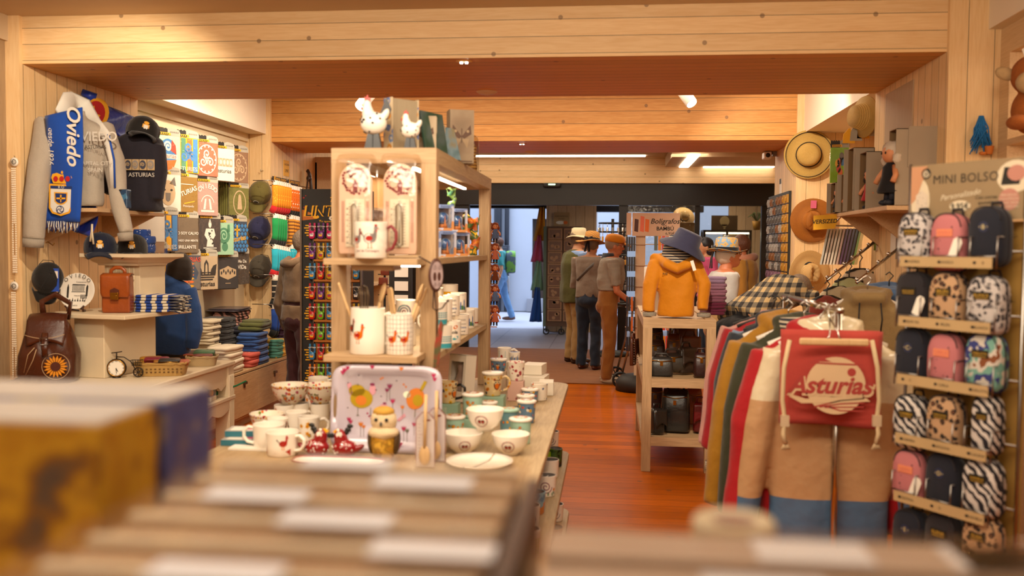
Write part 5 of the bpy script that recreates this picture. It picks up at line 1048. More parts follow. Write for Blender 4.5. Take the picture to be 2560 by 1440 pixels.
q=PY(1090,688,3.44);r=T('oval_hanger','brown oval metal sign with pale scrolls hung right of the shelf unit','hanger',q)
b=MB();b.at((0,0,0),(PI/2,0,.9));b.lathe([(0,.004),(.034,.004),(.038,0),(.034,-.004),(0,-.004)],32,sx=1,sy=1.7);b.build('oval_plate',mat('brown_enamel','#4c2c24',.4),r)
b=MB();b.at((0,0,0),(0,0,.9));f=lambda u,v:(u,-.0052,v);b.dot(0,0,.030,.052,f,0,24);g_=lambda u,v:(u,-.006,v)
for d in(-1,1):b.dot(d*.011,-.005,.008,.017,g_,1,12);[b.poly(q_,g_,1)for q_ in spiral(d*.012,.028,.002,.01,1.3,.0008,n=14)];[b.poly(q_,g_,1)for q_ in spiral(d*.01,-.036,.002,.008,1.3,.0008,n=14)]
b.build('scroll_print',[mat('lilac_grey_enamel','#a89494',.5),mat('brown_enamel','#4c2c24',.4)],r)
g=rel(q);b=MB();b.tube([g(1047,641,3.42),g(1072,655,3.44),g(1086,664,3.44)],.0028,6);b.tube([g(1084,728,3.44),g(1082,770,3.44),g(1090,776,3.43),g(1106,770,3.42),g(1116,755,3.41),g(1120,752,3.41)],.0028,6);b.tube([g(1086,728,3.44),g(1093,800,3.44),g(1090,880,3.44),g(1083,950,3.43),g(1080,985,3.43)],.0028,6);b.ell(g(1120,752,3.41),.005,8,6);b.build('wire_hook',WIRE,r)
b=MB();b.prism([(-.008,0),(.012,.01),(.03,.17),(.02,.19),(-.002,.1)],-.006,.006);q=PY(1088,925,3.43);tag(b.build('painted_leaf',pattern('olive_leaf_paint','blobs',['#2c2a18','#4c4a28','#8a2c1c'],20,.5,ip='LINEAR'),loc=q),'dark olive metal leaf dangling on the wire below the oval sign','ornament')
TOPZ=UZ+.001
def hen(label,px,py,Y,s,rz=0):
 q=PY(px,py,Y);r=T('ceramic_hen',label,'hen figurine',(q.x,q.y,TOPZ),rz,None);
 BS=mat('hen_black','#1a1a1c',.3)
 b=MB();b.ell((.0,0,.1*s),(.052*s,.042*s,.045*s),20,12);b.ell((-.022*s,0,.135*s),(.024*s,.024*s,.045*s),14,10,rot=(0,-.15,0));b.ell((-.026*s,0,.172*s),(.017*s,.017*s,.02*s),12,8);b.ell((.045*s,0,.13*s),(.015*s,.02*s,.03*s),12,8,rot=(0,.5,0));me=remesh(b,.004*s,4);link('body',me,WHITE,r)
 b=MB();rr=random.Random(int(px))
 for k in range(26):
  a,e=rr.uniform(0,2*PI),rr.uniform(-.9,.9);p=Vector((.0525*s*math.cos(e)*math.cos(a),.0425*s*math.cos(e)*math.sin(a),.1*s+.0455*s*math.sin(e)));b.ell(p,(.0045*s,)*3,8,6)
 b.build('dot_print',BS,r)
 b=MB();b.prism([(-.036*s,.185*s),(-.014*s,.182*s),(-.012*s,.2*s),(-.02*s,.196*s),(-.024*s,.212*s),(-.03*s,.198*s),(-.036*s,.204*s)],-.003*s,.003*s);b.ell((-.047*s,0,.158*s),(.006*s,.004*s,.009*s),8,6);b.build('comb',mat('hen_red','#b8201c',.3),r)
 b=MB();b.prism([(-.05*s,.17*s),(-.04*s,.175*s),(-.04*s,.165*s)],-.003*s,.003*s);b.build('beak',YEL,r)
 for sx in(-1,1):b=MB();b.loft([[(sx*.016*s-.018*s,-.014*s,0),(sx*.016*s+.018*s,-.014*s,0),(sx*.016*s+.018*s,.014*s,0),(sx*.016*s-.018*s,.014*s,0)],[(sx*.008*s-.012*s,-.01*s,.068*s),(sx*.008*s+.012*s,-.01*s,.068*s),(sx*.008*s+.012*s,.01*s,.068*s),(sx*.008*s-.012*s,.01*s,.068*s)]]);b.sm=[False]*len(b.f);b.build('leg',BS,r)
 if s>.9:b=MB();b.prism([(.02*s,.12*s),(.05*s,.2*s),(.07*s,.155*s),(.055*s,.115*s)],-.004,.004);b.build('tail',BS,r)
hen('larger white polka dot ceramic hen with red comb on top of the shelf unit',934,365,3.60,1.02);hen('smaller white polka dot ceramic hen in front of the tile pattern book box',1026,365,3.58,.72)
def bookbox(label,px,py,Y,w,d,h,rz,cover,deco=None,spine=None,name='book_box'):
 q=PY(px,py,Y);r=T(name,label,'book box',(q.x,q.y,TOPZ),rz)
 b=MB();b.bx(-w/2,w/2,-d/2,d/2,.0,.004);b.bx(-w/2,w/2,-d/2,-d/2+.004,0,h);b.bx(-w/2,w/2,d/2-.004,d/2,0,h);b.bx(-w/2,-w/2+.004,-d/2,d/2,0,h);b.build('cover',[cover],r)
 b=MB();b.bx(-w/2+.005,w/2-.004,-d/2+.005,d/2-.005,.004,h-.004);b.build('page_block',wood('page_edges','#a8987c','#7c6c54',2,None,kind='Object',fine=260),r)
 if deco:b=MB();deco(b,w,d,h);b.build('cover_picture',[mat('sepia','#5a4030',.7),mat('sepia_light','#a08868',.7),mat('faded_blue','#5a7aa0',.7),mat('ochre','#c8901c',.7)],r)
TILEP=pattern('azulejo_print','floral',['#c8b494','#5a70a0','#c8862c','#7088b0','#a89060'],26,.6,th=.42,dens=1.1,rnd=.1,core='#d0c0a0')
PARCH=pattern('parchment_print','blobs',['#8c7860','#a89478','#b8a488'],8,.7,ip='LINEAR');PARCH2=pattern('parchment_print_dark','blobs',['#6a5844','#8a745c','#9a866c'],8,.7,ip='LINEAR')
def butterfly(b,w,d,h,s=1,fy=None):
 fy=fy if fy is not None else-d/2-.001;f=lambda u,v:(u,fy,v);cz=h*.5
 for sx in(-1,1):b.poly([(0,cz),(sx*w*.36*s,cz+h*.22*s),(sx*w*.4*s,cz+h*.05),(sx*w*.1,cz-.01)],f,0);b.poly([(0,cz-.01),(sx*w*.3*s,cz-h*.04),(sx*w*.22*s,cz-h*.22*s)],f,1);b.dot(sx*w*.25,cz+h*.1,w*.06,None,lambda u,v:(u,fy-.0006,v),1,8)
 b.poly([(-.002,cz-h*.12),(.002,cz-h*.12),(.002,cz+h*.15),(-.002,cz+h*.15)],lambda u,v:(u,fy-.0008,v),0)
bookbox('thick book box with blue and ochre tile print beside the larger polka dot hen',1003,360,3.72,.062,.13,.215,-.75,TILEP)
bookbox('parchment book box with a butterfly behind the smaller hen',1062,358,3.86,.10,.035,.165,.1,PARCH,butterfly);bookbox('faded parchment book box behind the dark leaning plaques',1085,352,4.05,.10,.035,.15,.2,PARCH2)
def plaque(label,px,py,Y,w,h,rz,tilt,m):
 q=PY(px,py,Y);r=T('picture_plaque',label,'plaque',(q.x,q.y,TOPZ),rz);r.rotation_euler=(tilt,0,rz);b=MB();b.bx(-w/2,w/2,-.006,.006,0,h);b.build('picture_board',m,r,bev=.001);b=MB();b.prism([(-.02,.0),(.02,.0),(.008,h*.8),(-.008,h*.8)],.03,.034);b.bx(-.006,.006,.006,.034,h*.74,h*.8);b.build('easel_back',BLACK,r)
GRP=pattern('blue_green_picture','blobs',['#2c4440','#4a6a70','#7a94a0','#8c8468'],9,.5,ip='LINEAR');GRP2=pattern('dark_green_picture','blobs',['#1c2420','#2c4838','#4a5a58'],9,.5,ip='LINEAR')
plaque('tall dark plaque with easel back on top of the shelf unit',1092,375,3.86,.16,.185,1.15,-.18,GRP2);plaque('shorter blue grey plaque with easel back on top of the shelf unit',1122,388,4.02,.15,.15,1.0,-.3,GRP)
bookbox('large sepia butterfly book box at the right of the shelf unit top',1150,405,4.25,.115,.075,.245,.35,PARCH2,lambda b,w,d,h:(butterfly(b,w,d,h),b.poly([(-.05,h*.03),(.05,h*.03),(.05,h*.05),(-.05,h*.05)],lambda u,v:(u,-d/2-.001,v),0)))
q=PY(1191,428,4.85);r=T('corked_bottle','clear glass dome holding a straw ornament at the far end of the shelf unit top','bottle',(q.x-.02,q.y,TOPZ));b=MB();b.lathe([(.03,0),(.034,.01),(.034,.16),(.028,.19),(.012,.205),(0,.207)],24);b.build('glass_dome',GLASS,r);b=MB();b.lathe([(0,0),(.02,.0),(.024,.04),(.016,.09),(.022,.14),(0,.17)],14);b.build('straw_figure',pattern('straw_orn','stripes',['#c89a50','#8c5c28'],60,.8),r)
def globebox(label,px,py,Y,z,w,h,rz=0.5):
 q=PY(px,py,Y);r=T('globe_box',label,'boxed globe',(q.x,q.y,z+.0008),rz);d=w*.9
 b=MB();b.bx(-w/2,w/2,-d/2,d/2,0,.012);b.bx(-w/2,w/2,-d/2,d/2,h-.016,h);b.bx(-w/2,w/2,d/2-.003,d/2,.012,h-.016);b.bx(-w/2,-w/2+.012,-d/2,d/2,.012,h-.016);b.bx(w/2-.010,w/2,-d/2,-d/2+.012,.012,h-.016);b.build('printed_carton',pattern('globe_carton_print','blobs',['#7488b8','#b8bcd0','#c88850'],12,.4,ip='CONSTANT'),r)
 b=MB();b.lathe([(0,.012),(w*.28,.012),(w*.22,.03)],16);b.prism([(-w*.06,.02),(w*.06,.02),(0,h*.62)],-w*.42,-w*.4);b.build('tower_figure',mat('tower_orange','#b8703c',.5),r)
 b=MB();b.ell((0,0,h*.48),w*.34,18,12);b.build('globe',pattern('globe_print','blobs',['#3c5c90','#88a0c0','#506c8c'],14,.15,ip='CONSTANT',coat=.5),r)
 b=MB();b.text('Asturias',w*.16,(0,-d/2-.001,h-.013));b.build('carton_lettering',mat('carton_navy','#1c2c5c',.5),r)
bw,bh=.085,.118
for lab,px,Y,z in(('globe box at the front of the lower layer on the upper shelf',1112,4.15,S1),('globe box at the back of the lower layer on the upper shelf',1148,4.62,S1),('globe box stacked at the front on the upper shelf',1106,4.17,S1+bh+.001),('globe box stacked at the back on the upper shelf',1142,4.6,S1+bh+.001)):globebox(lab,px,640,Y,z,bw,bh)
def dragon(label,loc,s,cols,rz=0):
 r=T('dragon_figurine',label,'dragon figurine',loc,rz);m=pattern('dragon_'+cols[0][1:],'blobs',cols,22,.35,ip='CONSTANT')
 b=MB();b.lathe([(0,0),(.045*s,0),(.042*s,.03*s),(.03*s,.05*s),(0,.055*s)],14);b.tube([(.03*s,0,.03*s),(.035*s,.01,.08*s),(-.01*s,0,.12*s),(.02*s,-.01,.16*s),(-.01*s,-.02*s,.19*s),(-.035*s,-.03*s,.185*s)],[.02*s,.025*s,.024*s,.018*s,.016*s,.008*s],10)
 for sx in(-1,1):b.prism([(sx*.01*s,.12*s),(sx*.06*s,.21*s),(sx*.05*s,.15*s),(sx*.045*s,.1*s)],0,.004)
 for k in range(5):b.prism([(-.008+.01*k*s,.15*s),(.0+.01*k*s,.19*s),(.006+.01*k*s,.15*s)],-.003,.003)
 me=remesh(b,.004,2);link('figure',me,m,r)
q=PY(1171,636,4.98);dragon('orange and green dragon figurine at the far end of the upper shelf',(q.x,q.y,S1+.001),1.12,['#c8781c','#a8501c','#3c5028','#d8a828'])
q=PY(1128,500,4.35);dragon('small teal winged dragon figurine on top of the globe boxes',(q.x,q.y,S1+2*bh+.003),.45,['#3c6a50','#7a9c54','#2c4a5c'])
MH=.098;z1=S2;z2=S2+MH+.003
TX=d_text((('CLASES',.012,0,13),('de personas',.009,0,13),('Urbana',.016,0,6),('y rural',.013,0,8),('LIBRE',.013,0,13)))
def d_cow(b,f,g,h,rt):b.dot(0,h*.45,.018,.022,f,0,14);b.dot(-.016,h*.62,.008,.014,f,8,8);b.dot(.012,h*.75,.012,.008,f,9,8,.5);b.text('Lola',.022,(.004,0,h*.45),mi=8,mp=g,off=.02);b.dot(.012,h*.25,.016,.008,f,7,10,.4)
def d_tiles(c_=7):
 def fn(b,f,g,h,rt):
  for k in range(-6,7):
   for j in range(3):b.poly([(.009*k-.004,h*.35+.009*j),(.009*k,h*.35+.009*j+.004),(.009*k+.004,h*.35+.009*j),(.009*k,h*.35+.009*j-.004)],f,c_)
   b.poly([(.009*k-.0045,0.004),(.009*k+.0045,.004),(.009*k+.0045,h*.25),(.009*k-.0045,h*.25)],f,c_)
 return fn
def d_yel(b,f,g,h,rt):
 for k in range(-8,8):b.poly([(.008*k,h*.38),(.008*k+.008,h*.38),(.008*k+.008,h*.66),(.008*k,h*.66)],f,3);b.poly([(.008*k,.004),(.008*k+.008,.004),(.008*k+.008,h*.2),(.008*k,h*.2)],f,3)
BKR=mat('glaze_black','#1c1814',.25)
for lab,px,Y,z,dec,rz,ins in(('blue tile mug at the near end of the lower mug layer',1106,3.86,z1,d_tiles(),.35,None),('cow face mug in the lower mug layer',1130,4.10,z1,d_cow,.3,None),('black rimmed lettered mug in the lower mug layer',1152,4.5,z1,TX,.3,BKR),('city skyline mug at the far end of the lower mug layer',1168,4.85,z1,d_sky,.3,None),('blue tile mug at the near end of the upper mug layer',1094,3.86,z2,d_tiles(),.35,None),('cow mug behind the oval sign in the upper mug layer',1108,4.08,z2,d_cow,-.5,None),('black rimmed lettered mug in the upper mug layer',1128,4.38,z2,TX,.3,BKR),('city skyline mug in the upper mug layer',1146,4.62,z2,d_sky,.3,None),('white mug with a red lace band at the far end of the upper mug layer',1177,4.98,z2-.05,multi(d_band(.02,.004,40,(2,2))),.3,None)):
 q=PY(px,800,Y);o=mug('mug',lab,'mug',(q.x,q.y,z+.0008 if z!=z2-.05 else S2+.0008),.041,MH,rz,.04,decor=dec,handle=2.6,inside=ins)
for lab,px,Y in(('large yellow banded mug with handle at the back of the upper layer',1152,4.9),('yellow banded mug half hidden behind the oval sign',1116,4.45)):
 q=PY(px,800,Y);q.x-=.06;z_=S2;mug('mug',lab,'mug',(q.x,q.y,z2+.02),.044,.11,.3,.043,decor=d_yel,handle=3.0);mug('mug','plain white mug under the '+lab.split(' with')[0].split(' half')[0]+(' at the back' if 'large' in lab else ''),'mug',(q.x,q.y,S2+.0008),.044,.117,.3,.043,handle=3.0)
def d_swirl(b,f,g,h,rt):[b.poly(q_,f,(11,4,7)[k%3])for k in range(3)for q_ in spiral(0,h*.5,.003+.004*k,.03+.002*k,2.2,.002,k*2.1,40)]
for lab,px,Y,z,dec,ins in(('plum spiral mug behind the grid pot',1016,3.95,S2,d_swirl,None),('plum spiral mug stacked on another behind the grid pot',1014,3.95,S2+MH+.003,d_swirl,None),('lime green mug with a cow behind the jug',962,3.95,S2,multi(lambda b,f,g,h,rt:[b.poly([(.01*k,.03),(.01*k+.01,.03),(.01*k+.01,h*.9),(.01*k,h*.9)],f,14)for k in range(-6,7)],lambda b,f,g,h,rt:(b.dot(0,.025,.012,.009,g,0,10),b.dot(-.004,.026,.004,None,g,8,8))),None)):
 q=PY(px,760,Y);mug('mug',lab,'mug',(q.x,q.y,z+.0008),.043,MH,.1,.042,decor=dec,handle=2.0,inside=ins)
# ================================================================== table top crockery
OWLP=pattern('owl_flower_print','floral',['#d2b684','#c8781c','#dca41c','#4a4a58','#e0c890','#b85a1c'],52,.25,th=.42,coat=.3)
BLUP=pattern('blue_flower_print','floral',['#5c7890','#c84c2c','#dca41c','#e0d4bc','#2c4468'],60,.25,th=.4,coat=.3)
FLORW=pattern('white_red_flower_print','floral',['#e6dac8','#b84a50','#c87880','#8a5a5a'],46,.25,th=.36,coat=.3)
WILD=pattern('white_wild_flower_print','floral',['#e6dac8','#3c5c90','#d06a1c','#4a7a3c'],55,.25,th=.3,dens=.6,coat=.3)
AUT=pattern('autumn_bowl_print','floral',['#e8dcc8','#d8641c','#dca41c','#b85a70','#6a8a3c','#a8241c'],50,.25,th=.34,dens=.75,core='#8a3a14',coat=.3)
MINT=CER[9];LIDW=[WHITE,CER[1],CER[2],CER[8]]
def bowl(name,label,loc,rt,h,rz=0,body=None,decor=None,inside=None):
 return mug(name,label,'bowl',loc,rt,h,rz,rt*.42,body=body,decor=decor,handle=None,inside=inside,prof=[(rt*.46,0),(rt*.46,.008),(rt*.7,h*.25),(rt*.88,h*.55),(rt,h)])
q=onT(706,1136);mug('mug','front wide white mug with a red rooster scene and handle on the right','mug',q,.061,.085,-.1,.056,decor=multi(d_chick(.03,.05,.03,2,2),lambda b,f,g,h,rt:(b.poly([(-.02,.004),(.06,.004),(.06,.03),(.04,.022),(0,.016)],f,2),b.poly([(-.05,.01),(-.044,.01),(-.05,.05)],f,2))),handle=-.15)
q=onT(672,1120);mug('mug','plain white mug with a red farm silhouette and handle on the left','mug',q,.060,.092,.1,.055,decor=lambda b,f,g,h,rt:(b.poly([(.02,.005),(.05,.005),(.045,.04),(.03,.02)],f,2)),handle=3.2)
qa=onT(668,1078);bowl('bowl','cream flower and owl bowl at the left edge of the table',qa,.072,.075,0,AUT,d_band(.066,.004,40))
mug('mug','small white mug with a rooster in front of the flower bowls','mug',onT(694,1096),.042,.082,.4,.038,decor=d_chick(.025,.04,.03,4,2),handle=3.5)
mug('mug','white mug with yellow flowers in front of the tray','mug',onT(772,1098),.044,.09,0,.04,decor=d_flowers(7,.02,.07,.011,(3,3,4),-.04,.02,4),handle=.4)
mug('mug','plain cream mug lying between the flower bowls','mug',onT(742,1078),.046,.082,0,.042,decor=lambda b,f,g,h,rt:b.poly([(-.03,.02),(-.02,.02),(-.03,.06)],f,4),handle=1.0)
for px,py,lab in((710,1055,'left cream mug carrying the upper flower bowl'),(748,1050,'right cream mug carrying the upper flower bowl')):mug('mug',lab,'mug',onT(px,py),.043,.075,0,.04,handle=1.6,decor=d_flowers(4,.02,.06,.01,(3,2),-.04,.04,9))
qb=onT(726,1052);bowl('bowl','upper cream flower bowl with owls stacked above the mugs',(qb.x,qb.y,TZ+.078),.083,.085,0,AUT,multi(d_band(.077,.0045,44),d_owl(.0,.035,.018),d_owl(.04,.036,.018)))
mug('mug','cream mug carrying the flower bowl beside the tray','mug',onT(800,1048),.043,.07,0,.04,handle=1.6)
qb=onT(803,1048);bowl('bowl','cream flower bowl with owls half hidden by the tray',(qb.x,qb.y,TZ+.073),.075,.085,0,AUT,multi(d_band(.077,.0045,40),d_owl(-.03,.036,.018),d_owl(.0,.035,.018)))
mug('mug','white mug with red flame flowers behind the flower bowls','mug',onT(788,1016),.052,.09,0,.046,decor=d_flowers(14,.01,.06,.012,(2,9,2),-.06,.06,3),handle=.2,inside=None)
mug('mug','far white mug beside the key ring stand','mug',onT(796,992),.052,.1,0,.046,handle=.0);mug('mug','cup with sage green inside behind the tray','cup',onT(815,1026),.052,.075,0,.046,handle=None,inside=mat('sage_glaze','#6c9080',.3))
def outline(w,h,k=.28,n=56):return[(w/2*math.copysign(abs(math.cos(a))**k,math.cos(a)),h/2*math.copysign(abs(math.sin(a))**k,math.sin(a)))for a in[2*PI*i/n for i in range(n)]]
s=mp(3.36);tw,th_=292*s,226*s
q=PY(962,1141,3.36);q.z=TZ+.002;r=T('serving_tray','pale lilac melamine tray printed with painted hens, propped upright','tray',q);r.rotation_euler=(-.10,0,.0)
bm=bmesh.new()
def loop(pts):
 vs=[bm.verts.new(p)for p in pts];return[bm.edges.new((vs[i],vs[(i+1)%len(vs)]))for i in range(len(vs))],vs
oe,ov=loop([(x,0,z+th_/2)for x,z in outline(tw,th_)]);ie,iv=loop([(x,.0,z+th_/2)for x,z in outline(tw-.055,th_-.04)])
he=[]
for sx in(-1,1):
 e,_=loop([(sx*(tw/2-.016)+.007*math.cos(a),0,th_*.52+.045*math.copysign(abs(math.sin(a))**.6,math.sin(a)))for a in[2*PI*k/16 for k in range(16)]]);he+=e
bmesh.ops.triangle_fill(bm,use_beauty=True,edges=oe+ie+he)
n=len(iv);be,bv=loop([(x,.022,z+th_/2)for x,z in outline(tw-.085,th_-.07)])
for i in range(n):bm.faces.new((iv[i],iv[(i+1)%n],bv[(i+1)%n],bv[i]))
bm.faces.new(bv);me=bpy.data.meshes.new('tray_body');bm.to_mesh(me);bm.free();me.polygons.foreach_set('use_smooth',[True]*len(me.polygons))
o=link('tray_body',me,mat('lilac_melamine','#bcb2be',.12,.02,coat=.5),r,solid=.004)
o.modifiers.new('n','WEIGHTED_NORMAL')if False else None
b=MB();tf=lambda y:(lambda u,v:(((u-962)*s),y,(1143-v)*s));F0,F1,F2=tf(.0185),tf(.0178),tf(.0172);FR=tf(-.003)
def tulip(u,v,k,c_,F=F0,st=True):
 b.poly([(u-4*k,v),(u,v+5*k),(u+4*k,v),(u+4.5*k,v-5*k),(u+1.5*k,v-2*k),(u,v-6*k),(u-1.5*k,v-2*k),(u-4.5*k,v-5*k)][::-1],F,c_)
 if st:b.poly([(u-.6,v+4),(u+.6,v+4),(u+1,v+24*k),(u,v+24*k)][::-1],F,4)
b.dot(893,1005,30,25,F0,0,22);b.dot(880,985,22,16,F0,0,14);b.dot(892,1010,15,13,F1,3,14,.2);b.dot(922,982,9,14,F0,1,12);b.dot(921,968,7,4,F1,2,8);b.poly([(929,980),(934,982),(929,984)][::-1],F0,5);b.poly([(862,998),(853,968),(864,964),(869,992)][::-1],F0,1)
for x in(884,918):b.poly([(x-.8,1028),(x+.8,1028),(x+.8,1050),(x-.8,1050)][::-1],F0,4);b.poly([(x-5,1050),(x+6,1050),(x,1047)],F0,4)
b.dot(1036,1002,24,28,F0,3,20,.3);b.dot(1042,1006,13,15,F1,0,14);b.dot(1013,992,10,9,F0,7,12);b.poly([(1052,985),(1066,958),(1058,955),(1046,978)][::-1],F0,0);b.poly([(1035,1028),(1037,1028),(1036,1050),(1034,1050)][::-1],F0,4)
b.dot(958,1046,22,16,F0,2,16);b.dot(953,1028,11,12,F1,1,14);b.dot(955,1016,5,3,F2,2,8);b.poly([(940,1023),(946,1025),(940,1028)][::-1],F1,4);b.poly([(988,1058),(1008,1040),(1012,1048),(994,1062)][::-1],F0,1)
for u,v,k,c_ in((967,972,1.5,2),(960,982,1.2,2),(976,1010,1.4,6),(893,1072,1.4,3),(901,1078,1.1,3),(1007,1080,1.4,6),(1016,1085,1.2,4),(861,1060,1.2,6),(866,1066,1.2,6),(1034,1068,1.2,6),(1002,1025,1.1,3)):tulip(u,v,k,c_)
for u,v,k,c_ in((850,932,1.5,6),(858,926,1.2,6),(845,938,1.3,6),(923,922,1.3,6),(1000,925,1.2,3),(1085,940,1.4,6),(1088,950,1.2,6),(1060,1118,1.3,6),(996,1128,1.5,6),(1003,1118,1.3,6)):tulip(u,v,k,c_,FR,False)
for u,v,c_ in((943,953,3),(948,950,3),(915,1050,6),(920,1056,6),(910,1043,6),(1004,966,3),(1010,972,3),(884,945,5),(938,935,5),(985,957,5),(856,965,5),(945,998,5),(857,1030,5),(980,1033,5),(882,970,4)):b.dot(u,v,2.6 if c_!=5 else 1.6,None,F0,c_,8)
b.build('hen_print',[mat('tray_mustard','#a88c1c',.2,coat=.4),mat('tray_pink','#c8909c',.2,coat=.4),mat('tray_plum','#7c3050',.2,coat=.4),mat('tray_orange','#c8742c',.2,coat=.4),mat('tray_line','#6a6858',.2,coat=.4),mat('tray_black','#26242a',.2),mat('tray_crimson','#a83058',.2,coat=.4),mat('tray_pale','#d8e0c8',.2)],r)
q=PY(960,1143,3.24);q.z=TZ+.001;r=T('owl_figurine','fluffy owl figurine with a golden speckled body standing before the tray','owl figurine',q)
b=MB();b.lathe([(0,0),(.028,.002),(.042,.03),(.05,.065),(.046,.1),(.03,.12),(0,.128)],24);b.build('body',pattern('golden_owl_speckle','blobs',['#7a5410','#b88420','#8c6414','#c89a30'],30,.4,ip='LINEAR'),r)
b=MB();b.ell((0,-.004,.15),(.048,.04,.046),20,14);b.ell((0,-.012,.108),(.056,.044,.026),20,10);b.v=[tuple(Vector(p)+noise.noise_vector(Vector(p)*120)*.004)for p in b.v];b.build('downy_ruff',mat('owl_down','#d8c09a',.95,.1,40,bump=.6,bs=160),r)
b=MB();b.ell((0,-.006,.182),(.04,.034,.02),18,8);b.build('golden_cap',mat('owl_cap','#b88c34',.8,.2,60),r)
for d in(-1,1):b=MB();b.ell((d*.019,-.042,.158),(.007,.004,.007),10,8);b.build('eye',BLACK,r)
b=MB();b.ell((0,-.046,.143),(.005,.006,.009),10,8);b.build('beak',mat('grey_beak','#4a4644',.4),r)
for d in(-1,1):b=MB();b.ell((d*.047,.0,.07),(.012,.03,.045),12,10,rot=(0,d*.1,0));b.build('wing',mat('owl_wing','#4a3210',.5,.3,40),r)
def redhen(label,px,sx):
 q=PY(px,1133,3.30);q.z=TZ+.001;r=T('red_hen_figurine',label,'hen figurine',q);r.scale=(sx,1,1)
 RG=mat('red_glaze','#8c1418',.15,.06,coat=.5)
 b=MB();b.ell((0,0,.03),(.048,.034,.032),18,12);b.ell((.014,0,.06),(.026,.024,.042),16,10,rot=(0,.2,0));b.ell((-.05,0,.03),(.028,.014,.012),12,8,rot=(0,.5,0));me=remesh(b,.0035,4);link('body',me,RG,r)
 b=MB();b.dot(.016,.082,.011,None,lambda u,v:(u,-.0235+.3*abs(v-.082),v),0,14)
 for k in range(46):
  a,e=R.uniform(0,2*PI),R.uniform(-.6,.9);p=Vector((.0485*math.cos(e)*math.cos(a),.0345*math.cos(e)*math.sin(a),.03+.0325*math.sin(e)));b.ell(p,(.0022,.0022,.0034),6,5)
 b.ell((.02,-.018,.098),.006,8,6);b.build('white_dots',WHITE,r)
 b=MB();b.prism([(.03,.08),(.045,.09),(.034,.098),(.026,.1)],-.006,.006);b.build('beak',YEL,r)
 b=MB();[b.ell(p,q_,10,8)for p,q_ in(((-.012,0,.098),(.012,.006,.01)),((-.02,0,.112),(.012,.006,.008)),((-.006,0,.088),(.01,.006,.01)))];b.build('black_comb',BLACK,r)
 b=MB();b.ell((.048,0,.075),(.008,.006,.01),10,8);b.build('wattle',BLACK,r)
redhen('left of two red speckled ceramic hens in front of the tray, facing right',792,1.0);redhen('right of two red speckled ceramic hens in front of the tray, facing left',862,-1.0)
q=onT(868,1150);r=T('oblong_dish','long cream dish with red end panels lying in front of the owl','dish',(q.x,3.13,TZ+.001));b=MB();n=40
for w_,z,i in((.15,0,0),):pass
ring=lambda k,z:[(k*.165*math.copysign(abs(math.cos(a))**.5,math.cos(a)),k**1.6*.055*math.copysign(abs(math.sin(a))**.6,math.sin(a)),z)for a in[2*PI*i/n for i in range(n)]]
b.loft([ring(.86,0),ring(1.0,.024)],caps=False);b.loft([ring(.98,.024),ring(.84,.004)],caps=False);b.add(ring(.86,.0),[tuple(range(n))]);b.add(ring(.84,.004),[tuple(range(n))]);b.build('dish_body',WHITE,r)
b=MB();b.tube([(x,y,.025)for x,y,z in ring(.99,0)],.0028,6,closed=True);b.build('red_rim',mat('rim_red','#9c3a34',.3),r)
for sx,lab in((-1,'left half of a white split plate lying at the table front'),(1,'right half of a white split plate lying at the table front')):
 q=onT(1197,1168);b=MB();a0=PI/2 if sx<0 else-PI/2;b.lathe([(0,.004),(.07,.004),(.1,.014),(.116,.022),(.117,.019),(.1,.01),(.06,0),(0,0)],24,a0=a0,a1=a0+PI);o=b.build('half_plate',WHITE,loc=(q.x+sx*.003,3.22,TZ+.001),rz=-.35);tag(o,lab,'plate')
for k,(px,Y,lab)in enumerate(((1063,3.17,'front house shaped measuring card pack with a wooden spoon'),(1090,3.26,'rear house shaped measuring card pack with a wooden spoon'))):
 q=PY(px,1143,Y);q.z=TZ+.001;r=T('measuring_pack',lab,'spoon pack',q,.0)
 b=MB();P=[(-.035,0),(.035,0),(.035,.17),(.012,.195),(-.012,.195),(-.035,.17)];b.prism(P,0,.004,0);b.prism([(x*.92,.003+z*.975)for x,z in P],-.0006,0,1);[b.poly([(-.026,.02+.012*i),(-.018 if i%4 else-.010,.02+.012*i),(-.018 if i%4 else-.010,.021+.012*i),(-.026,.021+.012*i)],lambda u,v:(u,-.0012,v),0)for i in range(12)];b.dot(.0,.165,.008,.006,lambda u,v:(u,-.0012,v),0,8);b.dot(.012,.168,.008,.004,lambda u,v:(u,-.0012,v),0,8);b.build('ruler_card',[BURG,mat('card_lilac','#d0c4c4',.5)],r)
 b=MB();b.tube([(0,-.012,.07),(.004,-.012,.26)],.006,8);b.ell((0,-.012,.045),(.02,.007,.035),14,10);b.build('wooden_spoon',BEECH,r);b=MB();b.bx(-.038,.038,-.024,-.004,.0,.2);b.build('clear_sleeve',FILM,r)
bowl('bowl','white bowl with a robin wreath stacked on top of two others',(lambda q:(q.x,q.y,TZ+.083))(onT(1212,1128)),.072,.08,-.1,None,d_wreath(.042,.026))
bowl('bowl','white robin wreath bowl at the lower left of three',onT(1158,1132),.074,.078,.25,None,d_wreath(.036,.024));bowl('bowl','white robin wreath bowl at the lower right of three',onT(1276,1136),.072,.078,-.05,None,d_wreath(.038,.026))
AUTF=lambda seed:multi(d_flowers(16,.005,.07,.008,(2,9,2,4,3),-.03,.05,seed))
def jar(label,px,py,rt,h,body,dec=None,lid=None,z=TZ,rz=0,name='lidded_jar',cat='jar',handle=None):q=onT(px,py,TZ);q.z=z+.0008;return mug(name,label,cat,q,rt,h,rz,rt*.92,body=body,decor=dec,handle=handle,lid=lid or LIDW)
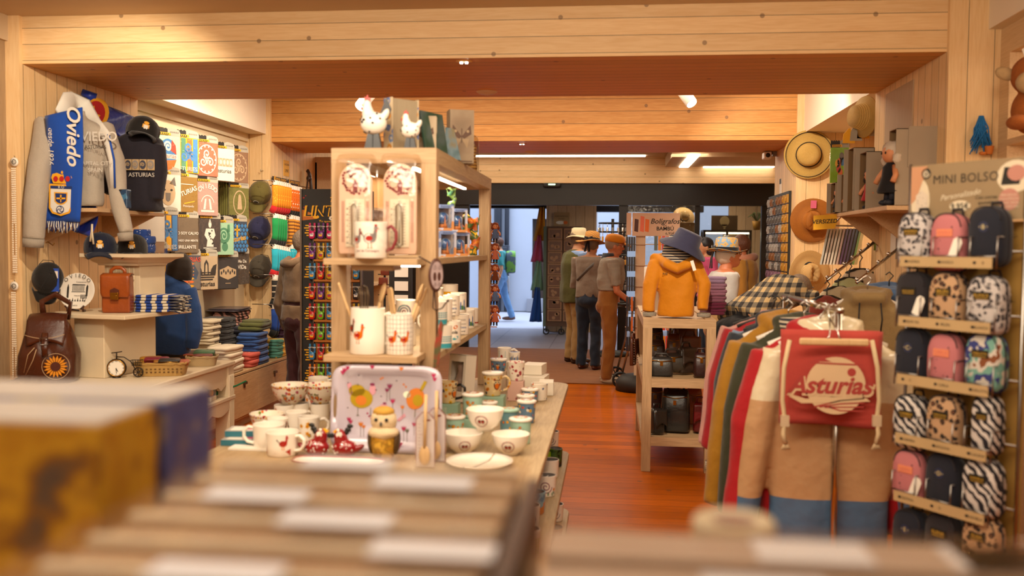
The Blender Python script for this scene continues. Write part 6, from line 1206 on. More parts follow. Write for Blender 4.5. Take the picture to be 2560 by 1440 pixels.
jar('mint lidded jar with autumn leaves, behind the lower left robin bowl',1136,1100,.040,.088,MINT,AUTF(2));jar('mint lidded jar with autumn leaves standing on a carton, highest of the mint jars',1181,1085,.042,.09,MINT,AUTF(5),z=TZ+.07)
b=MB();b.box((0,0,.034),(.085,.085,.067));q=onT(1181,1085);tag(b.build('carton',mat('sage_carton','#8aa890',.6),loc=(q.x,q.y,TZ+.001),bev=.002),'sage green carton under the highest mint jar','carton')
jar('mint lidded jar with autumn leaves, right of the robin bowls',1301,1108,.042,.09,MINT,AUTF(7));jar('teal lidded jar between the robin bowls and the floral jars',1272,1078,.040,.085,mat('dusty_teal_glaze','#5c8088',.3),d_flowers(8,.01,.07,.008,(9,2,3),-.04,.04,3),lid=[MINT,CER[2],CER[8]])
mug('cup','small navy cup with gold dots beside the floral jars','cup',onT(1296,1050),.034,.055,0,.03,body=pattern('navy_gold_dots','dots',['#1c2444','#c89a3c'],90,.3),handle=None)
jar('blue flowered lidded jar with red blooms at the right edge of the table',1316,1056,.040,.088,BLUP);jar('low flowered lidded jar behind the blue one',1314,1024,.040,.06,AUT);jar('far flowered lidded jar at the right edge',1325,1006,.041,.06,BLUP)
mug('mug','white mug with blue and orange wild flowers at the right edge of the table','mug',onT(1348,1000),.043,.085,0,.04,body=WILD,handle=None)
jar('orange flower jar half hidden behind the highest mint jar',1222,1048,.036,.07,OWLP)
b=MB();b.box((0,0,.039),(.1,.1,.078));q=onT(1235,1030);tag(b.build('carton',mat('sage_carton','#8aa890',.6),loc=(q.x,q.y,TZ+.001),bev=.002),'sage green carton under the lidded owl mug','carton')
mug('owl_mug','lidded mug with a big eyed owl among sunflowers on the sage carton','mug',(q.x-.008,q.y,TZ+.0798),.046,.1,0,.038,body=OWLP,decor=d_owl(.03,.055,.03),handle=.15,lid=[WHITE])
b=MB();b.box((0,0,.035),(.08,.085,.07));q=onT(1126,1046);tag(b.build('carton',mat('sage_carton','#8aa890',.6),loc=(q.x,q.y,TZ+.001),bev=.002),'sage green carton under the handled owl pot','carton')
mug('owl_pot','owl and sunflower pot with a dark handle standing on a carton by the tray','pot',(q.x-.01,q.y,TZ+.0718),.043,.095,.3,.033,body=OWLP,decor=d_owl(.03,.05,.03),handle=-.4,hmat=BKR)
b=MB();b.box((0,0,.05),(.09,.09,.1));q=onT(1246,972);tag(b.build('carton',mat('flower_carton','#b8a084',.6),loc=(q.x,q.y,TZ+.001),bev=.002),'beige carton behind the lidded owl mug','carton');jar('blue owl lidded jar behind the lidded owl mug',1246,972,.043,.055,BLUP,d_owl(0,.025,.018),z=TZ+.101)
b=MB();b.box((0,0,.05),(.08,.08,.1));q=onT(1290,1000);tag(b.build('carton',pattern('pink_carton','dots',['#c8a090','#8a4a44'],24,.6),loc=(q.x,q.y,TZ+.001),bev=.002),'pink flower printed carton under the tall pink mug','carton');mug('mug','tall pink flowered mug standing on a pink carton','mug',(q.x,q.y,TZ+.1018),.044,.095,0,.036,body=FLORW,handle=None)
mug('mug','white mug with a picture panel and handle behind the owl mugs','mug',(-.6,5.2,TZ+.1213),.04,.085,0,.038,decor=lambda b,f,g,h,rt:(b.poly([(-.03,.02),(.01,.02),(.01,.07),(-.03,.07)],f,7),b.dot(-.012,.035,.008,.014,g,2,8)),handle=.2)
b=MB();b.box((0,0,.06),(.1,.1,.12));q=Vector((-.6,5.2,TZ));tag(b.build('carton',CREAM,loc=(q.x,q.y,TZ+.0005),bev=.002),'cream carton under the picture panel mug','carton')
WBX=mat('white_carton','#e2d8c6',.6,.02)
for lab,px,py,w_,d_,h_,z,rz in(('white carton lying at the far end of the table, beneath the small town cup',1338,972,.13,.16,.075,TZ,-.1),('white carton at the far right corner of the table',1366,985,.075,.12,.07,TZ,.05),('upper white carton at the far end of the table',1336,968,.11,.13,.055,TZ+.0765,-.15)):
 q=onT(px,py);b=MB();b.bx(-w_/2,w_/2,-d_/2,d_/2,0,h_);b.bx(-w_/2-.0008,-w_/2+.02,-d_/2-.0008,d_/2+.0008,h_*.4,h_+.0008);tag(b.build('carton',WBX,loc=(q.x,q.y,z+.001),rz=rz,bev=.002),lab,'carton')
q=onT(1294,962);b=MB();b.box((0,0,.065),(.07,.07,.13));tag(b.build('carton',WBX,loc=(q.x-.02,q.y-.0,TZ+.0005),bev=.002),'tall white carton under the small town cup','carton');mug('cup','small white cup with a blue town drawing and blue inside','cup',(q.x-.02,q.y,TZ+.1315),.033,.055,0,.028,decor=lambda b,f,g,h,rt:[b.poly([(-.03+.01*k,.01),(-.023+.01*k,.01),(-.023+.01*k,.028+.008*(k%3)),(-.03+.01*k,.024)],f,6 if k%2 else 13)for k in range(7)],handle=None,inside=CER[5])
q=onT(1150,1003);r=T('window_box','tall white gift box with a clear window leaning at the right of the shelf unit','gift box',(q.x,q.y,TZ+.001),-.62);r.rotation_euler=(-.10,0,-.55)
b=MB();b.bx(-.055,.055,-.04,-.036,0,.05);b.bx(-.055,.055,-.04,-.036,.2,.235);b.bx(-.055,-.04,-.04,-.036,.05,.2);b.bx(.04,.055,-.04,-.036,.05,.2);b.bx(-.055,.055,.036,.04,0,.235);b.bx(-.055,-.051,-.036,.036,0,.235);b.bx(.051,.055,-.036,.036,0,.235);b.bx(-.055,.055,-.04,.04,.231,.235);b.build('carton_shell',WBX,r)
b=MB();b.bx(-.04,.04,-.0385,-.0375,.05,.2);b.build('clear_window',FILM,r);b=MB();b.lathe([(0,.01),(.03,.02),(.034,.1),(.02,.15),(.028,.18),(0,.2)],16);b.build('figurine',mat('rose_grey_figure','#8c7468',.6,.25,30),r)
for k,lab in enumerate(('upper boxed picture set on the left edge of the table','lower boxed picture set on the left edge of the table')):
 q=onT(596-14*k,1115+10*k);b=MB();b.box((0,0,.012),(.15,.1,.024),0);b.box((0,-.0505,.012),(.15,.001,.022),1);b.box((-.01,.0,.0244),(.1,.07,.0008),2);b.box((.02,-.01,.0249),(.04,.03,.0008),3);tag(b.build('boxed_set',[mat('grey_carton_lid','#a8a49c',.4),mat('teal_carton_edge','#2c6a78',.5),PAPER,PINK],loc=(q.x,3.5-.05*k,TZ+.001+.0255*(1-k)),rz=.12-.1*k),lab,'boxed set')
q=onT(598,1140);b=MB();b.box((0,0,.004),(.16,.09,.008),0);tag(b.build('leaflet_stack',[PAPER],loc=(q.x,3.38,TZ+.001)),'white leaflet stack at the left front corner of the table','leaflets')
def d_any(c_):return lambda b,f,g,h,rt:[b.poly(q_,f,c_)for q_ in spiral(.0,h*.5,.003,.03,2,.002,0,30)]
for lab,px,py,z,body,dec,ins,h in(('dark forest mug with grey inside at the far end of the middle tier',1385,1165,.385,pattern('forest_print','blobs',['#1c2c18','#3c5c28','#101410'],40,.3,ip='LINEAR'),None,CER[12],.09),('lime green mug beside the forest mug on the middle tier',1365,1165,.385,CER[13],None,CER[13],.08),('white line drawing mug behind the forest mug on the middle tier',1378,1118,.385,None,d_any(13),CER[12],.09),('plain white mug on the middle tier before the lime mug',1375,1192,.385,None,None,CER[12],.085),('swirl mug with coloured rings on the middle tier',1366,1238,.385,None,multi(d_any(11),d_flowers(6,.01,.04,.008,(7,9,5),.01,.05,6)),CER[12],.092),('small white mug beside the swirl mug on the middle tier',1347,1232,.385,None,d_any(13),CER[12],.08),('blue scenic mug on the middle tier',1338,1282,.385,pattern('blue_scene','blobs',['#4c7c9c','#7ca8b8','#c8742c'],22,.3,ip='CONSTANT'),None,CER[12],.09),('dark rimmed mug with a blue figure on the middle tier',1324,1318,.385,None,lambda b,f,g,h,rt:b.dot(.02,.04,.016,.02,f,6,10),CER[7],.09),('white mug with a red figure on the middle tier',1312,1345,.385,None,lambda b,f,g,h,rt:b.dot(.02,.04,.006,.03,f,2,8),CER[12],.085),('mug with a lime lattice at the near end of the middle tier',1322,1390,.385,None,lambda b,f,g,h,rt:[b.poly([(.012*k-.005,.02+.012*j),(.012*k,.026+.012*j),(.012*k+.005,.02+.012*j),(.012*k,.014+.012*j)],f,14)for k in range(-4,5)for j in range(5)],CER[12],.1),('small line drawing mug at the far end of the bottom tier',1388,1300,.075,None,d_any(13),CER[12],.085)):
 q=onT(px,py,z);mug('mug',lab,'mug',q,.043,h,0,.04,body=body,decor=dec,handle=2.2,inside=ins)
q=onT(1380,1345,.075);mug('bowl','glazed caramel brown bowl on the bottom tier','bowl',q,.055,.055,0,.045,body=mat('caramel_glaze','#a8682c',.3),inside=mat('dark_caramel_glaze','#4a2410',.3),handle=None)
# ================================================================== key ring stand, people
def one(name,b,mats,label,cat,loc=(0,0,0),rz=0,bev=0,group=None,rot=None):return tag(b.build(name,mats,None,loc,rz,bev,0,rot),label,cat,group)
BLK=mat('black_board','#1c1814',.6)
SY=6.0;a=PY(750,472,SY);c=PY(906,472,SY);SW=c.x-a.x;ST=a.z;g=lambda px,py:PY(px,py,SY)-Vector((a.x,SY,0))
r=T('key_ring_stand','tall black display stand for torch key rings with an orange grid','display stand',(a.x,SY,0))
b=MB();b.bx(.0,SW,.02,.30,.04,ST);b.bx(-.02,SW+.02,-.05,.35,0,.04);b.build('stand_body',BLK,r)
b=MB();[b.bx(x,x+.012,-.004,.02,.04,ST)for x in(0,SW-.012)];b.bx(.014+.075,.02+.075,-.004,.02,.04,ST-.33);b.build('metal_edge',STEEL,r)
b=MB();b.bx(.1,SW-.015,.01,.02,.1,ST-.33,0);[b.bx(.1,SW-.015,-.012,.01,g(800,603+50.3*k).z,g(800,598+50.3*k).z,0)for k in range(8)];b.build('orange_grid',mat('orange_board','#a8641c',.6),r)
b=MB();f=lambda u,v:(u,.0185,v);cz=ST-.16
b.text('LINTERNA',.098,(SW*.58,.0178,cz-.02),mi=0,shear=.15,off=.03);b.text('LINTERNA',.094,(SW*.585,.0168,cz-.02),mi=1,shear=.15,off=.004);b.text('Turbo',.045,(SW*.6,.018,cz+.075),mi=0,shear=.3,off=.02);b.text('Tu nombre SOBRE',.026,(SW*.53,.018,cz-.065),mi=0,shear=.15,off=.012)
for px,py,s in((757,494,.008),(762,489,.005),(758,518,.006)):q=g(px,py);b.poly(star(q.x,q.z,s),f,2)
q=g(782,545);b.dot(SW*.58,q.z,.055,.022,f,3,20);b.text('4,95€',.036,(SW*.58,.017,q.z-.013),mi=1,off=.01);b.poly([(g(750,522).x,g(750,522).z),(g(775,530).x,g(775,532).z),(g(790,541).x,g(790,538).z),(g(790,546).x,g(790,547).z),(g(751,550).x,g(751,551).z)],f,4);b.dot(g(788,541).x,g(788,542).z,.022,.012,lambda u,v:(u,.0175,v),0,12);b.build('header_print',[YEL,INK,RED,PAPER,mat('hand_print_orange','#b8641c',.6)],r)
b=MB()
for k in range(8):
 for i in range(5):z=g(770,565+52*k+6.2*i).z;w_=(.022,.03,.018,.026,.014)[(i+k)%5];b.poly([(.052-w_,z),(.052+w_,z),(.052+w_,z+.008),(.052-w_,z+.008)],f)
b.build('name_list',YEL,r)
KC={'p':'#c01c5c','u':'#6a2878','y':'#c8a01c','b':'#2c7cb0','r':'#b81c1c','l':'#6cb01c','o':'#d8781c','k':'#26242c'}
KN={'p':'pink','u':'purple','y':'yellow','b':'blue','r':'red','l':'lime','o':'orange','k':'black'}
KP={}
def keyring(cc,label,loc):
 if cc not in KP:
  r=T('key_ring_pack',label,'key ring',loc,0,'torch key rings on the stand');m=mat('key_'+cc,KC[cc],.35,coat=.3)
  b=MB();b.bx(-.024,.024,0,.004,-.055,.055,0);b.bx(-.022,-.01,-.001,0,-.01,.05,1);b.bx(.01,.022,-.001,0,-.01,.05,1);b.text('LINTERNA',.0115,(0,-.0015,.022),mi=2,off=.02);b.build('backing_card',[BLK,m,PAPER],r)
  b=MB();b.tube([(.015*math.cos(a),-.004,.012+.015*math.sin(a))for a in[2*PI*k/16 for k in range(16)]],.0016,5,closed=True);b.build('split_ring',CHROME,r)
  b=MB();b.rslab((0,0,0),(.042,.055,.02),.8,20,6);b.v=[(x,z*.8-.008,y-.03)for x,y,z in b.v];b.f=[tuple(reversed(q))for q in b.f];b.build('torch_body',m,r)
  b=MB();b.poly([(-.011,-.04),(.011,-.04),(.013,-.022),(-.013,-.022)],lambda u,v:(u,-.0175,v),0);b.poly([(-.009,-.028),(.009,-.028),(.009,-.024),(-.009,-.024)],lambda u,v:(u,-.018,v),1);b.build('torch_badge',[YEL if cc in 'rbu' else PAPER if cc in 'pk' else RED,BLUE],r);KP[cc]=r;return r
 return dup(KP[cc],loc,label=label)
ROWN=['top','second','third','fourth','fifth','sixth','seventh','bottom']
for k,row in enumerate(('pup--','uyb--','bry-pb','ruy-bk','rlb-by','rlb-uy','bry--','olb--')):
 for i,cc in enumerate(row):
  if cc!='-':q=PY(781.5+22*i,576+50.3*k,SY);q.y=SY-.006;keyring(cc,'%s torch key ring, %s from the left in the %s row of the stand'%(KN[cc],NTH[i],ROWN[k]),q)
SKIN=mat('skin','#c08a66',.5,.06,20,sss=.05);SKIN2=mat('skin_ruddy','#b8704c',.5,.06,20)
def hand(b,w,d,up=Vector((0,0,1)),s=1):
 d=d.normalized();side=d.cross(up);side=side.normalized()if side.length>.1 else Vector((1,0,0));n=side.cross(d)
 b.tube([w,w+d*.045*s,w+d*.085*s],[.026*s,.034*s,.03*s],10,flat=.6)
 for k in range(4):o=side*(.03-.02*k)*s;L=(.065,.078,.072,.055)[k]*s;p=w+d*.08*s+o;b.tube([p,p+d*L*.5-n*.006*s,p+d*L*.85-n*.022*s],[.0095*s,.009*s,.0075*s],8)
 p=w+d*.025*s+side*.028*s;b.tube([p,p+side*.028*s+d*.03*s,p+side*.032*s+d*.062*s-n*.01*s],[.011*s,.0105*s,.008*s],8)
def person(label,px,Y,Hh,rz,shirt,trous,shoe,hair=None,skin=SKIN,arms=None,lean=.03,bend=0,belly=0,wid=1.,sleeve=.5,stride=0,hatf=None,extras=None,shz=.46,headtilt=(0,0),gl=False,cat='person',z0=0,coat=0,shirtfn=None):
 Hh*=1.035;q=PY(px,700,Y);r=T('person',label,'person',(q.x,Y,z0),rz);k=Hh/1.7;V=Vector
 sp=lambda t:V((0,-lean*t-bend*math.sin(t*1.35),(.52+.30*(math.sin(t*1.25)/math.sin(1.25)if not bend else math.cos(bend*1.6*t)*t if False else t))*Hh))if not bend else V((0,-bend*math.sin(t*PI/2)*.52,.54*Hh+.20*math.sin(t*PI*.55)*Hh*(1-.35*bend)))
 prof=[(0,.165,.115),(.2,.16,.105),(.4,.15,.10+belly*.6),(.6,.16,.108+belly*.3),(.8,.175,.11),(.93,.16,.085),(1.0,.075,.06)]
 def trunk(b,inf,t0=0,t1=1,bel=1):
  rings=[]
  for t,wx,dy in prof:
   if not t0<=t<=t1:continue
   c=sp(t);d_=(sp(min(1,t+.05))-sp(max(0,t-.05))).normalized();n_=V((1,0,0)).cross(d_)if bend else V((0,1,0));n_.normalize()
   rings.append([tuple(c+V((1,0,0))*((wx*wid*k+inf)*math.copysign(abs(math.cos(a))**.8,math.cos(a)))+n_*((dy*k+inf)*math.sin(a)*(1 if math.sin(a)>0 or not bel else 1+belly*2.2)))for a in[2*PI*i/24 for i in range(24)]])
  b.loft(rings)
 sh=sp(.93);dn=(sp(1)-sp(.9)).normalized();hx=.083*k
 hip=[V((s*hx,0,.5*Hh))for s in(-1,1)];knee=[V((s*hx*1.05,-.02-s*stride*.5,.28*Hh))for s in(-1,1)];ank=[V((s*hx*1.1,.02-s*stride,.05*Hh))for s in(-1,1)]
 arms=arms or[None,None];A=[]
 for i,s in enumerate((-1,1)):
  S=sh+V((s*.185*wid*k,0,-.015));e,w_=arms[i]if arms[i]else((s*.25*wid*k,.01,.60*Hh),(s*.25*wid*k,-.05,.47*Hh));A.append((S,V(e),V(w_)))
 hc=sp(1)+dn*.0+V((headtilt[0]*.0,-.03-.04*lean,.115*k))if not bend else sp(1)+V((0,-.14,-.02))
 b=MB();trunk(b,-.004)
 for i in(0,1):b.tube([hip[i],knee[i],ank[i]],[.08*k,.052*k,.038*k],12);b.ell(ank[i]+V((0,-.06*k,-.05*k)),(.04*k,.11*k,.03*k),12,8);S,e,w_=A[i];b.tube([S,e,w_],[.05*k,.038*k,.027*k],10);hand(b,w_,w_-e,s=k)
 b.tube([sp(.97),hc-V((0,-.01,.06*k))],[.06*k,.052*k],12);hr=V((.076,.098,.118))*k;
 e3=Euler((headtilt[0],0,headtilt[1]));hm=lambda p:hc+e3.to_matrix()@(V(p)*k)
 def he(c_,rr,n=14):b.ell(hm(c_),[x*k for x in rr],n,10,rot=e3)
 he((0,0,.01),(.075,.095,.108),20);he((0,-.035,-.055),(.05,.055,.055));he((0,-.092,-.012),(.014,.022,.018));he((0,-.1,-.02),(.017,.016,.012));he((-.077,.005,-.01),(.01,.02,.03));he((.077,.005,-.01),(.01,.02,.03));he((0,-.07,.022),(.055,.03,.012))
 me=remesh(b,.0085,3);link('body',me,skin,r)
 for s in(-1,1):b=MB();b.ell(hm((s*.031,-.083,.006)),.011*k,10,8);b.ell(hm((s*.031,-.0925,.006)),.0045*k,8,6,1);b.build('eye',[PAPER,INK],r);b=MB();b.tube([hm((s*.015,-.097,.03)),hm((s*.045,-.09,.032))],.005*k,6);b.build('eyebrow',hair or mat('grey_hair','#8a8078',.8),r)
 b=MB();b.tube([hm((-.024,-.085,-.056)),hm((0,-.094,-.059)),hm((.024,-.085,-.056))],.0065*k,6);b.build('lips',mat('lips','#9a4c40',.5),r)
 if hair:
  b=MB();b.ell(hm((0,.018,.03)),(.087*k,.098*k,.104*k),24,16,rot=e3);fn=crumple(.008,30,px);n=len(b.v)
  b.v=[tuple(fn(V(p)))for p in b.v];b.build('hair',hair,r)
 b=MB();trunk(b,.008,0,.21,0);b.ell(hip[0]*.5+hip[1]*.5+V((0,.02,.0)),(.165*wid*k,.125*k,.1*k),16,10)
 for i in(0,1):b.tube([hip[i]+V((0,0,.02)),hip[i]*.5+knee[i]*.5,knee[i],knee[i]*.4+ank[i]*.6,ank[i]+V((0,0,-.03*k))],[.098*k,.088*k,.07*k,.066*k,.062*k],14)
 link('trousers',remesh(b,.012,3,crumple(.012,13,px,.8)),trous,r)
 for i in(0,1):b=MB();b.ell(ank[i]+V((0,-.07*k,-.045*k)),(.048*k,.135*k,.04*k),16,10);b.ell(ank[i]+V((0,.0,-.02*k)),(.045*k,.06*k,.05*k),14,8);b.v=[(x,y,max(z,.004-z0))for x,y,z in b.v];b.build('shoe',shoe,r)
 b=MB();trunk(b,.016+coat,.0 if shz<.5 else .2,.95)
 if coat:b.lathe([(0,shz*Hh),(.19*wid*k,shz*Hh),(.185*wid*k,.58*Hh),(0,.58*Hh)],20,sy=.75)
 for S,e,w_ in A:
  P=[S+V((0,0,0)),S*(1-min(1,sleeve*2))+e*min(1,sleeve*2)]if sleeve<=.5 else[S,e,e+(w_-e)*(sleeve*2-1)];b.tube(P,[.066*k+coat,.058*k+coat,.046*k+coat][:len(P)],12)
 link('top',remesh(b,.012,3,crumple(.013,12,px+3,.8)),shirt,r)
 if gl:b=MB();[b.tube([hm((s*.033+.022*math.cos(a),-.105,.004+.017*math.sin(a)))for a in[2*PI*i/14 for i in range(14)]],.0022,5,closed=True)for s in(-1,1)];[b.tube([hm((s*.055,-.103,.008)),hm((s*.08,.0,.012))],.002,5)for s in(-1,1)];b.build('glasses',INK,r)
 if hatf:hatf(r,hm,k,e3)
 if extras:extras(r,sp,k,Hh,A,hm)
 return r
def hat(kind,m,band=None,rb=.17,hc_=.1,tilt=(0,0),bow=False,rc=.088):
 def fn(r,hm,k,e3):
  o=hm((0,.005,.055));ro=(e3.x+tilt[0],tilt[1],e3.z)
  b=MB();
  if kind=='cap':b.lathe([(.096,-.02),(.099,.01),(.09,.045),(.06,.068),(0,.076)],20,sy=1.15);b.sheet(lambda u,v:((u-.5)*.16*(1-.3*v*v),-.1-.095*v,.0-.03*v-.1*(u-.5)**2),8,5)
  else:b.lathe([(0,hc_),(rc*.7,hc_),(rc*.95,hc_*.9),(rc*1.04,hc_*.4),(rc*1.08,0),(rb*.8,-.006),(rb,-.02 if kind!='floppy' else .012),(rb,-.023 if kind!='floppy' else .009),(rc*1.05,-.01)],28,sy=1.1);n_=random.Random(5);b.v=[(x,y,z+.012*math.sin(3*math.atan2(y,x)+1)*max(0,math.hypot(x,y)-.1)/.08)for x,y,z in b.v]
  h=b.build('hat',m,r,o,rot=ro,solid=.003 if kind=='cap' else 0)
  if band:b=MB();b.lathe([(rc*1.09,.0),(rc*1.06,.035)],28,sy=1.1);
  if band and bow:[b.tube([(0,rc*1.2,.02),(s*.05,rc*1.3,.035),(s*.06,rc*1.25,.0),(0,rc*1.2,.015)],.014,6,flat=.4)for s in(-1,1)];[b.tube([(0,rc*1.22,.01),(s*.015,rc*1.45,-.07),(s*.03,rc*1.45,-.15)],.014,6,flat=.3)for s in(-1,1)]
  if band:b.build('hat_band',band,h)
 return fn
STRAW=pattern('golden_straw','straw',['#c88c34','#8c5a18'],90,.7);CRHAT=cloth('cream_canvas','#c8b894',.08,.2);NVB=cloth('black_ribbon','#17161c',.1,.2)
GRH=mat('grey_brown_hair','#6a5848',.7,.25,60,bump=.6);BRH=mat('chestnut_hair','#5a3018',.6,.25,60,bump=.6);BKH=mat('black_hair','#17131a',.4,.2,60,bump=.4)
KHAKI=cloth('khaki_chino','#a08050');TANT=cloth('tan_trousers','#8c5a24');JEANS=cloth('dark_jeans','#1f2838');SHOE=leather('brown_shoe','#3a2014','#20100a');SNEAK=mat('grey_sneaker','#b0a088',.7)
def backfront(bl):return bl
def vest(r,sp,k,Hh,A,hm):
 b=MB();b.lathe([(0,.44*Hh),(.21*k,.44*Hh),(.21*k,.52*Hh),(.205*k,.62*Hh),(.205*k,.72*Hh),(.17*k,.79*Hh),(.085*k,.82*Hh),(0,.82*Hh)],24,sy=.85);me=remesh(b,.012,2,crumple(.014,10,5));link('vest',me,cloth('olive_vest','#4c4a22'),r,loc=(0,-.015,0))
 b=MB();b.box((.12,.125,.56*Hh),(.1,.02,.12));b.build('vest_pocket',cloth('olive_vest','#4c4a22'),r,bev=.006)
person('man in a cream sun hat, olive vest and pale blue shirt seen from behind',1436,11.9,1.74,2.05,cloth('pale_blue_shirt','#7890b8'),KHAKI,SHOE,GRH,hatf=hat('sun',CRHAT,CRHAT,.155,.1),extras=vest,arms=[((-.22,-.12,1.06),(-.12,-.33,1.05)),((.22,-.12,1.06),(.12,-.33,1.05))],sleeve=.9)
person('woman in a wide straw hat with black bow, grey shirt and dark jeans',1474,11.3,1.66,2.75,cloth('grey_brown_shirt','#7a6a5c'),JEANS,leather('red_brown_shoe','#5a2814','#34140a'),GRH,hatf=hat('sun',STRAW,NVB,.2,.12,(.15,0),True),arms=[((-.24,-.08,1.02),(-.14,-.28,1.05)),((.24,-.08,1.02),(.14,-.28,1.05))],sleeve=.95,extras=lambda r,sp,k,Hh,A,hm:(lambda b:(b.tube([(-.15,.03,.80*Hh),(-.05,.135,.73*Hh),(.1,.15,.64*Hh)],.016,6,flat=.3),b.build('bag_strap',mat('grey_strap','#54504c',.7),r)))(MB()))
STRP=pattern('fine_grey_stripes','stripes',['#a89c8a','#6e665c'],70,.85,fb=.5)
person('man in an orange cap, glasses, striped polo shirt and tan trousers, facing right',1522,10.25,1.66,1.62,STRP,TANT,SNEAK,mat('stubble_grey_hair','#8c7460',.8),SKIN2,arms=[((-.21,-.08,1.03),(-.16,-.3,.86)),((.21,-.08,1.03),(.16,-.3,.86))],belly=.05,sleeve=.42,hatf=hat('cap',cloth('orange_cap_cotton','#c87c18',.1,.3)),gl=True,shz=.5,headtilt=(.15,0),extras=lambda r,sp,k,Hh,A,hm:(lambda b:(b.lathe([(.09,.805*Hh),(.07,.84*Hh),(.066,.82*Hh)],18),b.build('collar',cloth('dark_collar','#22222a',.1,.2),r)))(MB()))
person('woman in a pale tee and speckled straw hat, looking up to the right',1803,8.0,1.56,1.75,cloth('pale_blue_tee','#b8b4b0',.06),cloth('beige_trousers','#b08c5c'),SNEAK,mat('white_hair','#c0b0a0',.8),SKIN2,headtilt=(-.32,0),sleeve=.42,hatf=hat('floppy',pattern('speckled_straw','blobs',['#a8906c','#6a8aa8','#b8904c','#9a8468'],22,.8,ip='CONSTANT'),NVB,.16,.12,(.35,0),True),gl=True,shz=.5,wid=1.15)
person('dark haired smiling woman in a pink top, facing left near the glass',1772,12.6,1.66,-1.35,cloth('pink_top','#c8527c'),JEANS,SHOE,BKH,extras=lambda r,sp,k,Hh,A,hm:(lambda b:(b.lathe([(.05,-.12),(.086,-.06),(.09,.0)],16,hm((0,.05,-.02)),sy=.7),b.build('hair_length',BKH,r)))(MB()),sleeve=.95)
person('woman with short chestnut hair in a camel jacket and dusty pink scarf, turned left',1862,10.0,1.66,-1.9,cloth('camel_wool','#b07c34',.14),JEANS,SHOE,BRH,SKIN2,sleeve=.95,coat=.02,extras=lambda r,sp,k,Hh,A,hm:(lambda b:(b.tube([(-.1,.0,.805*Hh),(-.05,-.1,.80*Hh),(.06,-.1,.80*Hh),(.1,.02,.81*Hh),(0,.09,.825*Hh)],.045,10,closed=True),b.tube([(-.04,-.13,.79*Hh),(-.06,-.17,.68*Hh),(-.06,-.16,.55*Hh)],.05,8,flat=.35),b.build('scarf',cloth('dusty_pink_scarf','#b87c60',.14,.6),r)))(MB()))
PLAID=pattern('buffalo_plaid','plaid',['#1f1c1c','#6a6050','#b89c6c'],14,.85,fb=.5)
person('person bending over away from the camera in a plaid shirt and black trousers',1845,7.05,1.72,2.2,PLAID,cloth('black_trousers','#161416',.2),SHOE,GRH,bend=1.0,sleeve=.9,arms=[((-.2,-.62,.85),(-.12,-.7,.62)),((.2,-.62,.85),(.12,-.7,.62))],wid=1.12,lean=0)
person('woman in a brown hooded jacket reaching for folded clothes, seen from behind',748,7.75,1.64,2.5,cloth('taupe_jacket','#6a543e',.12),cloth('maroon_trousers','#38181a'),SHOE,GRH,SKIN2,sleeve=.97,coat=.012,shz=.5,arms=[((-.25,.0,.98),(-.2,-.14,.76)),((.25,.02,.98),(.27,-.08,.74))],extras=lambda r,sp,k,Hh,A,hm:(lambda b:(b.tube([(-.1,.03,.81*Hh),(-.07,.11,.79*Hh),(.07,.11,.79*Hh),(.1,.03,.81*Hh)],.035,10),b.build('hood',cloth('taupe_jacket','#6a543e',.12),r)))(MB()))
def pack_(r,sp,k,Hh,A,hm):
 b=MB();b.rslab((0,0,0),(.3,.46,.2),.6,24,8);b.v=[(x,z+.2,y+.68*Hh)for x,y,z in b.v];b.f=[tuple(reversed(q))for q in b.f];b.build('backpack',pattern('green_grey_pack','blobs',['#4c5a64','#6a9a3c','#343c48'],5,.7),r)
 b=MB();b.rslab((0,0,0),(.06,.26,.34),.6);b.v=[(x-.26,y+.05,z+.42*Hh)for x,y,z in b.v];b.build('tote_bag',cloth('white_tote','#b8b4b4'),r)
person('passer-by in teal top and flared jeans with green backpack in the street',1252,18.6,1.7,-1.45,cloth('teal_top','#3c8c8c'),cloth('light_jeans','#6c94c0'),leather('tan_shoe','#7a4a30','#54301c'),BRH,stride=.22,extras=pack_,sleeve=.4,z0=-.0,shz=.5)
q=PY(1536,940,10.15);r=T('walking_frame','folding walking frame with black spoked wheels pushed by the man in the orange cap','walker',(q.x+.16,10.1,0),.1)
b=MB()
for y in(-.22,.22):b.tube([(-.12,y,.09),(-.02,y,.5),(.0,y,.86),(-.1,y,.9)],.012,8);b.tube([(.28,y,.09),(.12,y,.5),(.0,y,.62)],.012,8)
b.tube([(0,-.22,.6),(0,.22,.6)],.01,8);b.build('tube_frame',STEEL,r)
for x,y in((-.12,-.22),(-.12,.22),(.28,-.22),(.28,.22)):
 b=MB();b.at((x,y,.092),(PI/2,0,0));b.tube([(.078*math.cos(a),.078*math.sin(a),0)for a in[2*PI*k/24 for k in range(24)]],.013,8,closed=True);b.lathe([(0,-.02),(.02,-.02),(.02,.02),(0,.02)],12);[b.tube([(0,0,0),(.07*math.cos(k*PI/3),.07*math.sin(k*PI/3),0)],.006,5)for k in range(6)];b.build('wheel',BLACK,r)
for y in(-.22,.22):b=MB();b.tube([(-.16,y,.905),(-.04,y,.89)],.018,8);b.build('grip',BLACK,r)
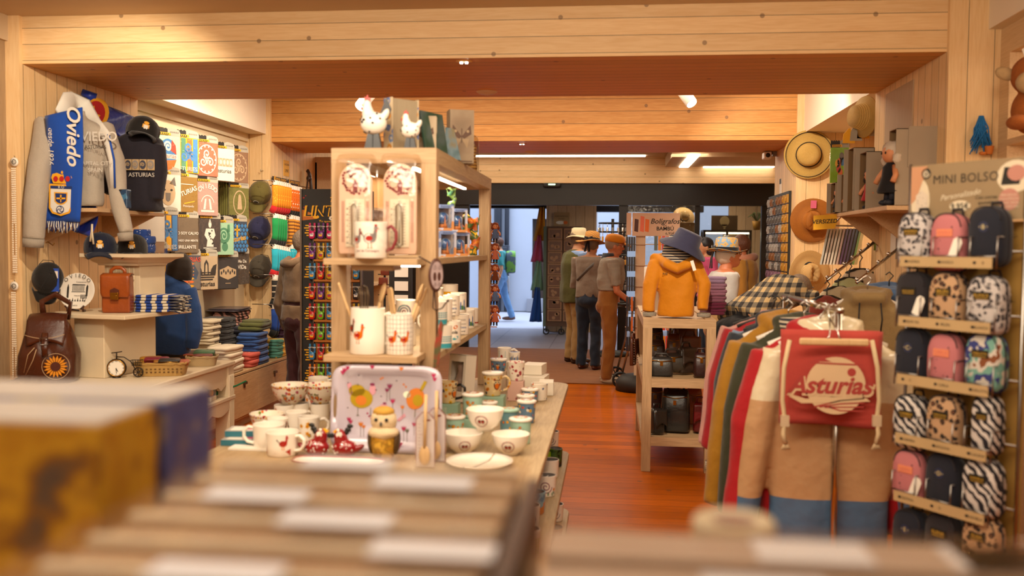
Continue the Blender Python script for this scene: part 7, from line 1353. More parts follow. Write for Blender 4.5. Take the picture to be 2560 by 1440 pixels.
# ================================================================== RIGHT SIDE
q0=PY(1608,805,6.2);q1=PY(1791,800,6.2);W5=q1.x-q0.x;H5=q1.z;D5=1.45
r=T('bag_shelf','open greyed oak shelf of handbags in the right aisle','shelf unit',(q0.x,6.2,0))
for x in(0,W5-.062):
 for y in(0,D5-.062):b=MB();b.bx(x,x+.062,y,y+.062,0,H5-.06);b.build('post',GREYW,r,bev=.002)
RW=wood('whitewashed_oak_rail','','')
for z,nm in((H5,'top_frame'),(.63,'middle_shelf'),(.235,'bottom_shelf')):
 b=MB();b.bx(.062 if z<H5 else 0,W5-(.062 if z<H5 else 0),0,.062,z-.06,z);b.bx(.062,W5-.062,.062,D5-.062,z-.03,z-.012);b.bx(0,.062,.062,D5-.062,z-.06,z);b.bx(W5-.062,W5,.062,D5-.062,z-.06,z);b.bx(.0,W5,D5-.062,D5,z-.06,z);b.build(nm,RW,r)
MU=cloth('mustard_twill','#c87c08',.1,.6,.7)
base=Vector((PY(1690,790,6.46).x,6.48,H5+.002));g=rel(base)
r=T('rain_jacket','mustard yellow hooded rain jacket on a bust under a navy bucket hat','jacket',base)
garment('jacket_body',MU,r,.27,.42,.17,[([(-.13,0,.36),(-.182,-.04,.22),(-.185,-.07,.03)],[.055,.05,.042]),([(.13,0,.36),(.182,-.03,.22),(.18,-.06,.05)],[.055,.048,.04])],seed=31,vox=.008,crum=(.016,11),extra=lambda b:(b.tube([(-.15,.0,.40),(-.07,-.09,.36),(.0,-.115,.33),(.07,-.09,.36),(.14,.0,.40),(.0,.09,.42)],.038,10,closed=True)))
b=MB();b.lathe([(.1,.36),(.105,.42),(.09,.5),(.05,.56),(0,.57)],24);b.build('striped_hood',pattern('navy_cream_stripes','stripes',['#c0b49c','#22222e'],55,.9,th=.45),r)
b=MB();[b.poly([(-.1+.012*k,.29),(-.092+.012*k,.29),(-.096+.012*k,.308)],lambda u,v:(u,-.092,v))for k in range(3)];b.build('boat_logo',INK,r)
for s in(-1,1):b=MB();b.lathe([(.046,0),(.048,.02),(.042,.026)],16,(s*.184,-.072,.004));b.build('striped_cuff',pattern('cuff_stripes','stripes',['#c0b49c','#22222e'],110,.9),r)
def bucket(label,loc,tilt,m,s=1):
 r=T('bucket_hat',label,'hat',loc);r.rotation_euler=tilt;b=MB();b.lathe([(0,.1*s),(.075*s,.098*s),(.088*s,.09*s),(.1*s,.02*s),(.17*s,-.035*s),(.172*s,-.04*s),(.099*s,.01*s)],28,sy=1.08);b.v=[(x,y,z+.01*math.sin(3*math.atan2(y,x))*(math.hypot(x,y)>.12*s))for x,y,z in b.v];b.build('hat_body',m,r)
bucket('navy corduroy bucket hat tilted on the mustard rain jacket',PY(1712,612,6.45),(.1,.42,0),cloth('navy_corduroy','#34344c',.15,.4))
b=MB();b.box((0,0,0),(.022,.002,.07));one('price_tag',b,PAPER,'white paper tag dangling from the navy bucket hat','tag',PY(1733,664,6.3),rot=(0,-.3,0))
for k in range(6):fold('%s folded top in the plum and lilac pile behind the mustard jacket'%ORD[5-k],base.x+.275,6.74,H5+.002+.045*k,('#5c1c34','#5c1c34','#7a4a5c','#8a5c70','#8a6478','#8c7490')[k],(.15,.28,.046),.1,None,'plum and lilac folded tops')
b=MB();b.bx(-.01,.10,-.003,0,0,.33);b.bx(-.03,.1,-.06,-.0,0,.003);one('notice_card',b,PAPER,'tall white notice card standing behind the mustard jacket sleeve','notice',PY(1612,790,7.0)*1+Vector((0,0,H5+.002-PY(1612,790,7.0).z)))
def bag(kind,label,x,y,z,w,d,h,c1,c2,rz=0,rough=.4,cat='handbag',style=0):
 r=T(kind,label,cat,(q0.x+x,6.2+y,z+.002),rz);m=leather('bag_'+c1[1:],c1,c2,rough);b=MB()
 if style==1:b.at((0,0,h/2),(0,PI/2,0));b.lathe([(0,-w/2),(h*.46,-w/2),(h*.5,-w/2+.01),(h*.5,w/2-.01),(h*.46,w/2),(0,w/2)],24,sy=d/h)
 else:b.loft([[(x_*w/2*k,y_*d/2*j,zz)for x_,y_ in[(math.copysign(abs(math.cos(a))**.45,math.cos(a)),math.copysign(abs(math.sin(a))**.45,math.sin(a)))for a in[2*PI*i/24 for i in range(24)]]]for zz,k,j in((0,.92,.9),(.012,1,1),(h*.5,1.0,.95),(h*.85,.92,.75),(h,.82,.45))])
 b.build('bag_body',m,r)
 b=MB();b.tube([(-w*.3,0,h*.95),(-w*.22,0,h*1.18),(w*.22,0,h*1.18),(w*.3,0,h*.95)],.008,8);b.build('handle',m,r)
 b=MB();b.tube([(-w*.42,-d*.42,h*.84),(0,-d*.46,h*.8),(w*.42,-d*.42,h*.84)],.003,6);b.box((0,-d*.5,h*.7),(.02,.008,.03));b.build('zip_and_clasp',BRASS,r)
 if style==2:b=MB();b.sheet(lambda u,v:(w*.5*(2*u-1),-d*.5-.01-.01*v,h*1.0-v*h*.55-.03*(2*u-1)**2*v),8,6);b.build('flap',m,r,solid=.004)
 return r
for a_ in(('handbag','black zipped handbag at the front left of the middle shelf',.13,.12,.63,.16,.09,.13,'#1c1a18','#2a2622'),('roll_bag','charcoal roll bag behind the black handbag on the middle shelf',.21,.30,.63,.16,.13,.14,'#2c2824','#4a423a',.2,.4,'handbag',1),('handbag','upright tan brown handbag at the back centre of the middle shelf',.24,.55,.63,.1,.1,.25,'#6a3c1c','#3c1e0c'),('shoulder_bag','tan flap shoulder bag at the back right of the middle shelf',.36,.62,.63,.14,.08,.23,'#7a4a28','#54301a',.2,.4,'handbag',2),('shoulder_bag','black and brown flap bag with zip in the middle of the middle shelf',.31,.32,.63,.12,.08,.18,'#3c2c22','#221610',.5,.4,'handbag',2),('handbag','dark maroon handbag with a chain at the front right of the middle shelf',.40,.16,.63,.10,.1,.16,'#3a1410','#1e0a08'),('handbag','brown slouch bag at the back left of the middle shelf',.11,.60,.63,.15,.1,.2,'#4a3020','#2c1a10'),('handbag','tall dark brown tote at the back left corner of the middle shelf',.12,.95,.63,.14,.1,.27,'#2c1c14','#1a100c'),('handbag','chestnut satchel at the back right corner of the middle shelf',.34,.98,.63,.16,.1,.26,'#5a2c14','#38180a',.1,.35,'handbag',2),('roll_bag','dark roll bag at the far back of the bottom shelf',.26,.85,.235,.24,.14,.17,'#241c18','#3a2e26',.1,.4,'handbag',1),('leather_backpack','large glossy black leather backpack on the bottom shelf',.24,.25,.235,.2,.14,.29,'#161514','#2a2826',-.15,.25,'backpack'),('shoulder_bag','small black flap bag at the left of the bottom shelf',.105,.14,.235,.09,.1,.17,'#14120f','#262220',.5,.3,'handbag',2),('handbag','mahogany strap bag at the back left of the bottom shelf',.11,.5,.235,.12,.1,.28,'#4a1c10','#2c0e08'),('shoulder_bag','dark red box bag at the right of the bottom shelf',.41,.24,.235,.1,.09,.2,'#6a1014','#48080a',0,.3,'handbag',2),('handbag','orange brown round topped bag at the back right of the bottom shelf',.39,.5,.235,.12,.08,.26,'#a0521c','#6c3410')):bag(*a_)
r=bag('studded_bag','brown studded bag hanging on the left side of the bag shelf',-.045,.75,.62,.09,.03,.2,'#5a2810','#3a1608',1.2,.4,'handbag',2);b=MB();[b.ell((-.04+.08*(k>9),-.022,.02+.018*(k%10)),.004,6,5)for k in range(20)];b.build('studs',STEEL,r)
def wallhat(label,px,py,Y,rb,m,band,crown=.09,rc=.1,pinch=0,tag_=None,tilt=0):
 q=PY(px,py,Y);r=T('straw_hat',label,'hat',(q.x,Y-.02,q.z));r.rotation_euler=(PI/2+tilt,0,R.uniform(-.3,.3));b=MB()
 b.lathe([(0,crown*(1-pinch*.35)),(rc*.4,crown*(1-pinch*.1)),(rc*.75,crown*.97),(rc*.95,crown*.75),(rc,0.012),(rb*.75,.004),(rb,.016),(rb+.004,.012),(rb*.75,-.002),(rc*.95,.004)],40,sy=1.0);b.v=[(x*(1 if z<.03 else 1-pinch*.25),y*(1+.15*pinch*(z>.03)),z-(pinch*.03 if abs(x)<rc*.3 and z>crown*.6 else 0)+.012*math.sin(2*math.atan2(y,x)+px)*(math.hypot(x,y)>rb*.7))for x,y,z in b.v];b.build('hat_body',m,r)
 b=MB();
 if band[1]=='ring':[b.tube([(rb*.93*math.cos(a),rb*.93*math.sin(a),.018+.012*math.sin(2*a+px))for a in[2*PI*k/40 for k in range(40)]],.007,6,closed=True,flat=.4),b.tube([(rc*1.05*math.cos(a),rc*1.05*math.sin(a),.02)for a in[2*PI*k/40 for k in range(40)]],.004,6,closed=True)]
 else:b.lathe([(rc*1.03,.014),(rc*1.0,.045)],32,sx=1-pinch*.22,sy=1+.12*pinch)
 b.build('hat_band',band[0],r)
 if tag_:b=MB();b.box((0,rb*.75,.03),(.05,.07,.002));b.build('price_label',tag_,r)
SW1=pattern('yellow_straw','straw',['#d8b060','#a07c34'],80,.7);SW2=pattern('orange_straw','straw',['#b8701c','#7c440c'],80,.7);SW3=pattern('pale_straw','straw',['#d8b478','#b48a50'],80,.7)
wallhat('wide yellow straw hat with dark rim stripe, topmost on the right wall',2021,387,Y2-.06,.215,SW1,(NVB,'ring'),.12,.105,tilt=.1)
wallhat('orange straw hat with a pink label behind the yellow arrow sign',2030,551,Y2-.06,.195,SW2,(SW2,'b'),.13,.09,.6,PINK,.12);wallhat('pale straw fedora with a dark band, lowest on the right wall',2019,680,Y2-.06,.195,SW3,(NVB,'b'),.13,.085,.8,None,.1)
q=PY(2160,292,6.3);r=T('straw_hat','straw hat seen edge on beside the right jamb top','hat',q);r.rotation_euler=(PI/2,0,-1.2);b=MB();b.lathe([(0,.08),(.07,.08),(.09,.01),(.135,0),(.137,-.006),(.088,.0)],32);b.build('hat_body',SW1,r)
ya,yb=PX(1979,480,XR).y,PX(1927,490,XR).y;zt=PX(1975,478,XR).z;b=MB();b.bx(-.02,0,ya,yb,.75,zt);one('jewellery_board',b,BLK,'dark pegboard of small jewellery packs on the far right jamb','board',(XR-.002,0,0))
JP=[mat('jewel_amber','#b8842c',.4),mat('jewel_grey','#6a6460',.25,.3,60),mat('jewel_silver','#a8a098',.3,.3,60),mat('jewel_copper','#8a5a34',.4,.3,60),mat('jewel_lilac','#8a6478',.5,.2,60),mat('jewel_blue','#4c6484',.5,.3,60)]
for j in range(12):
 for i in range(7):
  y=ya+.06+(yb-ya-.1)*i/6.;z=zt-.07-.092*j;m=JP[0 if i<2 and j<9 else(4 if j in(8,9)else 5 if j>9 else R.choice((1,2,3,1)))];b=MB();b.bx(-.012,0,-.042,.042,-.04,.04);b.tube([(-.014,0,.02),(-.018,.01,0),(-.014,0,-.03)],.006,6);b.tube([(-.014,.02,.03),(-.016,.022,-.02)],.004,5)
  one('jewellery_pack',b,m,'small pack of jewellery hanging on the dark pegboard, %s row, %s from the front'%(NTH[j]if j<10 else('eleventh','twelfth')[j-10],NTH[i]),'jewellery',(XR-.022,y,z),group='jewellery packs on the pegboard')
KRAFT=mat('grey_kraft_card','#a4937c',.8,.05);KRI=mat('brown_kraft_card','#7a5c38',.8,.06)
def doll(label,loc,s,dress,hair_,rz=0,top=None,group=None,legs=True):
 r=T('rag_doll',label,'doll',loc,rz,group);sk=mat('doll_skin','#d08a5c',.6);b=MB();b.ell((0,0,.30*s),(.055*s,.05*s,.058*s),14,10)
 for d in(-1,1):b.tube([(d*.04*s,0,.225*s),(d*.085*s,-.02*s,.17*s),(d*.09*s,-.04*s,.13*s)],.016*s,8)
 b.build('head_and_arms',sk,r);b=MB();b.lathe([(.02*s,.25*s),(.045*s,.22*s),(.05*s,.16*s),(.075*s,.08*s),(.07*s,.07*s),(0,.1*s)],16);b.build('dress',dress,r)
 b=MB();b.ell((0,.012*s,.318*s),(.068*s,.056*s,.058*s),14,10);[b.ell((d*.06*s,.005*s,.27*s),(.024*s,.03*s,.04*s),10,8)for d in(-1,1)];b.v=[tuple(Vector(p)+noise.noise_vector(Vector(p)*60/s)*.01*s)for p in b.v];b.build('hair',hair_,r)
 b=MB();[b.ell((d*.02*s,-.048*s,.302*s),(.006*s,.004*s,.008*s),8,6)for d in(-1,1)];b.build('eyes',INK,r)
 if legs:b=MB();[(b.tube([(d*.025*s,0,.1*s),(d*.028*s,-.005*s,.03*s)],.018*s,8),b.ell((d*.028*s,-.02*s,.015*s),(.02*s,.034*s,.017*s),10,8))for d in(-1,1)];b.build('legs_and_shoes',mat('doll_dark','#20202a',.7),r)
 return r
REDD=cloth('doll_red','#a81820',.1,.2);BKD=cloth('doll_black','#1c1a1c',.1,.2)
SZ=1.732
for lab,px,Y,w_,d_,h_,dl in(('small open grey carton holding a costumed doll, farthest on the right bracket shelf',2100,6.02,.09,.12,.19,.5),('narrow low grey carton in front of the small doll carton',2128,5.82,.10,.1,.23,.5),('tall grey carton behind the plain fronted carton',2150,5.68,.12,.12,.37,0),('tall plain grey carton holding a doll in red at the shelf middle',2186,5.52,.14,.14,.33,.8)):
 q=PY(px,525,Y);r=T('doll_carton',lab,'carton',(q.x,Y,SZ));b=MB();b.bx(-w_/2,w_/2,-d_/2,-d_/2+.004,0,h_,0);b.bx(w_/2-.004,w_/2,-d_/2,d_/2,0,h_,1);b.bx(-w_/2,w_/2,d_/2-.004,d_/2,0,h_,1);b.bx(-w_/2,w_/2,-d_/2,d_/2,0,.004,1);b.bx(-w_/2,w_/2,-d_/2,d_/2,h_-.004,h_,1);b.bx(-w_/2-.025,-w_/2,d_/2-.004,d_/2,0,h_,0);b.build('open_carton',[KRAFT,KRI],r)
 if dl:doll('costumed doll with %s skirt inside the %s'%('red' if dl>.5 else 'dark',' '.join(lab.split()[:4])),(q.x-w_*.2,Y-.0,SZ+.006),dl*.8,REDD if dl>.5 else BKD,mat('doll_dark_hair','#2a1a12',.7),-1.2)
q=PY(2262,520,4.95);r=T('doll_carton','large pale grey carton holding a doll in black and red, nearest to the camera','carton',(q.x+.02,5.05,SZ-.0));b=MB();b.bx(-.06,.11,-.06,-.056,0,.40,0);b.bx(-.06,.11,.056,.06,0,.4,1);b.bx(.106,.11,-.06,.06,0,.4,1);b.bx(-.06,.11,-.06,.06,.396,.4,1);b.bx(-.06,.11,-.06,.06,0,.004,1);b.bx(.0,.18,-.066,-.06,.2,.41,0);b.build('open_carton',[KRAFT,KRI],r)
b=MB();b.bx(1.40,XR,4.92,5.298,1.708,1.73);one('shelf_board',b,W_shelf,'near timber board carrying the large pale doll carton','shelf');doll('doll in a black dress with red hem and white scarf in the large pale carton',(q.x-.045,5.055,SZ+.006),.9,BKD,mat('doll_white_scarf','#c8b8a4',.8),-1.3)
for k in range(11):
 q=PY(2076+8*k,572,6.3+.0*k);cc=('#b0aca0','#c8b8a4','#c8b4a0','#d8ccb8','#d8ccb8','#c8a898','#5a2a5c','#5a2a5c','#48284c','#2c2430','#7aa83c')[k];b=MB();b.box((0,0,-.12),(.012,.2,.24));one('packaged_shirt',b,mat('packed_r_'+cc[1:],cc,.3,coat=.3),'packaged T-shirt hanging edge on under the right shelf, %s from the left'%(NTH[k]if k<10 else 'eleventh'),'packaged T-shirt',(q.x,q.y,q.z),-.45,0,'packaged T-shirts under the right shelf',rot=(0,.18,-.35))
q=PY(2099,412,6.35);o=tpack('lime green T-shirt pack with a painted splash above the doll cartons',2099,405,'#84b42c',lambda b,f,g:[b.dot(u,v,.13,.12,f,m_,9)for u,v,m_ in((0,.6,7),(.1,.75,9),(.15,.6,5),(-.05,.4,3),(.05,.3,7),(-.12,.55,4))],X=1.6,th=0,s=.85,wf=.6);o.location=(q.x,6.35,q.z-.12)
for k in range(4):b=MB();b.prism([(-.04,0),(.04,0),(.03,.07),(.0,.1+.03*(k%2)),(-.035,.06)],0,.006);q=PY(2122+18*k,358-6*k,6.35);one('header_card',b,HDR[1]if k%2 else YEL,'%s pale header card peeking above the doll cartons'%NTH[k],'card',q,group='header cards above the doll cartons')
b=MB();b.tube([(1.45,6.04,1.72),(1.45,6.3,1.66),(1.78,6.3,1.66)],.006,6);one('hook_bar',b,CHROME,'thin bar carrying the edge on T-shirt packs under the right shelf','bar')
qa=PY(2036,553,5.98);b=MB();b.prism([(-.005,-.055),(.125,-.045),(.14,.0),(.135,.045),(-.005,.035)],0,.006,0);b.text('VERSIZED',.036,(.064,-.001,-.013),(.99,0,.06),mi=1,off=.02,shear=.1);one('shelf_sign',b,[mat('yellow_sign','#e0a414',.6),INK],'yellow arrow sign reading VERSIZED in front of the orange straw hat','sign',qa)
def rail(label,wpx,tpx,Xt,n):
 a_=PX(*wpx,XR-.005);t_=PX(*tpx,Xt);r=T('waterfall_rail',label,'hanging rail',a_);d=t_-a_;b=MB();b.box((0,0,0),(.012,.05,.12));b.tube([(0,0,0),tuple(d)],.011,4);[b.ell(tuple(d*(k+1)/n+Vector((0,0,.016))),.011,8,6)for k in range(n)];b.build('rail_arm',CHROME,r);return a_,d
a1,d1=rail('far sloping chrome rail with black hangers on the right jamb',(2190,602),(2068,700),1.27,6);a2,d2=rail('near sloping chrome rail with chrome pins on the right jamb',(2245,622),(2142,706),1.3,4)
COATS={}
def coat(label,x,y,z,col,H_=.7,W_=.44,rz=0,m=None,sl=True,hood=False,D=.14,hang='white',cat='jacket',name='hanging_jacket',cuff=None,seed=0,extra=None):
 m=m or cloth('coat_'+col[1:],col,.12,.6,.7);r=T(name,label,cat,(x,y,z),rz)
 S=[([(s*W_*.40,0,H_*.9),(s*W_*.56,-.01,H_*.6),(s*W_*.64,-.015,H_*.14)],[.066,.06,.048])for s in(-1,1)]if sl else[]
 ex=(lambda b:b.tube([(-.1,.03,H_*1.0),(-.06,-.05,H_*.97),(.06,-.05,H_*.97),(.1,.03,H_*1.0),(0,.08,H_*1.02)],.036,8,closed=True))if hood else None
 garment('garment_body',m,r,W_,H_,D,S,vox=.013,seed=seed,extra=ex)
 b=MB();hm={'white':PAPER,'black':BLACK,'wood':BEECH}[hang];b.tube([(-W_*.4,0,H_*.93),(-.04,0,H_*1.0),(.04,0,H_*1.0),(W_*.4,0,H_*.93)],.011,8);b.build('hanger',hm,r);b=MB();b.tube([(0,0,H_*1.0),(0,0,H_*1.0+.05),(.02,0,H_*1.0+.075),(.0,0,H_*1.0+.095),(-.018,0,H_*1.0+.08)],.0035,6);b.build('hook',hm if hang=='black' else CHROME,r)
 if cuff:[(lambda b:(b.tube([(s*W_*.64,-.015,H_*.13),(s*W_*.645,-.015,H_*.07)],[.052,.052],14),b.build('cuff',cuff,r)))(MB())for s in(-1,1)]
 if extra:extra(r,H_,W_,D)
 return r
for k,(cc,lab)in enumerate((('#8a3c30','brick red strappy top hanging nearest on the far rail'),('#c0b090','pale cream top on the far rail'),('#b8bc8c','pale lime top on the far rail'),('#c8b49c','ecru top on the far rail by the wall'))):
 p=a1+d1*(1-.22*k);coat(lab,p.x,p.y,p.z-.40,cc,.3,.26,.5,sl=False,D=.09,hang='black',cat='top',name='hanging_blouse',seed=40+k)
p=PY(2168,745,4.83);coat('khaki hooded jacket with black drawcords hanging beside the bag stand',p.x,4.83,p.z-.72,'#8c7248',.74,.36,-.1,hood=True,seed=50,extra=lambda r,H_,W_,D:(lambda b:([b.tube([(s*.05,-.09,.7),(s*.055,-.11,.62),(s*.05,-.1,.55)],.004,6)for s in(-1,1)],b.build('drawcord',INK,r)))(MB()))
p=PY(2222,735,5.0);coat('denim blue jacket with striped hood hanging behind the khaki jacket',p.x,5.0,p.z-.68,'#4c6a94',.7,.34,-.1,hood=True,hang='black',seed=51)
CX,CY0,CZR=.85,3.56,1.275
r=T('clothes_rail','chrome clothes rail on castors full of rain jackets','clothes rail',(CX,CY0,0));b=MB();b.tube([(0,0,.08),(0,0,CZR)],.014,10);b.tube([(-.02,.95,.08),(-.02,.95,CZR)],.014,10);b.tube([(0,-.03,CZR),(-.02,.98,CZR)],.014,10);b.tube([(-.3,0,.08),(.3,0,.08)],.014,10);b.tube([(-.3,.95,.08),(.3,.95,.08)],.014,10);b.tube([(0,0,.08),(0,.95,.08)],.014,10);b.build('tube_frame',CHROME,r)
for x in(-.3,.3):
 for y in(0,.95):b=MB();b.ell((x,y,.035),(.02,.035,.035),12,8);b.build('castor',BLACK,r)
NS=pattern('cuff_stripes','stripes',['',''])
def stripehood(r,H_,W_,D):b=MB();b.rslab((0,.0,H_*.985),(.2,.16,.08),.8);b.v=[tuple(crumple(.01,12,9)(Vector(p)))for p in b.v];b.build('striped_lining',pattern('navy_cream_stripes','stripes',['','']),r)
for k,(cc,lab,hg,cf,ex)in enumerate((('#c08a80','pale pink jacket farthest along the clothes rail','black',None,None),('#98141c','crimson jacket second from the back of the clothes rail','black',None,None),('#6a84a0','pale denim jacket behind the navy one on the clothes rail','black',None,None),('#232a34','dark navy jacket with striped cuffs and a white patch on the clothes rail','black',NS,stripehood),('#9c6c14','mustard raincoat hanging lowest on the left of the clothes rail','white',None,None),('#34341f','dark olive raincoat with striped cuffs on the clothes rail','white',NS,stripehood),('#c8a094','blush pink raincoat with a pale hanger on the clothes rail','white',None,stripehood),('#a01018','bright red raincoat just behind the front colour block coat','white',None,None))):
 y=CY0+.86-.105*k;H_=.72 if k<4 else .92;coat(lab,CX-.018+.004*k-(.08,.08,.06,.09,.10,.06,.0,.05)[k],y,CZR-.082-H_,cc,H_ if k!=6 else .8,.44 if k<4 else .42+.01*k,R.uniform(-.05,.05),None,hood=k>2,hang=hg,cuff=cf,seed=60+k,extra=ex,D=.10)
t=NT('colour_block_raincoat');z=t.xyz(t.coord())[2];t.set(col=t.ramp(t.math('ADD',z,t.math('MULTIPLY',t.noise(t.coord(),3,1),.02)),[(0,'#4c6684'),(.30,'#4c6684'),(.301,'#b48c64'),(.68,'#b48c64'),(.681,'#cfc0a0'),(1,'#cfc0a0')]),rough=.3);t.n['Color Ramp'].color_ramp.interpolation='CONSTANT';t.bump(t.noise(t.coord(),8,3),.5,.03)
rc_=coat('front cream, tan and blue raincoat at the near end of the clothes rail',CX,3.645,CZR-.95-.075,'#b48c64',.95,.50,0,t.m,hood=True,seed=71,D=.12,extra=lambda r,H_,W_,D:(lambda b:(b.tube([(0,-.07,.02),(0,-.075,.5),(0,-.065,.85)],.004,6),b.build('zip',INK,r)))(MB()))
q=PY(2075,1065,3.5);r=T('drawstring_bag','brick red cotton drawstring bag printed Asturias, hung on the front of the clothes rail','drawstring bag',(q.x,3.52,q.z));g=rel(Vector(r.location));TR=cloth('brick_red_canvas','#b2443a',.1,.35)
b=MB();bw=235*mp(3.52)/2;bh=232*mp(3.52);b.sheet(lambda u,v:(bw*(2*u-1)*(1-.03*math.sin(PI*v)),-.02+.012*math.sin(u*4+v*2)-.012*math.cos(PI*(2*u-1)/2)*4*v*(1-v),bh*v+.006*math.sin(u*5)*(v<.1)),16,16);b.sheet(lambda u,v:(bw*(2*u-1),.012,bh*v),8,8);b.build('cotton_body',TR,r,solid=.003)
b=MB();s=mp(3.52);F0=lambda u,v:((u-2075)*s,-.066,(1065-v)*s);F1=lambda u,v:((u-2075)*s,-.0668,(1065-v)*s);F2=lambda u,v:((u-2075)*s,-.0676,(1065-v)*s)
b.dot(2079,962,69,69,F0,0,40);b.dot(2115,929,10,None,F1,1,16);b.poly([(2018,906),(2140,909),(2140,913),(2018,910)][::-1],F1,1);b.poly([(2020,905),(2040,895),(2050,897),(2068,905)][::-1],F1,1)
for k in range(4):b.poly([(2030+12*k,1012-0*k),(2090,996+8*k),(2145,990+10*k),(2145,993+10*k),(2090,999+8*k),(2030+12*k,1016)][::-1],F1,1)
b.text('Asturias',58*s,((2068-2075)*s,-.0674,(984-1065)*-s),mi=0,shear=.3,off=.06);b.text('Asturias',58*s,((2066-2075)*s,-.0684,(980-1065)*-s),mi=1,shear=.3,off=.03);b.poly([(1975,985),(2010,995),(2080,992),(2150,990),(2160,998),(2080,1003),(2000,1006),(1970,990)][::-1],F1,0);b.build('asturias_print',[mat('cream_print','#cfb088',.8),mat('brick_print','#a03830',.8)],r)
b=MB();b.box(g(2085,855,3.44),(.245,.014,.026));b.build('wooden_hanger',BEECH,r,bev=.008);b=MB();[b.tube([g(2085+s_*20,850,3.44),g(2085+s_*12,842,3.44),g(2085+s_*10,830,3.45),g(2074,795,3.48)],.003,6)for s_ in(-1,1)];b.tube([g(2074,795,3.48),g(2068,770,3.53),g(2064,752,3.56)],.003,6);b.build('hanger_wire',CHROME,r)
for s_,px in((-1,1958),(1,2196)):b=MB();b.tube([g(px+s_*-16,850,3.44),g(px+s_*-2,920,3.43),g(px+s_*2,1000,3.43),g(px-s_*4,1048,3.44),g(px,1085,3.43),g(px-s_*6,1110,3.43)],.008,8);[b.tube([g(px-s_*6,1106,3.43),g(px-s_*6+k*5-10,1124,3.43)],.004,5)for k in range(5)];b.box(g(px-s_*4,1052,3.435),(.03,.014,.04),1);b.build('cord',[mat('cotton_cord','#c8b088',.9),mat('cord_tab','#c0a888',.8)],r)
BY=lambda px:3.30-.34*(px-2262)/288
def P5(px,py,dy=0):return PY(px,py,BY(px)+dy)
o5=P5(2262,1000);o5.z=0;e5=P5(2550,1000);e5.z=0;ux5=(e5-o5).normalized();L5=(e5-o5).length;rz5=math.atan2(ux5.y,ux5.x);inv5=Matrix.Rotation(-rz5,3,'Z')
def l5(px,py,dy=0):return inv5@(P5(px,py)-o5)+Vector((0,dy,0))
r=T('bag_stand','tall wire stand of personalised mini backpacks with a MINI BOLSO header','display stand',o5,rz5);zt5=l5(2262,412).z
b=MB();[b.tube([(x,.0,.02),(x,0,zt5)],.006,8)for x in(0,L5)];[b.tube([(0,0,z),(L5,0,z)],.004,6)for z in[.1+.2*k for k in range(8)]];b.bx(-.02,L5+.02,-.2,.2,0,.02);b.build('wire_frame',STEEL,r)
b=MB();b.bx(.008,L5-.008,.03,.035,.1,zt5-.2);b.build('kraft_back',mat('kraft_back_board','#a8823c',.7),r)
b=MB();zb5=zt5-.195;b.bx(.006,L5-.006,-.006,0,zb5,zt5-.005,0);f=lambda u,v:(u,-.0068,v);g5=lambda u,v:(u,-.0076,v);h5=lambda u,v:(u,-.0084,v);cz=(zb5+zt5)/2
b.dot(.045,cz-.03,.036,.075,f,2,18);b.dot(L5-.035,cz+.035,.06,.05,f,2,18);b.poly([(.008,zt5-.01),(.07,zt5-.01),(.03,cz-.02),(.008,cz-.04)],g5,5);b.poly([(.03,cz-.075),(.07,cz-.075),(.075,cz-.01),(.05,cz+.008),(.028,cz-.01)],h5,6);b.dot(.065,zt5-.035,.018,None,g5,1,16);[b.poly(q_,h5,2)for q_ in spiral(.065,zt5-.035,.002,.013,2,.0015)]
b.poly([(L5-.08,cz+.01),(L5-.02,cz+.01),(L5-.01,cz+.06),(L5-.07,cz+.065)],g5,1);b.dot(L5-.03,cz+.045,.03,.025,h5,3,12);b.dot(L5-.052,cz-.035,.034,None,g5,3,18);[b.text(t_,.010,(L5-.052,-.0086,cz-.025-.012*i),mi=2)for i,t_ in enumerate(('MINI BOLSO','CON ESPACIO','PARA EL MÓVIL','Y MUCHO MÁS'))]
b.text('MINI BOLSO',.041,(L5*.505,-.0072,cz+.026),mi=1,sp=1.05);b.text('Personalizado',.026,(L5*.47,-.0074,cz-.022),(.99,0,.12),mi=2,shear=.25,off=.01);b.dot(L5*.47,cz-.05,.038,.018,g5,2,20);b.text('9,95€',.028,(L5*.47,-.0088,cz-.06),mi=1,off=.01);b.text('Con correa',.016,(L5*.69,-.0074,cz-.03),mi=1,shear=.2);b.text('ajustable',.016,(L5*.69,-.0074,cz-.047),mi=1,shear=.2);b.build('header_board',[mat('taupe_header','#8c7656',.5),INK,mat('header_cream','#cfc0a4',.6),mat('header_pink','#b07868',.6),YEL,SKIN,pattern('header_leopard','dots',['#c8b8a4','#2a2422'],120,.6)],r)
LEO=pattern('white_leopard','leopard',['#b8b0ac','#1c1a1e','#7c7678'],62,.8);LEB=pattern('brown_leopard','leopard',['#b08c68','#1c130e','#6a3c1c'],48,.8);ZEB=pattern('zebra_print','zebra',['#c8c0b8','#1a1820'],17,.8);PNK=pattern('pink_dotted','dots',['#b0686a','#2a2024'],42,.8,th=.16);NVY=cloth('navy_canvas','#1b1d28',.12,.2);BKC=cloth('charcoal_canvas','#242024',.12,.2);TRO=pattern('tropical_print','blobs',['#c0b8ac','#2c3470','#6a9a8c','#c0b8ac','#7a4420'],16,.8)
BK={}
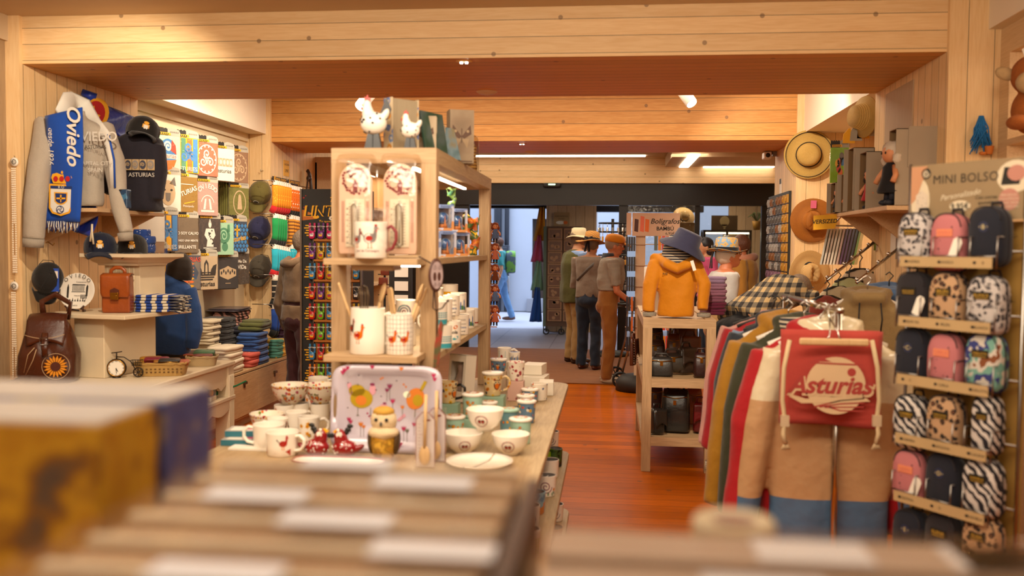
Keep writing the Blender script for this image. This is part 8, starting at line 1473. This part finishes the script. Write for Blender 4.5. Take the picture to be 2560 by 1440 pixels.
def mini(label,px,py,m,txt,col,k):
 p=l5(px,py);q=o5+Matrix.Rotation(rz5,3,'Z')@Vector((p.x,-.045,p.z));rr=T('mini_backpack',label,'mini backpack',q,rz5);w_,h_=.118,.185;nar=.7 if k==11 else 1
 def ring(sc,y):return[(sc*nar*w_/2*math.copysign(abs(math.cos(a))**(.75 if math.sin(a)>0 else .35),math.cos(a)),y,h_/2*sc*math.copysign(abs(math.sin(a))**(.6 if math.sin(a)>0 else .4),math.sin(a)))for a in[2*PI*i/36 for i in range(36)]]
 b=MB();b.loft([ring(.85,.035),ring(.97,.028),ring(1,.01),ring(1,-.01),ring(.96,-.024),ring(.85,-.03),ring(.3,-.033)]);b.build('bag_body',m,rr)
 b=MB();b.tube([(x*1.01,.006,z)for x,y,z in ring(1,0)],.0035,6,closed=True);b.tube([(x*.93,-.026,z)for x,y,z in ring(1,0)][2:17],.0022,5);b.build('zip_piping',BKC,rr)
 b=MB();b.tube([(-.02,.03,h_*.48),(-.015,.03,h_*.58),(.015,.03,h_*.58),(.02,.03,h_*.48)],.004,6);b.tube([(-w_*.4,.04,h_*.3),(-w_*.62,.05,0),(-w_*.4,.04,-h_*.4)],.005,6);b.build('strap',BKC,rr)
 b=MB();
 if len(txt)<2:b.at((0,-.034,.03),(PI/2,0,0));b.lathe([(0,0),(.017,0)],20,mi=0);b.at();b.text(txt,.02,(0,-.0348,.023),mi=1,off=.02);[b.poly([(s_*.012-.003,.029),(s_*.012+.003,.029),(s_*.012+.003,.031),(s_*.012-.003,.031)],lambda u,v:(u,-.0346,v),1)for s_ in(-1,1)]
 else:b.box((0,-.0335,.03),(.056*nar,.003,.024));b.text(txt,min(.017,.062*nar/len(txt)*1.25),(0,-.0355,.027),mi=1,off=.015);b.poly([(-.022*nar,.0205),(.022*nar,.0205),(.022*nar,.0225),(-.022*nar,.0225)],lambda u,v:(u,-.0355,v),1)
 b.build('name_badge',{'g':[BLACK,mat('gold_letter','#b89030',.4)],'p':[mat('salmon_badge','#d8825c',.6),mat('pale_salmon','#c8685a',.6)],'n':[mat('navy_patch','#1c2440',.6),mat('pale_gold','#b8a878',.5)]}[col],rr)
 if k in(1,3,12):b=MB();b.prism([(-.016,-.03),(.016,-.03),(.016,.025),(.008,.035),(-.008,.035),(-.016,.025)],0,.0015);b.build('swing_tag',PAPER,rr,(.045,-.04,-.02),rot=(0,.35,0))
BL=[(2312,602,LEO,'ANDREA','g','white leopard print'),(2398,606,PNK,'ANGELA','p','pink dotted'),(2494,592,NVY,'B','n','navy initial'),(2308,748,BKC,'MEJOR MADRE','g','black canvas'),(2396,752,LEB,'BELÉN','g','brown leopard print'),(2492,762,LEO,'BLANCA','g','white leopard print'),(2308,888,NVY,'C','n','navy initial'),(2394,902,PNK,'CARLA','p','pink dotted'),(2490,905,TRO,'CARLOTA','g','tropical leaf print'),(2306,1052,ZEB,'CARMEN','g','zebra print'),(2394,1055,LEB,'CAROLINA','g','brown leopard print'),(2496,1058,ZEB,'CLAUDIA','g','narrow zebra print'),(2306,1188,PNK,'CRISTINA','p','pink dotted'),(2394,1198,NVY,'D','n','navy initial'),(2488,1212,ZEB,'DANIELA','g','zebra print'),(2308,1335,NVY,'E','n','navy initial'),(2394,1345,BKC,'ELENA','g','black canvas'),(2490,1355,LEB,'ELISA','g','brown leopard print')]
for k,(px,py,m,tx,c_,nm)in enumerate(BL):mini('%s mini backpack, %s in the %s row of the stand'%(nm,('left','middle','right')[k%3],('top','second','third','fourth','fifth','bottom')[k//3]),px,py,m,tx,c_,k)
for k,(ya_,yb_)in enumerate(((655,655),(803,813),(948,965),(1095,1122),(1240,1275))):
 A_=l5(2285,ya_,-.095);B_=l5(2510,yb_,-.095);z=(A_.z+B_.z)/2;b=MB();b.box((L5/2,-.095,z),(L5*.8,.003,.034),0);[b.dot(L5*(.16+.3*i),z,.006,.005,lambda u,v:(u,-.0972,v),1,10)for i in range(3)];[b.text(BL[3*k+i][3][:8],.012,(L5*(.23+.3*i),-.0972,z-.004),mi=1)for i in range(3)];b.build('price_strip',[mat('kraft_strip','#b09468',.6),INK],r)
 b=MB()
 for i in range(3):c_=L5*(.18+.32*i);[b.tube([(c_+s_*.045,0,z+.08),(c_+s_*.045,-.09,z+.08),(c_+s_*.045,-.093,z-.02)],.0025,5)for s_ in(-1,1)];b.tube([(c_-.045,-.09,z+.02),(c_+.045,-.09,z+.02)],.0025,5)
 b.build('wire_basket',STEEL,r)
PL=mat('brown_plush','#9c541c',.95,.2,50,bump=.7,bs=220);PL2=mat('beige_plush','#b49468',.95,.15,50,bump=.6,bs=220);q=Vector((PY(2562,300,4.5).x+.01,4.5,NZ[0]+.002));r=T('plush_cow','brown plush cow with a beige muzzle sitting in the lit niche','plush toy',q)
b=MB();b.ell((.02,0,.1),(.09,.08,.11),16,12);b.ell((0,-.02,.26),(.085,.08,.09),16,12);[b.ell((s_*.05-.03,-.1,.035),(.05,.06,.035),12,8)for s_ in(-1,1)];me=remesh(b,.007,3);link('body',me,PL,r);b=MB();b.ell((-.02,-.09,.215),(.072,.05,.055),16,12);b.build('muzzle',PL2,r);b=MB();b.ell((-.10,0,.27),(.05,.018,.03),12,8,rot=(0,.3,0));b.build('ear',PL2,r);b=MB();[b.ell((-.05+s_*.0,-.135,.22),.007,8,6)for s_ in(0,)];b.tube([(-.04,-.135,.195),(-.01,-.142,.188),(.02,-.14,.195)],.003,6);b.ell((-.035,-.092,.29),.009,8,6);b.build('face_details',INK,r);b=MB();b.tube([(-.03,-.03,.34),(-.05,-.05,.37),(-.02,-.03,.39),(0,-.03,.35)],.004,6,closed=True);b.build('white_loop',PAPER,r)
q=PY(2452,290,Y1-.06);r=T('yarn_charm','blue yarn tassel charm with an orange basket hanging on the right front post','charm',(q.x,Y1-.055,q.z));b=MB();[b.tube([(R.uniform(-.01,.01),-.012,0),(R.uniform(-.03,.03),R.uniform(-.03,.0),-.06),(R.uniform(-.05,.05),R.uniform(-.03,.0),-.09-.1*R.random())],.003,4)for k in range(60)];b.build('yarn',mat('blue_yarn','#1c6aa8',.9),r);b=MB();b.lathe([(.016,-.19),(.022,-.16),(.025,-.15)],14,(.04,-.012,0));b.ell((.01,-.02,-.185),(.02,.012,.01),8,6);b.build('tiny_basket',mat('orange_cane','#b8641c',.7),r)
for(px,py,lab)in((2235,592,'small white notice with a dark top on the right jamb'),(1952,470,'small white notice above the jewellery pegboard')):q=PX(px,py,XR);b=MB();b.bx(-.004,0,-.05,.05,-.09,.09,0);b.bx(-.005,-.004,-.05,.05,.04,.09,1);one('notice',b,[PAPER,BLK],lab,'notice',(XR-.001,q.y,q.z))
# ================================================================== BACK OF THE SHOP AND STREET SIDE
def rackrow(px,py,n,dx,dy,Y,w,h,cols,name,lab,cat,grp,X=None):
 for k in range(n):
  q=PY(px+dx*k,py+dy*k,Y);b=MB();b.box((0,0,-h/2),(w,.014,h));b.box((0,-.008,-h*.12),(w*.9,.003,h*.2));c_=cols[k%len(cols)]
  one(name,b,mat(name[:6]+c_[1:],c_,.4,.12,30),lab%(NTH[k]if k<10 else 'last'),cat,q,group=grp)
a=PY(1590,600,9.7);r=T('bamboo_stand','revolving stand of bamboo pen cases with a printed BAMBU header','display stand',(a.x+.05,9.78,0));g=rel(Vector((a.x+.05,9.78,0)))
b=MB();b.box((-.0,0,.95),(.1,.06,1.75));[b.tube([(-.15,-.04,z),(.42,-.04,z)],.006,5)for z in(.45,.67,.88,1.1,1.32,1.54)];b.build('ruler_post',mat('pale_ruler_post','#c8a888',.6),r);b=MB();b.lathe([(0,0),(.24,0),(.24,.1),(.18,.16),(0,.16)],24);b.build('base',BLK,r)
za,zb_=g(1600,590,9.7).z,g(1600,532,9.7).z;b=MB();b.bx(-.09,.40,-.06,-.05,za,zb_,0);b.bx(-.15,-.1,-.06,-.05,za+.01,zb_,0);cz=(za+zb_)/2
for i,(x,m_)in enumerate(((-.05,2),(.01,3),(.06,4))):b.poly([(x-.02,cz-.07),(x+.02,cz-.08),(x+.025,cz+.05+.03*(i==1)),(x-.015,cz+.06+.03*(i==1))],lambda u,v:(u,-.0612,v),m_)
b.text('Bolígrafos',.075,(.25,-.0615,cz+.01),mi=1,shear=.25,off=.01);b.text('DE',.025,(.25,-.0615,cz-.02),mi=1);b.text('BAMBÚ',.055,(.25,-.0615,cz-.06),mi=1,off=.02);b.text('6,95€',.04,(.3,-.0615,cz-.105),mi=1);b.build('header_board',[mat('pale_salmon_board','#c8a488',.6),INK,mat('pen_brown','#4a2418',.6),mat('pen_salmon','#d86848',.6),ORANGE],r)
PCO=['#56625c','#d8841c','#c83c1c','#c87a5c','#4a5450','#2a2624']
for k in range(6):rackrow(1640,590+50*k,5,9.5,0,9.7,.034,.15,PCO if k%2==0 else PCO[4:]+PCO[1:3],'pen_case','%%s bamboo pen case from the left, %s row right of the post'%ROWN[k],'pen case','bamboo pen cases right of the post');rackrow(1568,592+50*k,4,6,0,9.72,.022,.15,['#23202a','#2c2826','#c8641c','#3a2a22']if k>2 else['#23202a','#2c2826'],'pen_case','%%s dark pen case from the left, %s row left of the post'%ROWN[k],'pen case','dark pen cases left of the post')
a=PY(1358,700,15.8);c=PY(1452,700,15.8);zt=PY(1400,566,15.8).z;W6=c.x-a.x;r=T('frame_rack','tall wheeled rack of wooden picture frames in the lobby','rack',(a.x,15.8,0));b=MB();b.bx(0,W6,0,.3,.14,zt);b.build('rack_body',mat('brown_rack','#5a4030',.6),r);b=MB();b.bx(-.0,.05,-.02,.0,.14,zt);b.build('green_side',mat('grey_green_edge','#56685c',.6),r)
for x in(.06,W6*.5,W6-.06):b=MB();b.at((x,0,.055),(PI/2,0,0));b.tube([(.045*math.cos(t_),.045*math.sin(t_),0)for t_ in[k*.4 for k in range(16)]],.014,6,closed=True);b.at();b.tube([(x,0,.05),(x,0,.15)],.012,6);b.build('castor',BLACK,r)
for k in range(8):
 for i in range(2):b=MB();b.box((0,0,0),(.24,.02,.19),0);b.box((0,-.012,0),(.2,.004,.15),1);[b.dot(R.uniform(-.06,.06),R.uniform(-.04,.04),.03,None,lambda u,v:(u,-.015,v),0)for _ in range(3)];one('framed_picture',b,[mat('frame_tan','#a07858',.6),mat('frame_sepia','#6a4634',.4,.4,8)],'wooden picture frame in the %s column, %s row of the lobby rack'%(('left','right')[i],ROWN[k]),'picture frame',(a.x+.2+.27*i,15.785,zt-.13-.2*k),group='picture frames on the lobby rack')
q=PY(1404,548,16.36);b=MB();b.bx(-.14,.14,0,.01,-.12,.12,0);b.text('PORTAFOTOS',.036,(0,-.001,.04),mi=1);b.text('imantados',.026,(0,-.001,.0),mi=1);b.dot(-.02,-.06,.08,.03,lambda u,v:(u,-.0015,v),2);b.dot(.07,-.06,.04,.03,lambda u,v:(u,-.0018,v),3);one('pier_sign',b,[mat('tan_sign','#a8865c',.7),INK,PAPER,ORANGE],'small PORTAFOTOS sign on the timber lobby pier','sign',q)
for k,(px,y0,y1,cc,lab)in enumerate(((1354,518,602,'#c8861c','mustard cloth hanging topmost beside the street doorway'),(1347,588,655,'#c0547c','pink cloth hanging below the mustard one'),(1347,652,726,'#7aa48c','mint cloth hanging below the pink one'),(1344,718,805,'#1c4c9c','royal blue cloth hanging lowest by the street doorway'))):
 q=PY(px,y0,15.9-.02*k);h=(y1-y0)*mp(15.9);b=MB();b.sheet(lambda u,v:((u-.5)*(.08+.14*v)-.03*v,.03*math.sin(u*12+v*2),-h*v),14,8);o=b.build('hanging_cloth',cloth('cloth_'+cc[1:],cc),None,q,solid=.006);tag(o,lab,'clothing')
b=MB();q=PY(1357,515,15.9);b.tube([(0,0,0),(0,0,-2.3)],.012,6);one('hanging_rail',b,STEEL,'thin upright rail carrying the coloured cloths by the street doorway','rail',(q.x+.03,15.98,q.z))
a=PY(1530,700,12.8);r=T('spinner_rack','round black wire spinner rack of key chains behind the bamboo stand','rack',(a.x,12.8,0));b=MB();b.tube([(0,0,.1),(0,0,1.9)],.02,8);b.lathe([(0,0),(.25,0),(.25,.05),(0,.1)],20)
for z in(.7,1.05,1.4,1.72,1.84):b.tube([(.19*math.cos(t_),.19*math.sin(t_),z)for t_ in[2*PI*k/24 for k in range(24)]],.01,6,closed=True);[b.tube([(0,0,z),(.19*math.cos(t_),.19*math.sin(t_),z)],.005,5)for t_ in(0,1.57,3.14,4.71)]
b.build('wire_frame',BLACK,r)
for j,z in enumerate((1.84,1.72,1.4,1.05)):
 for k in range(9):t_=PI+PI*k/8;b=MB();b.tube([(0,0,0),(0,0,-.05)],.004,5);b.rslab((0,0,-.09),(.03,.012,.07),.7);one('key_chain',b,JP[(j+k)%3]if k%3 else CHROME,'small key chain dangling from the spinner, %s tier, %s from the left'%(ROWN[j],NTH[k]),'key chain',(a.x+.19*math.cos(t_),12.8+.19*math.sin(t_),z-.006),group='key chains on the spinner rack')
q=PY(1222,700,10);b=MB();b.tube([(0,0,0),(0,0,1.85)],.015,8);[b.tube([(-.06,-.02,.62+.235*k),(.09,-.02,.62+.235*k)],.006,6)for k in range(5)];b.lathe([(0,0),(.2,0),(.2,.03),(0,.04)],16);one('doll_stand',b,W_shelf,'slim timber stand hung with rag dolls left of the doorway','display stand',(q.x,10.06,0))
DC=[cloth('doll_salmon','#b8684c',.1,.2),cloth('doll_brown','#6a3414',.1,.2),cloth('doll_denim','#54688c',.1,.2)];DHR=mat('auburn_wool_hair','#7a3410',.9,.2,60)
for k in range(5):
 for i in range(2):q=PY(1224+14*i,606+52*k,9.98-.04*i);doll('%s rag doll with auburn wool hair in the %s row of the slim stand'%(('left','right')[i],ROWN[k]),q,.58,DC[(k+i*2)%3],DHR,.2*(i-.5))
a=PY(1757,660,14.6);c=PY(1878,660,14.6);zt=PY(1800,575,14.6).z;W7=c.x-a.x;r=T('glass_cabinet','black framed glass cabinet with a lit top inside the entrance showcase','cabinet',(a.x,14.6,0));b=MB();[b.bx(x,x+.035,y,y+.035,0,zt)for x in(0,W7*.47,W7-.035)for y in(0,.4)];b.bx(0,W7,0,.435,zt-.03,zt);b.bx(0,W7,0,.435,.6,.64);b.build('frame',DARK,r);b=MB();b.bx(.03,W7-.03,.08,.1,zt-.06,zt-.035);b.build('lamp_tube',LED,r);b=MB();b.bx(.035,W7-.035,.012,.018,.64,zt-.03);b.build('glass_front',GLASS,r)
area('cabinet_light',(a.x+W7/2,14.75,zt-.08),.1,8,(1,.85,.6),sy=.6);area('showcase_light',(a.x-.2,14.8,2.55),1.6,34,WARM,sy=1.0)
for k in range(5):b=MB();b.lathe([(0,0),(.05,0),(.06,.12),(.03,.2),(.035,.26),(0,.27)],14);one('cabinet_ornament',b,pattern('ornament_glaze','blobs',['#7a5a3c','#a88c5c','#3c5c50','#b86838'],9,.3),'%s glazed ornament from the left inside the glass cabinet'%NTH[k],'ornament',(a.x+.1+.16*k,14.85,.642),group='ornaments in the glass cabinet')
q=PY(1812,574,14.7);b=MB();b.bx(-.2,.2,0,.04,0,.23,0);b.dot(0,.14,.075,.08,lambda u,v:(u,-.001,v),1,18);b.poly([(-.05,.09),(.05,.09),(.015,.045),(-.015,.045)],lambda u,v:(u,-.001,v),1);b.box((0,-.001,.028),(.03,.002,.02),1);one('balloon_print',b,[mat('brown_board_print','#4c3a22',.6),mat('pale_balloon','#a89468',.6)],'brown picture board with a pale hot air balloon on top of the glass cabinet','picture',(q.x,14.75,zt+.001))
q=PY(1710,590,14.5);b=MB();b.bx(-.22,.22,-.2,.2,0,q.z);one('plinth',b,BLK,'dark plinth carrying the pale basket in the showcase','plinth',(q.x,14.6,0));basket('wicker_basket','pale round basket carrying a straw hat in the showcase',(q.x,14.6,q.z+.001),0,.42,.38,.2,WICK2,False)
rr=T('straw_hat','pale straw hat with dark band leaning on the showcase basket','hat',(q.x+.0,14.6,q.z+.3));rr.rotation_euler=(1.1,0,.2);b=MB();b.lathe([(0,.1),(.06,.1),(.085,.01),(.17,0),(.172,-.006),(.08,0)],28);b.build('hat_body',SW3,rr);b=MB();b.lathe([(.087,.012),(.083,.035)],24);b.build('hat_band',NVB,rr)
q=PY(1892,540,14.9);r=T('hanging_plant','small green plant in an ochre pot hanging at the right of the showcase','plant',q);b=MB();b.lathe([(0,-.22),(.05,-.22),(.07,-.08),(.06,-.08),(0,-.1)],14);b.build('pot',mat('ochre_pot','#a8781c',.6),r);b=MB();[b.tube([(0,0,-.09),(.08*math.cos(k),.08*math.sin(k),.02+.02*(k%3)),(.14*math.cos(k),.14*math.sin(k),-.02)],[.006,.012,.003],5,flat=.3)for k in range(14)];b.build('leaves',mat('leaf_green','#3c5c24',.5,.2,30),r);b=MB();b.tube([(0,0,-.08),(0,0,2.62-q.z)],.004,5);b.build('cord',INK,r)
q=PY(1004,650,8.6);b=MB();b.bx(-.12,.1,0,.03,.0,1.9,0);[b.box((.0,-.006,1.38-.13*k),(.13,.01,.09),1)for k in range(4)];one('card_stand',b,[BLK,PAPER],'black stand with white cards glimpsed through the shelf unit','display stand',(q.x,8.6,0))
for k in range(4):q=PY(958+5*(k%2),655+24*k,8.8);b=MB();b.rslab((0,0,0),(.09,.03,.075),.4);[b.box((-.03+.03*i,-.016,0),(.006,.004,.07))for i in range(3)];one('leather_purse',b,leather('wallet_comb','#8c3a1c','#5c2010'),'%s brown leather purse glimpsed through the shelf unit'%ORD[k],'purse',q)
q=PY(960,700,8.85);b=MB();b.tube([(0,0,0),(0,0,1.7)],.012,6);b.lathe([(0,0),(.15,0),(.15,.02),(0,.03)],14);[b.tube([(-.06,-.03,z),(.06,-.03,z)],.005,5)for z in(1.02,1.12,1.22,1.32,1.4)];one('purse_rack',b,BLACK,'slim black rack of leather purses behind the shelf unit','rack',(q.x,8.88,0))
# ================================================================== FOREGROUND (strongly out of focus)
b=MB();b.bx(-1.0,.62,.36,1.08,0,1.13);one('display_counter',b,W_shelf,'low timber display counter in front of the camera','counter')
YB=pattern('yellow_box_print','blobs',['#7a4c08','#b88410','#c8981c','#8c5c0c','#5c4a3c'],14,.4,ip='LINEAR');BB=pattern('blue_yellow_print','blobs',['#c8a830','#3c4888','#4c5898','#c8b040'],13,.4,ip='LINEAR')
for k,(lab,ya_,yb_,m)in enumerate((('near yellow gift box at the lower left edge, blurred',.8,.912,YB),('blue and yellow gift box behind the near yellow box, blurred',.928,1.045,BB))):
 r=T('gift_box',lab,'box',(-.47,ya_,1.131));b=MB();b.bx(-.3,0,0,yb_-ya_,0,.2);b.build('printed_carton',m,r,bev=.002);b=MB();b.bx(-.298,-.002,.004,yb_-ya_-.004,.2,.2025);b.build('pale_lid',mat('pale_lid_card','#c8c4c0',.3,.1,12),r)
for k in range(8):
 y=.44+.062*k;r=T('blister_pack','%s cream edged clear wrapped wooden pack in the blurred foreground row, counted from the camera'%NTH[k],'packaged goods',(-.245,y,1.131),0,'clear wrapped packs in the foreground');b=MB();b.bx(-.155,.155,0,.035,0,.135);b.build('wooden_board',mat('warm_brown_board','#9c7450',.5,.25,8),r);b=MB();b.bx(-.155,.155,.036,.05,0,.142);b.build('cream_card',mat('cream_card_edge','#d8cab0',.6),r);b=MB();b.bx(-.162,.162,-.004,.055,0,.15);b.build('clear_wrap',clear('pack_wrap','#fdfbf8',.10,.12),r);b=MB();x=-.06+.045*((k*3)%5);b.bx(x-.045,x+.045,.0,.034,.1505,.152);b.build('painted_highlight',mat('painted_highlight','#dfe0e8',.5),r)  # last part: bluish white plate painting a light highlight on the wrap
b=MB();b.bx(-.083,-.07,.43,.94,0,.13);one('end_panel',b,mat('dark_brown_panel','#4a2c18',.5),'dark brown end panel beside the blurred clear wrapped packs','panel',(0,0,1.131))
for k in range(4):r=T('glossy_pack','%s pale pink glossy pack in the blurred right foreground, counted from the camera'%NTH[k],'packaged goods',(.26,.46+.09*k,1.131),0,'pale glossy packs in the foreground');b=MB();b.bx(-.31,.3,0,.066,0,.122);b.build('pack_card',mat('dusty_pink_card','#b09c8c',.4,.2,9),r);b=MB();b.bx(-.315,.305,-.004,.072,0,.128);b.build('clear_wrap',clear('pack_wrap','',.1),r);b=MB();[b.bx(x,x+.09,.005,.06,.1225,.124)for x in(-.29+.05*k,-.08+.03*k,.14-.04*k)];b.build('painted_highlight',mat('painted_highlight','#dfe0e8',.5),r)  # pale plates on top paint the glossy highlights of the wrap
r=T('round_tin','round cream lidded tin in the blurred right foreground','tin',(PY(1842,1300,.83).x,.85,1.118));b=MB();b.lathe([(0,0),(.034,0),(.035,.12),(0,.12)],28);b.build('tin_body',mat('blue_tin','#5c6478',.3),r);b=MB();b.lathe([(.036,.112),(.0375,.118),(.0375,.132),(.035,.136),(.03,.134),(0,.134)],28);b.dot(0,0,.02,None,lambda u,v:(u,v,.1345),1,16);b.build('tin_lid',[mat('cream_tin','#c8b898',.3),mat('brown_lid_print','#8c6a58',.4)],r)
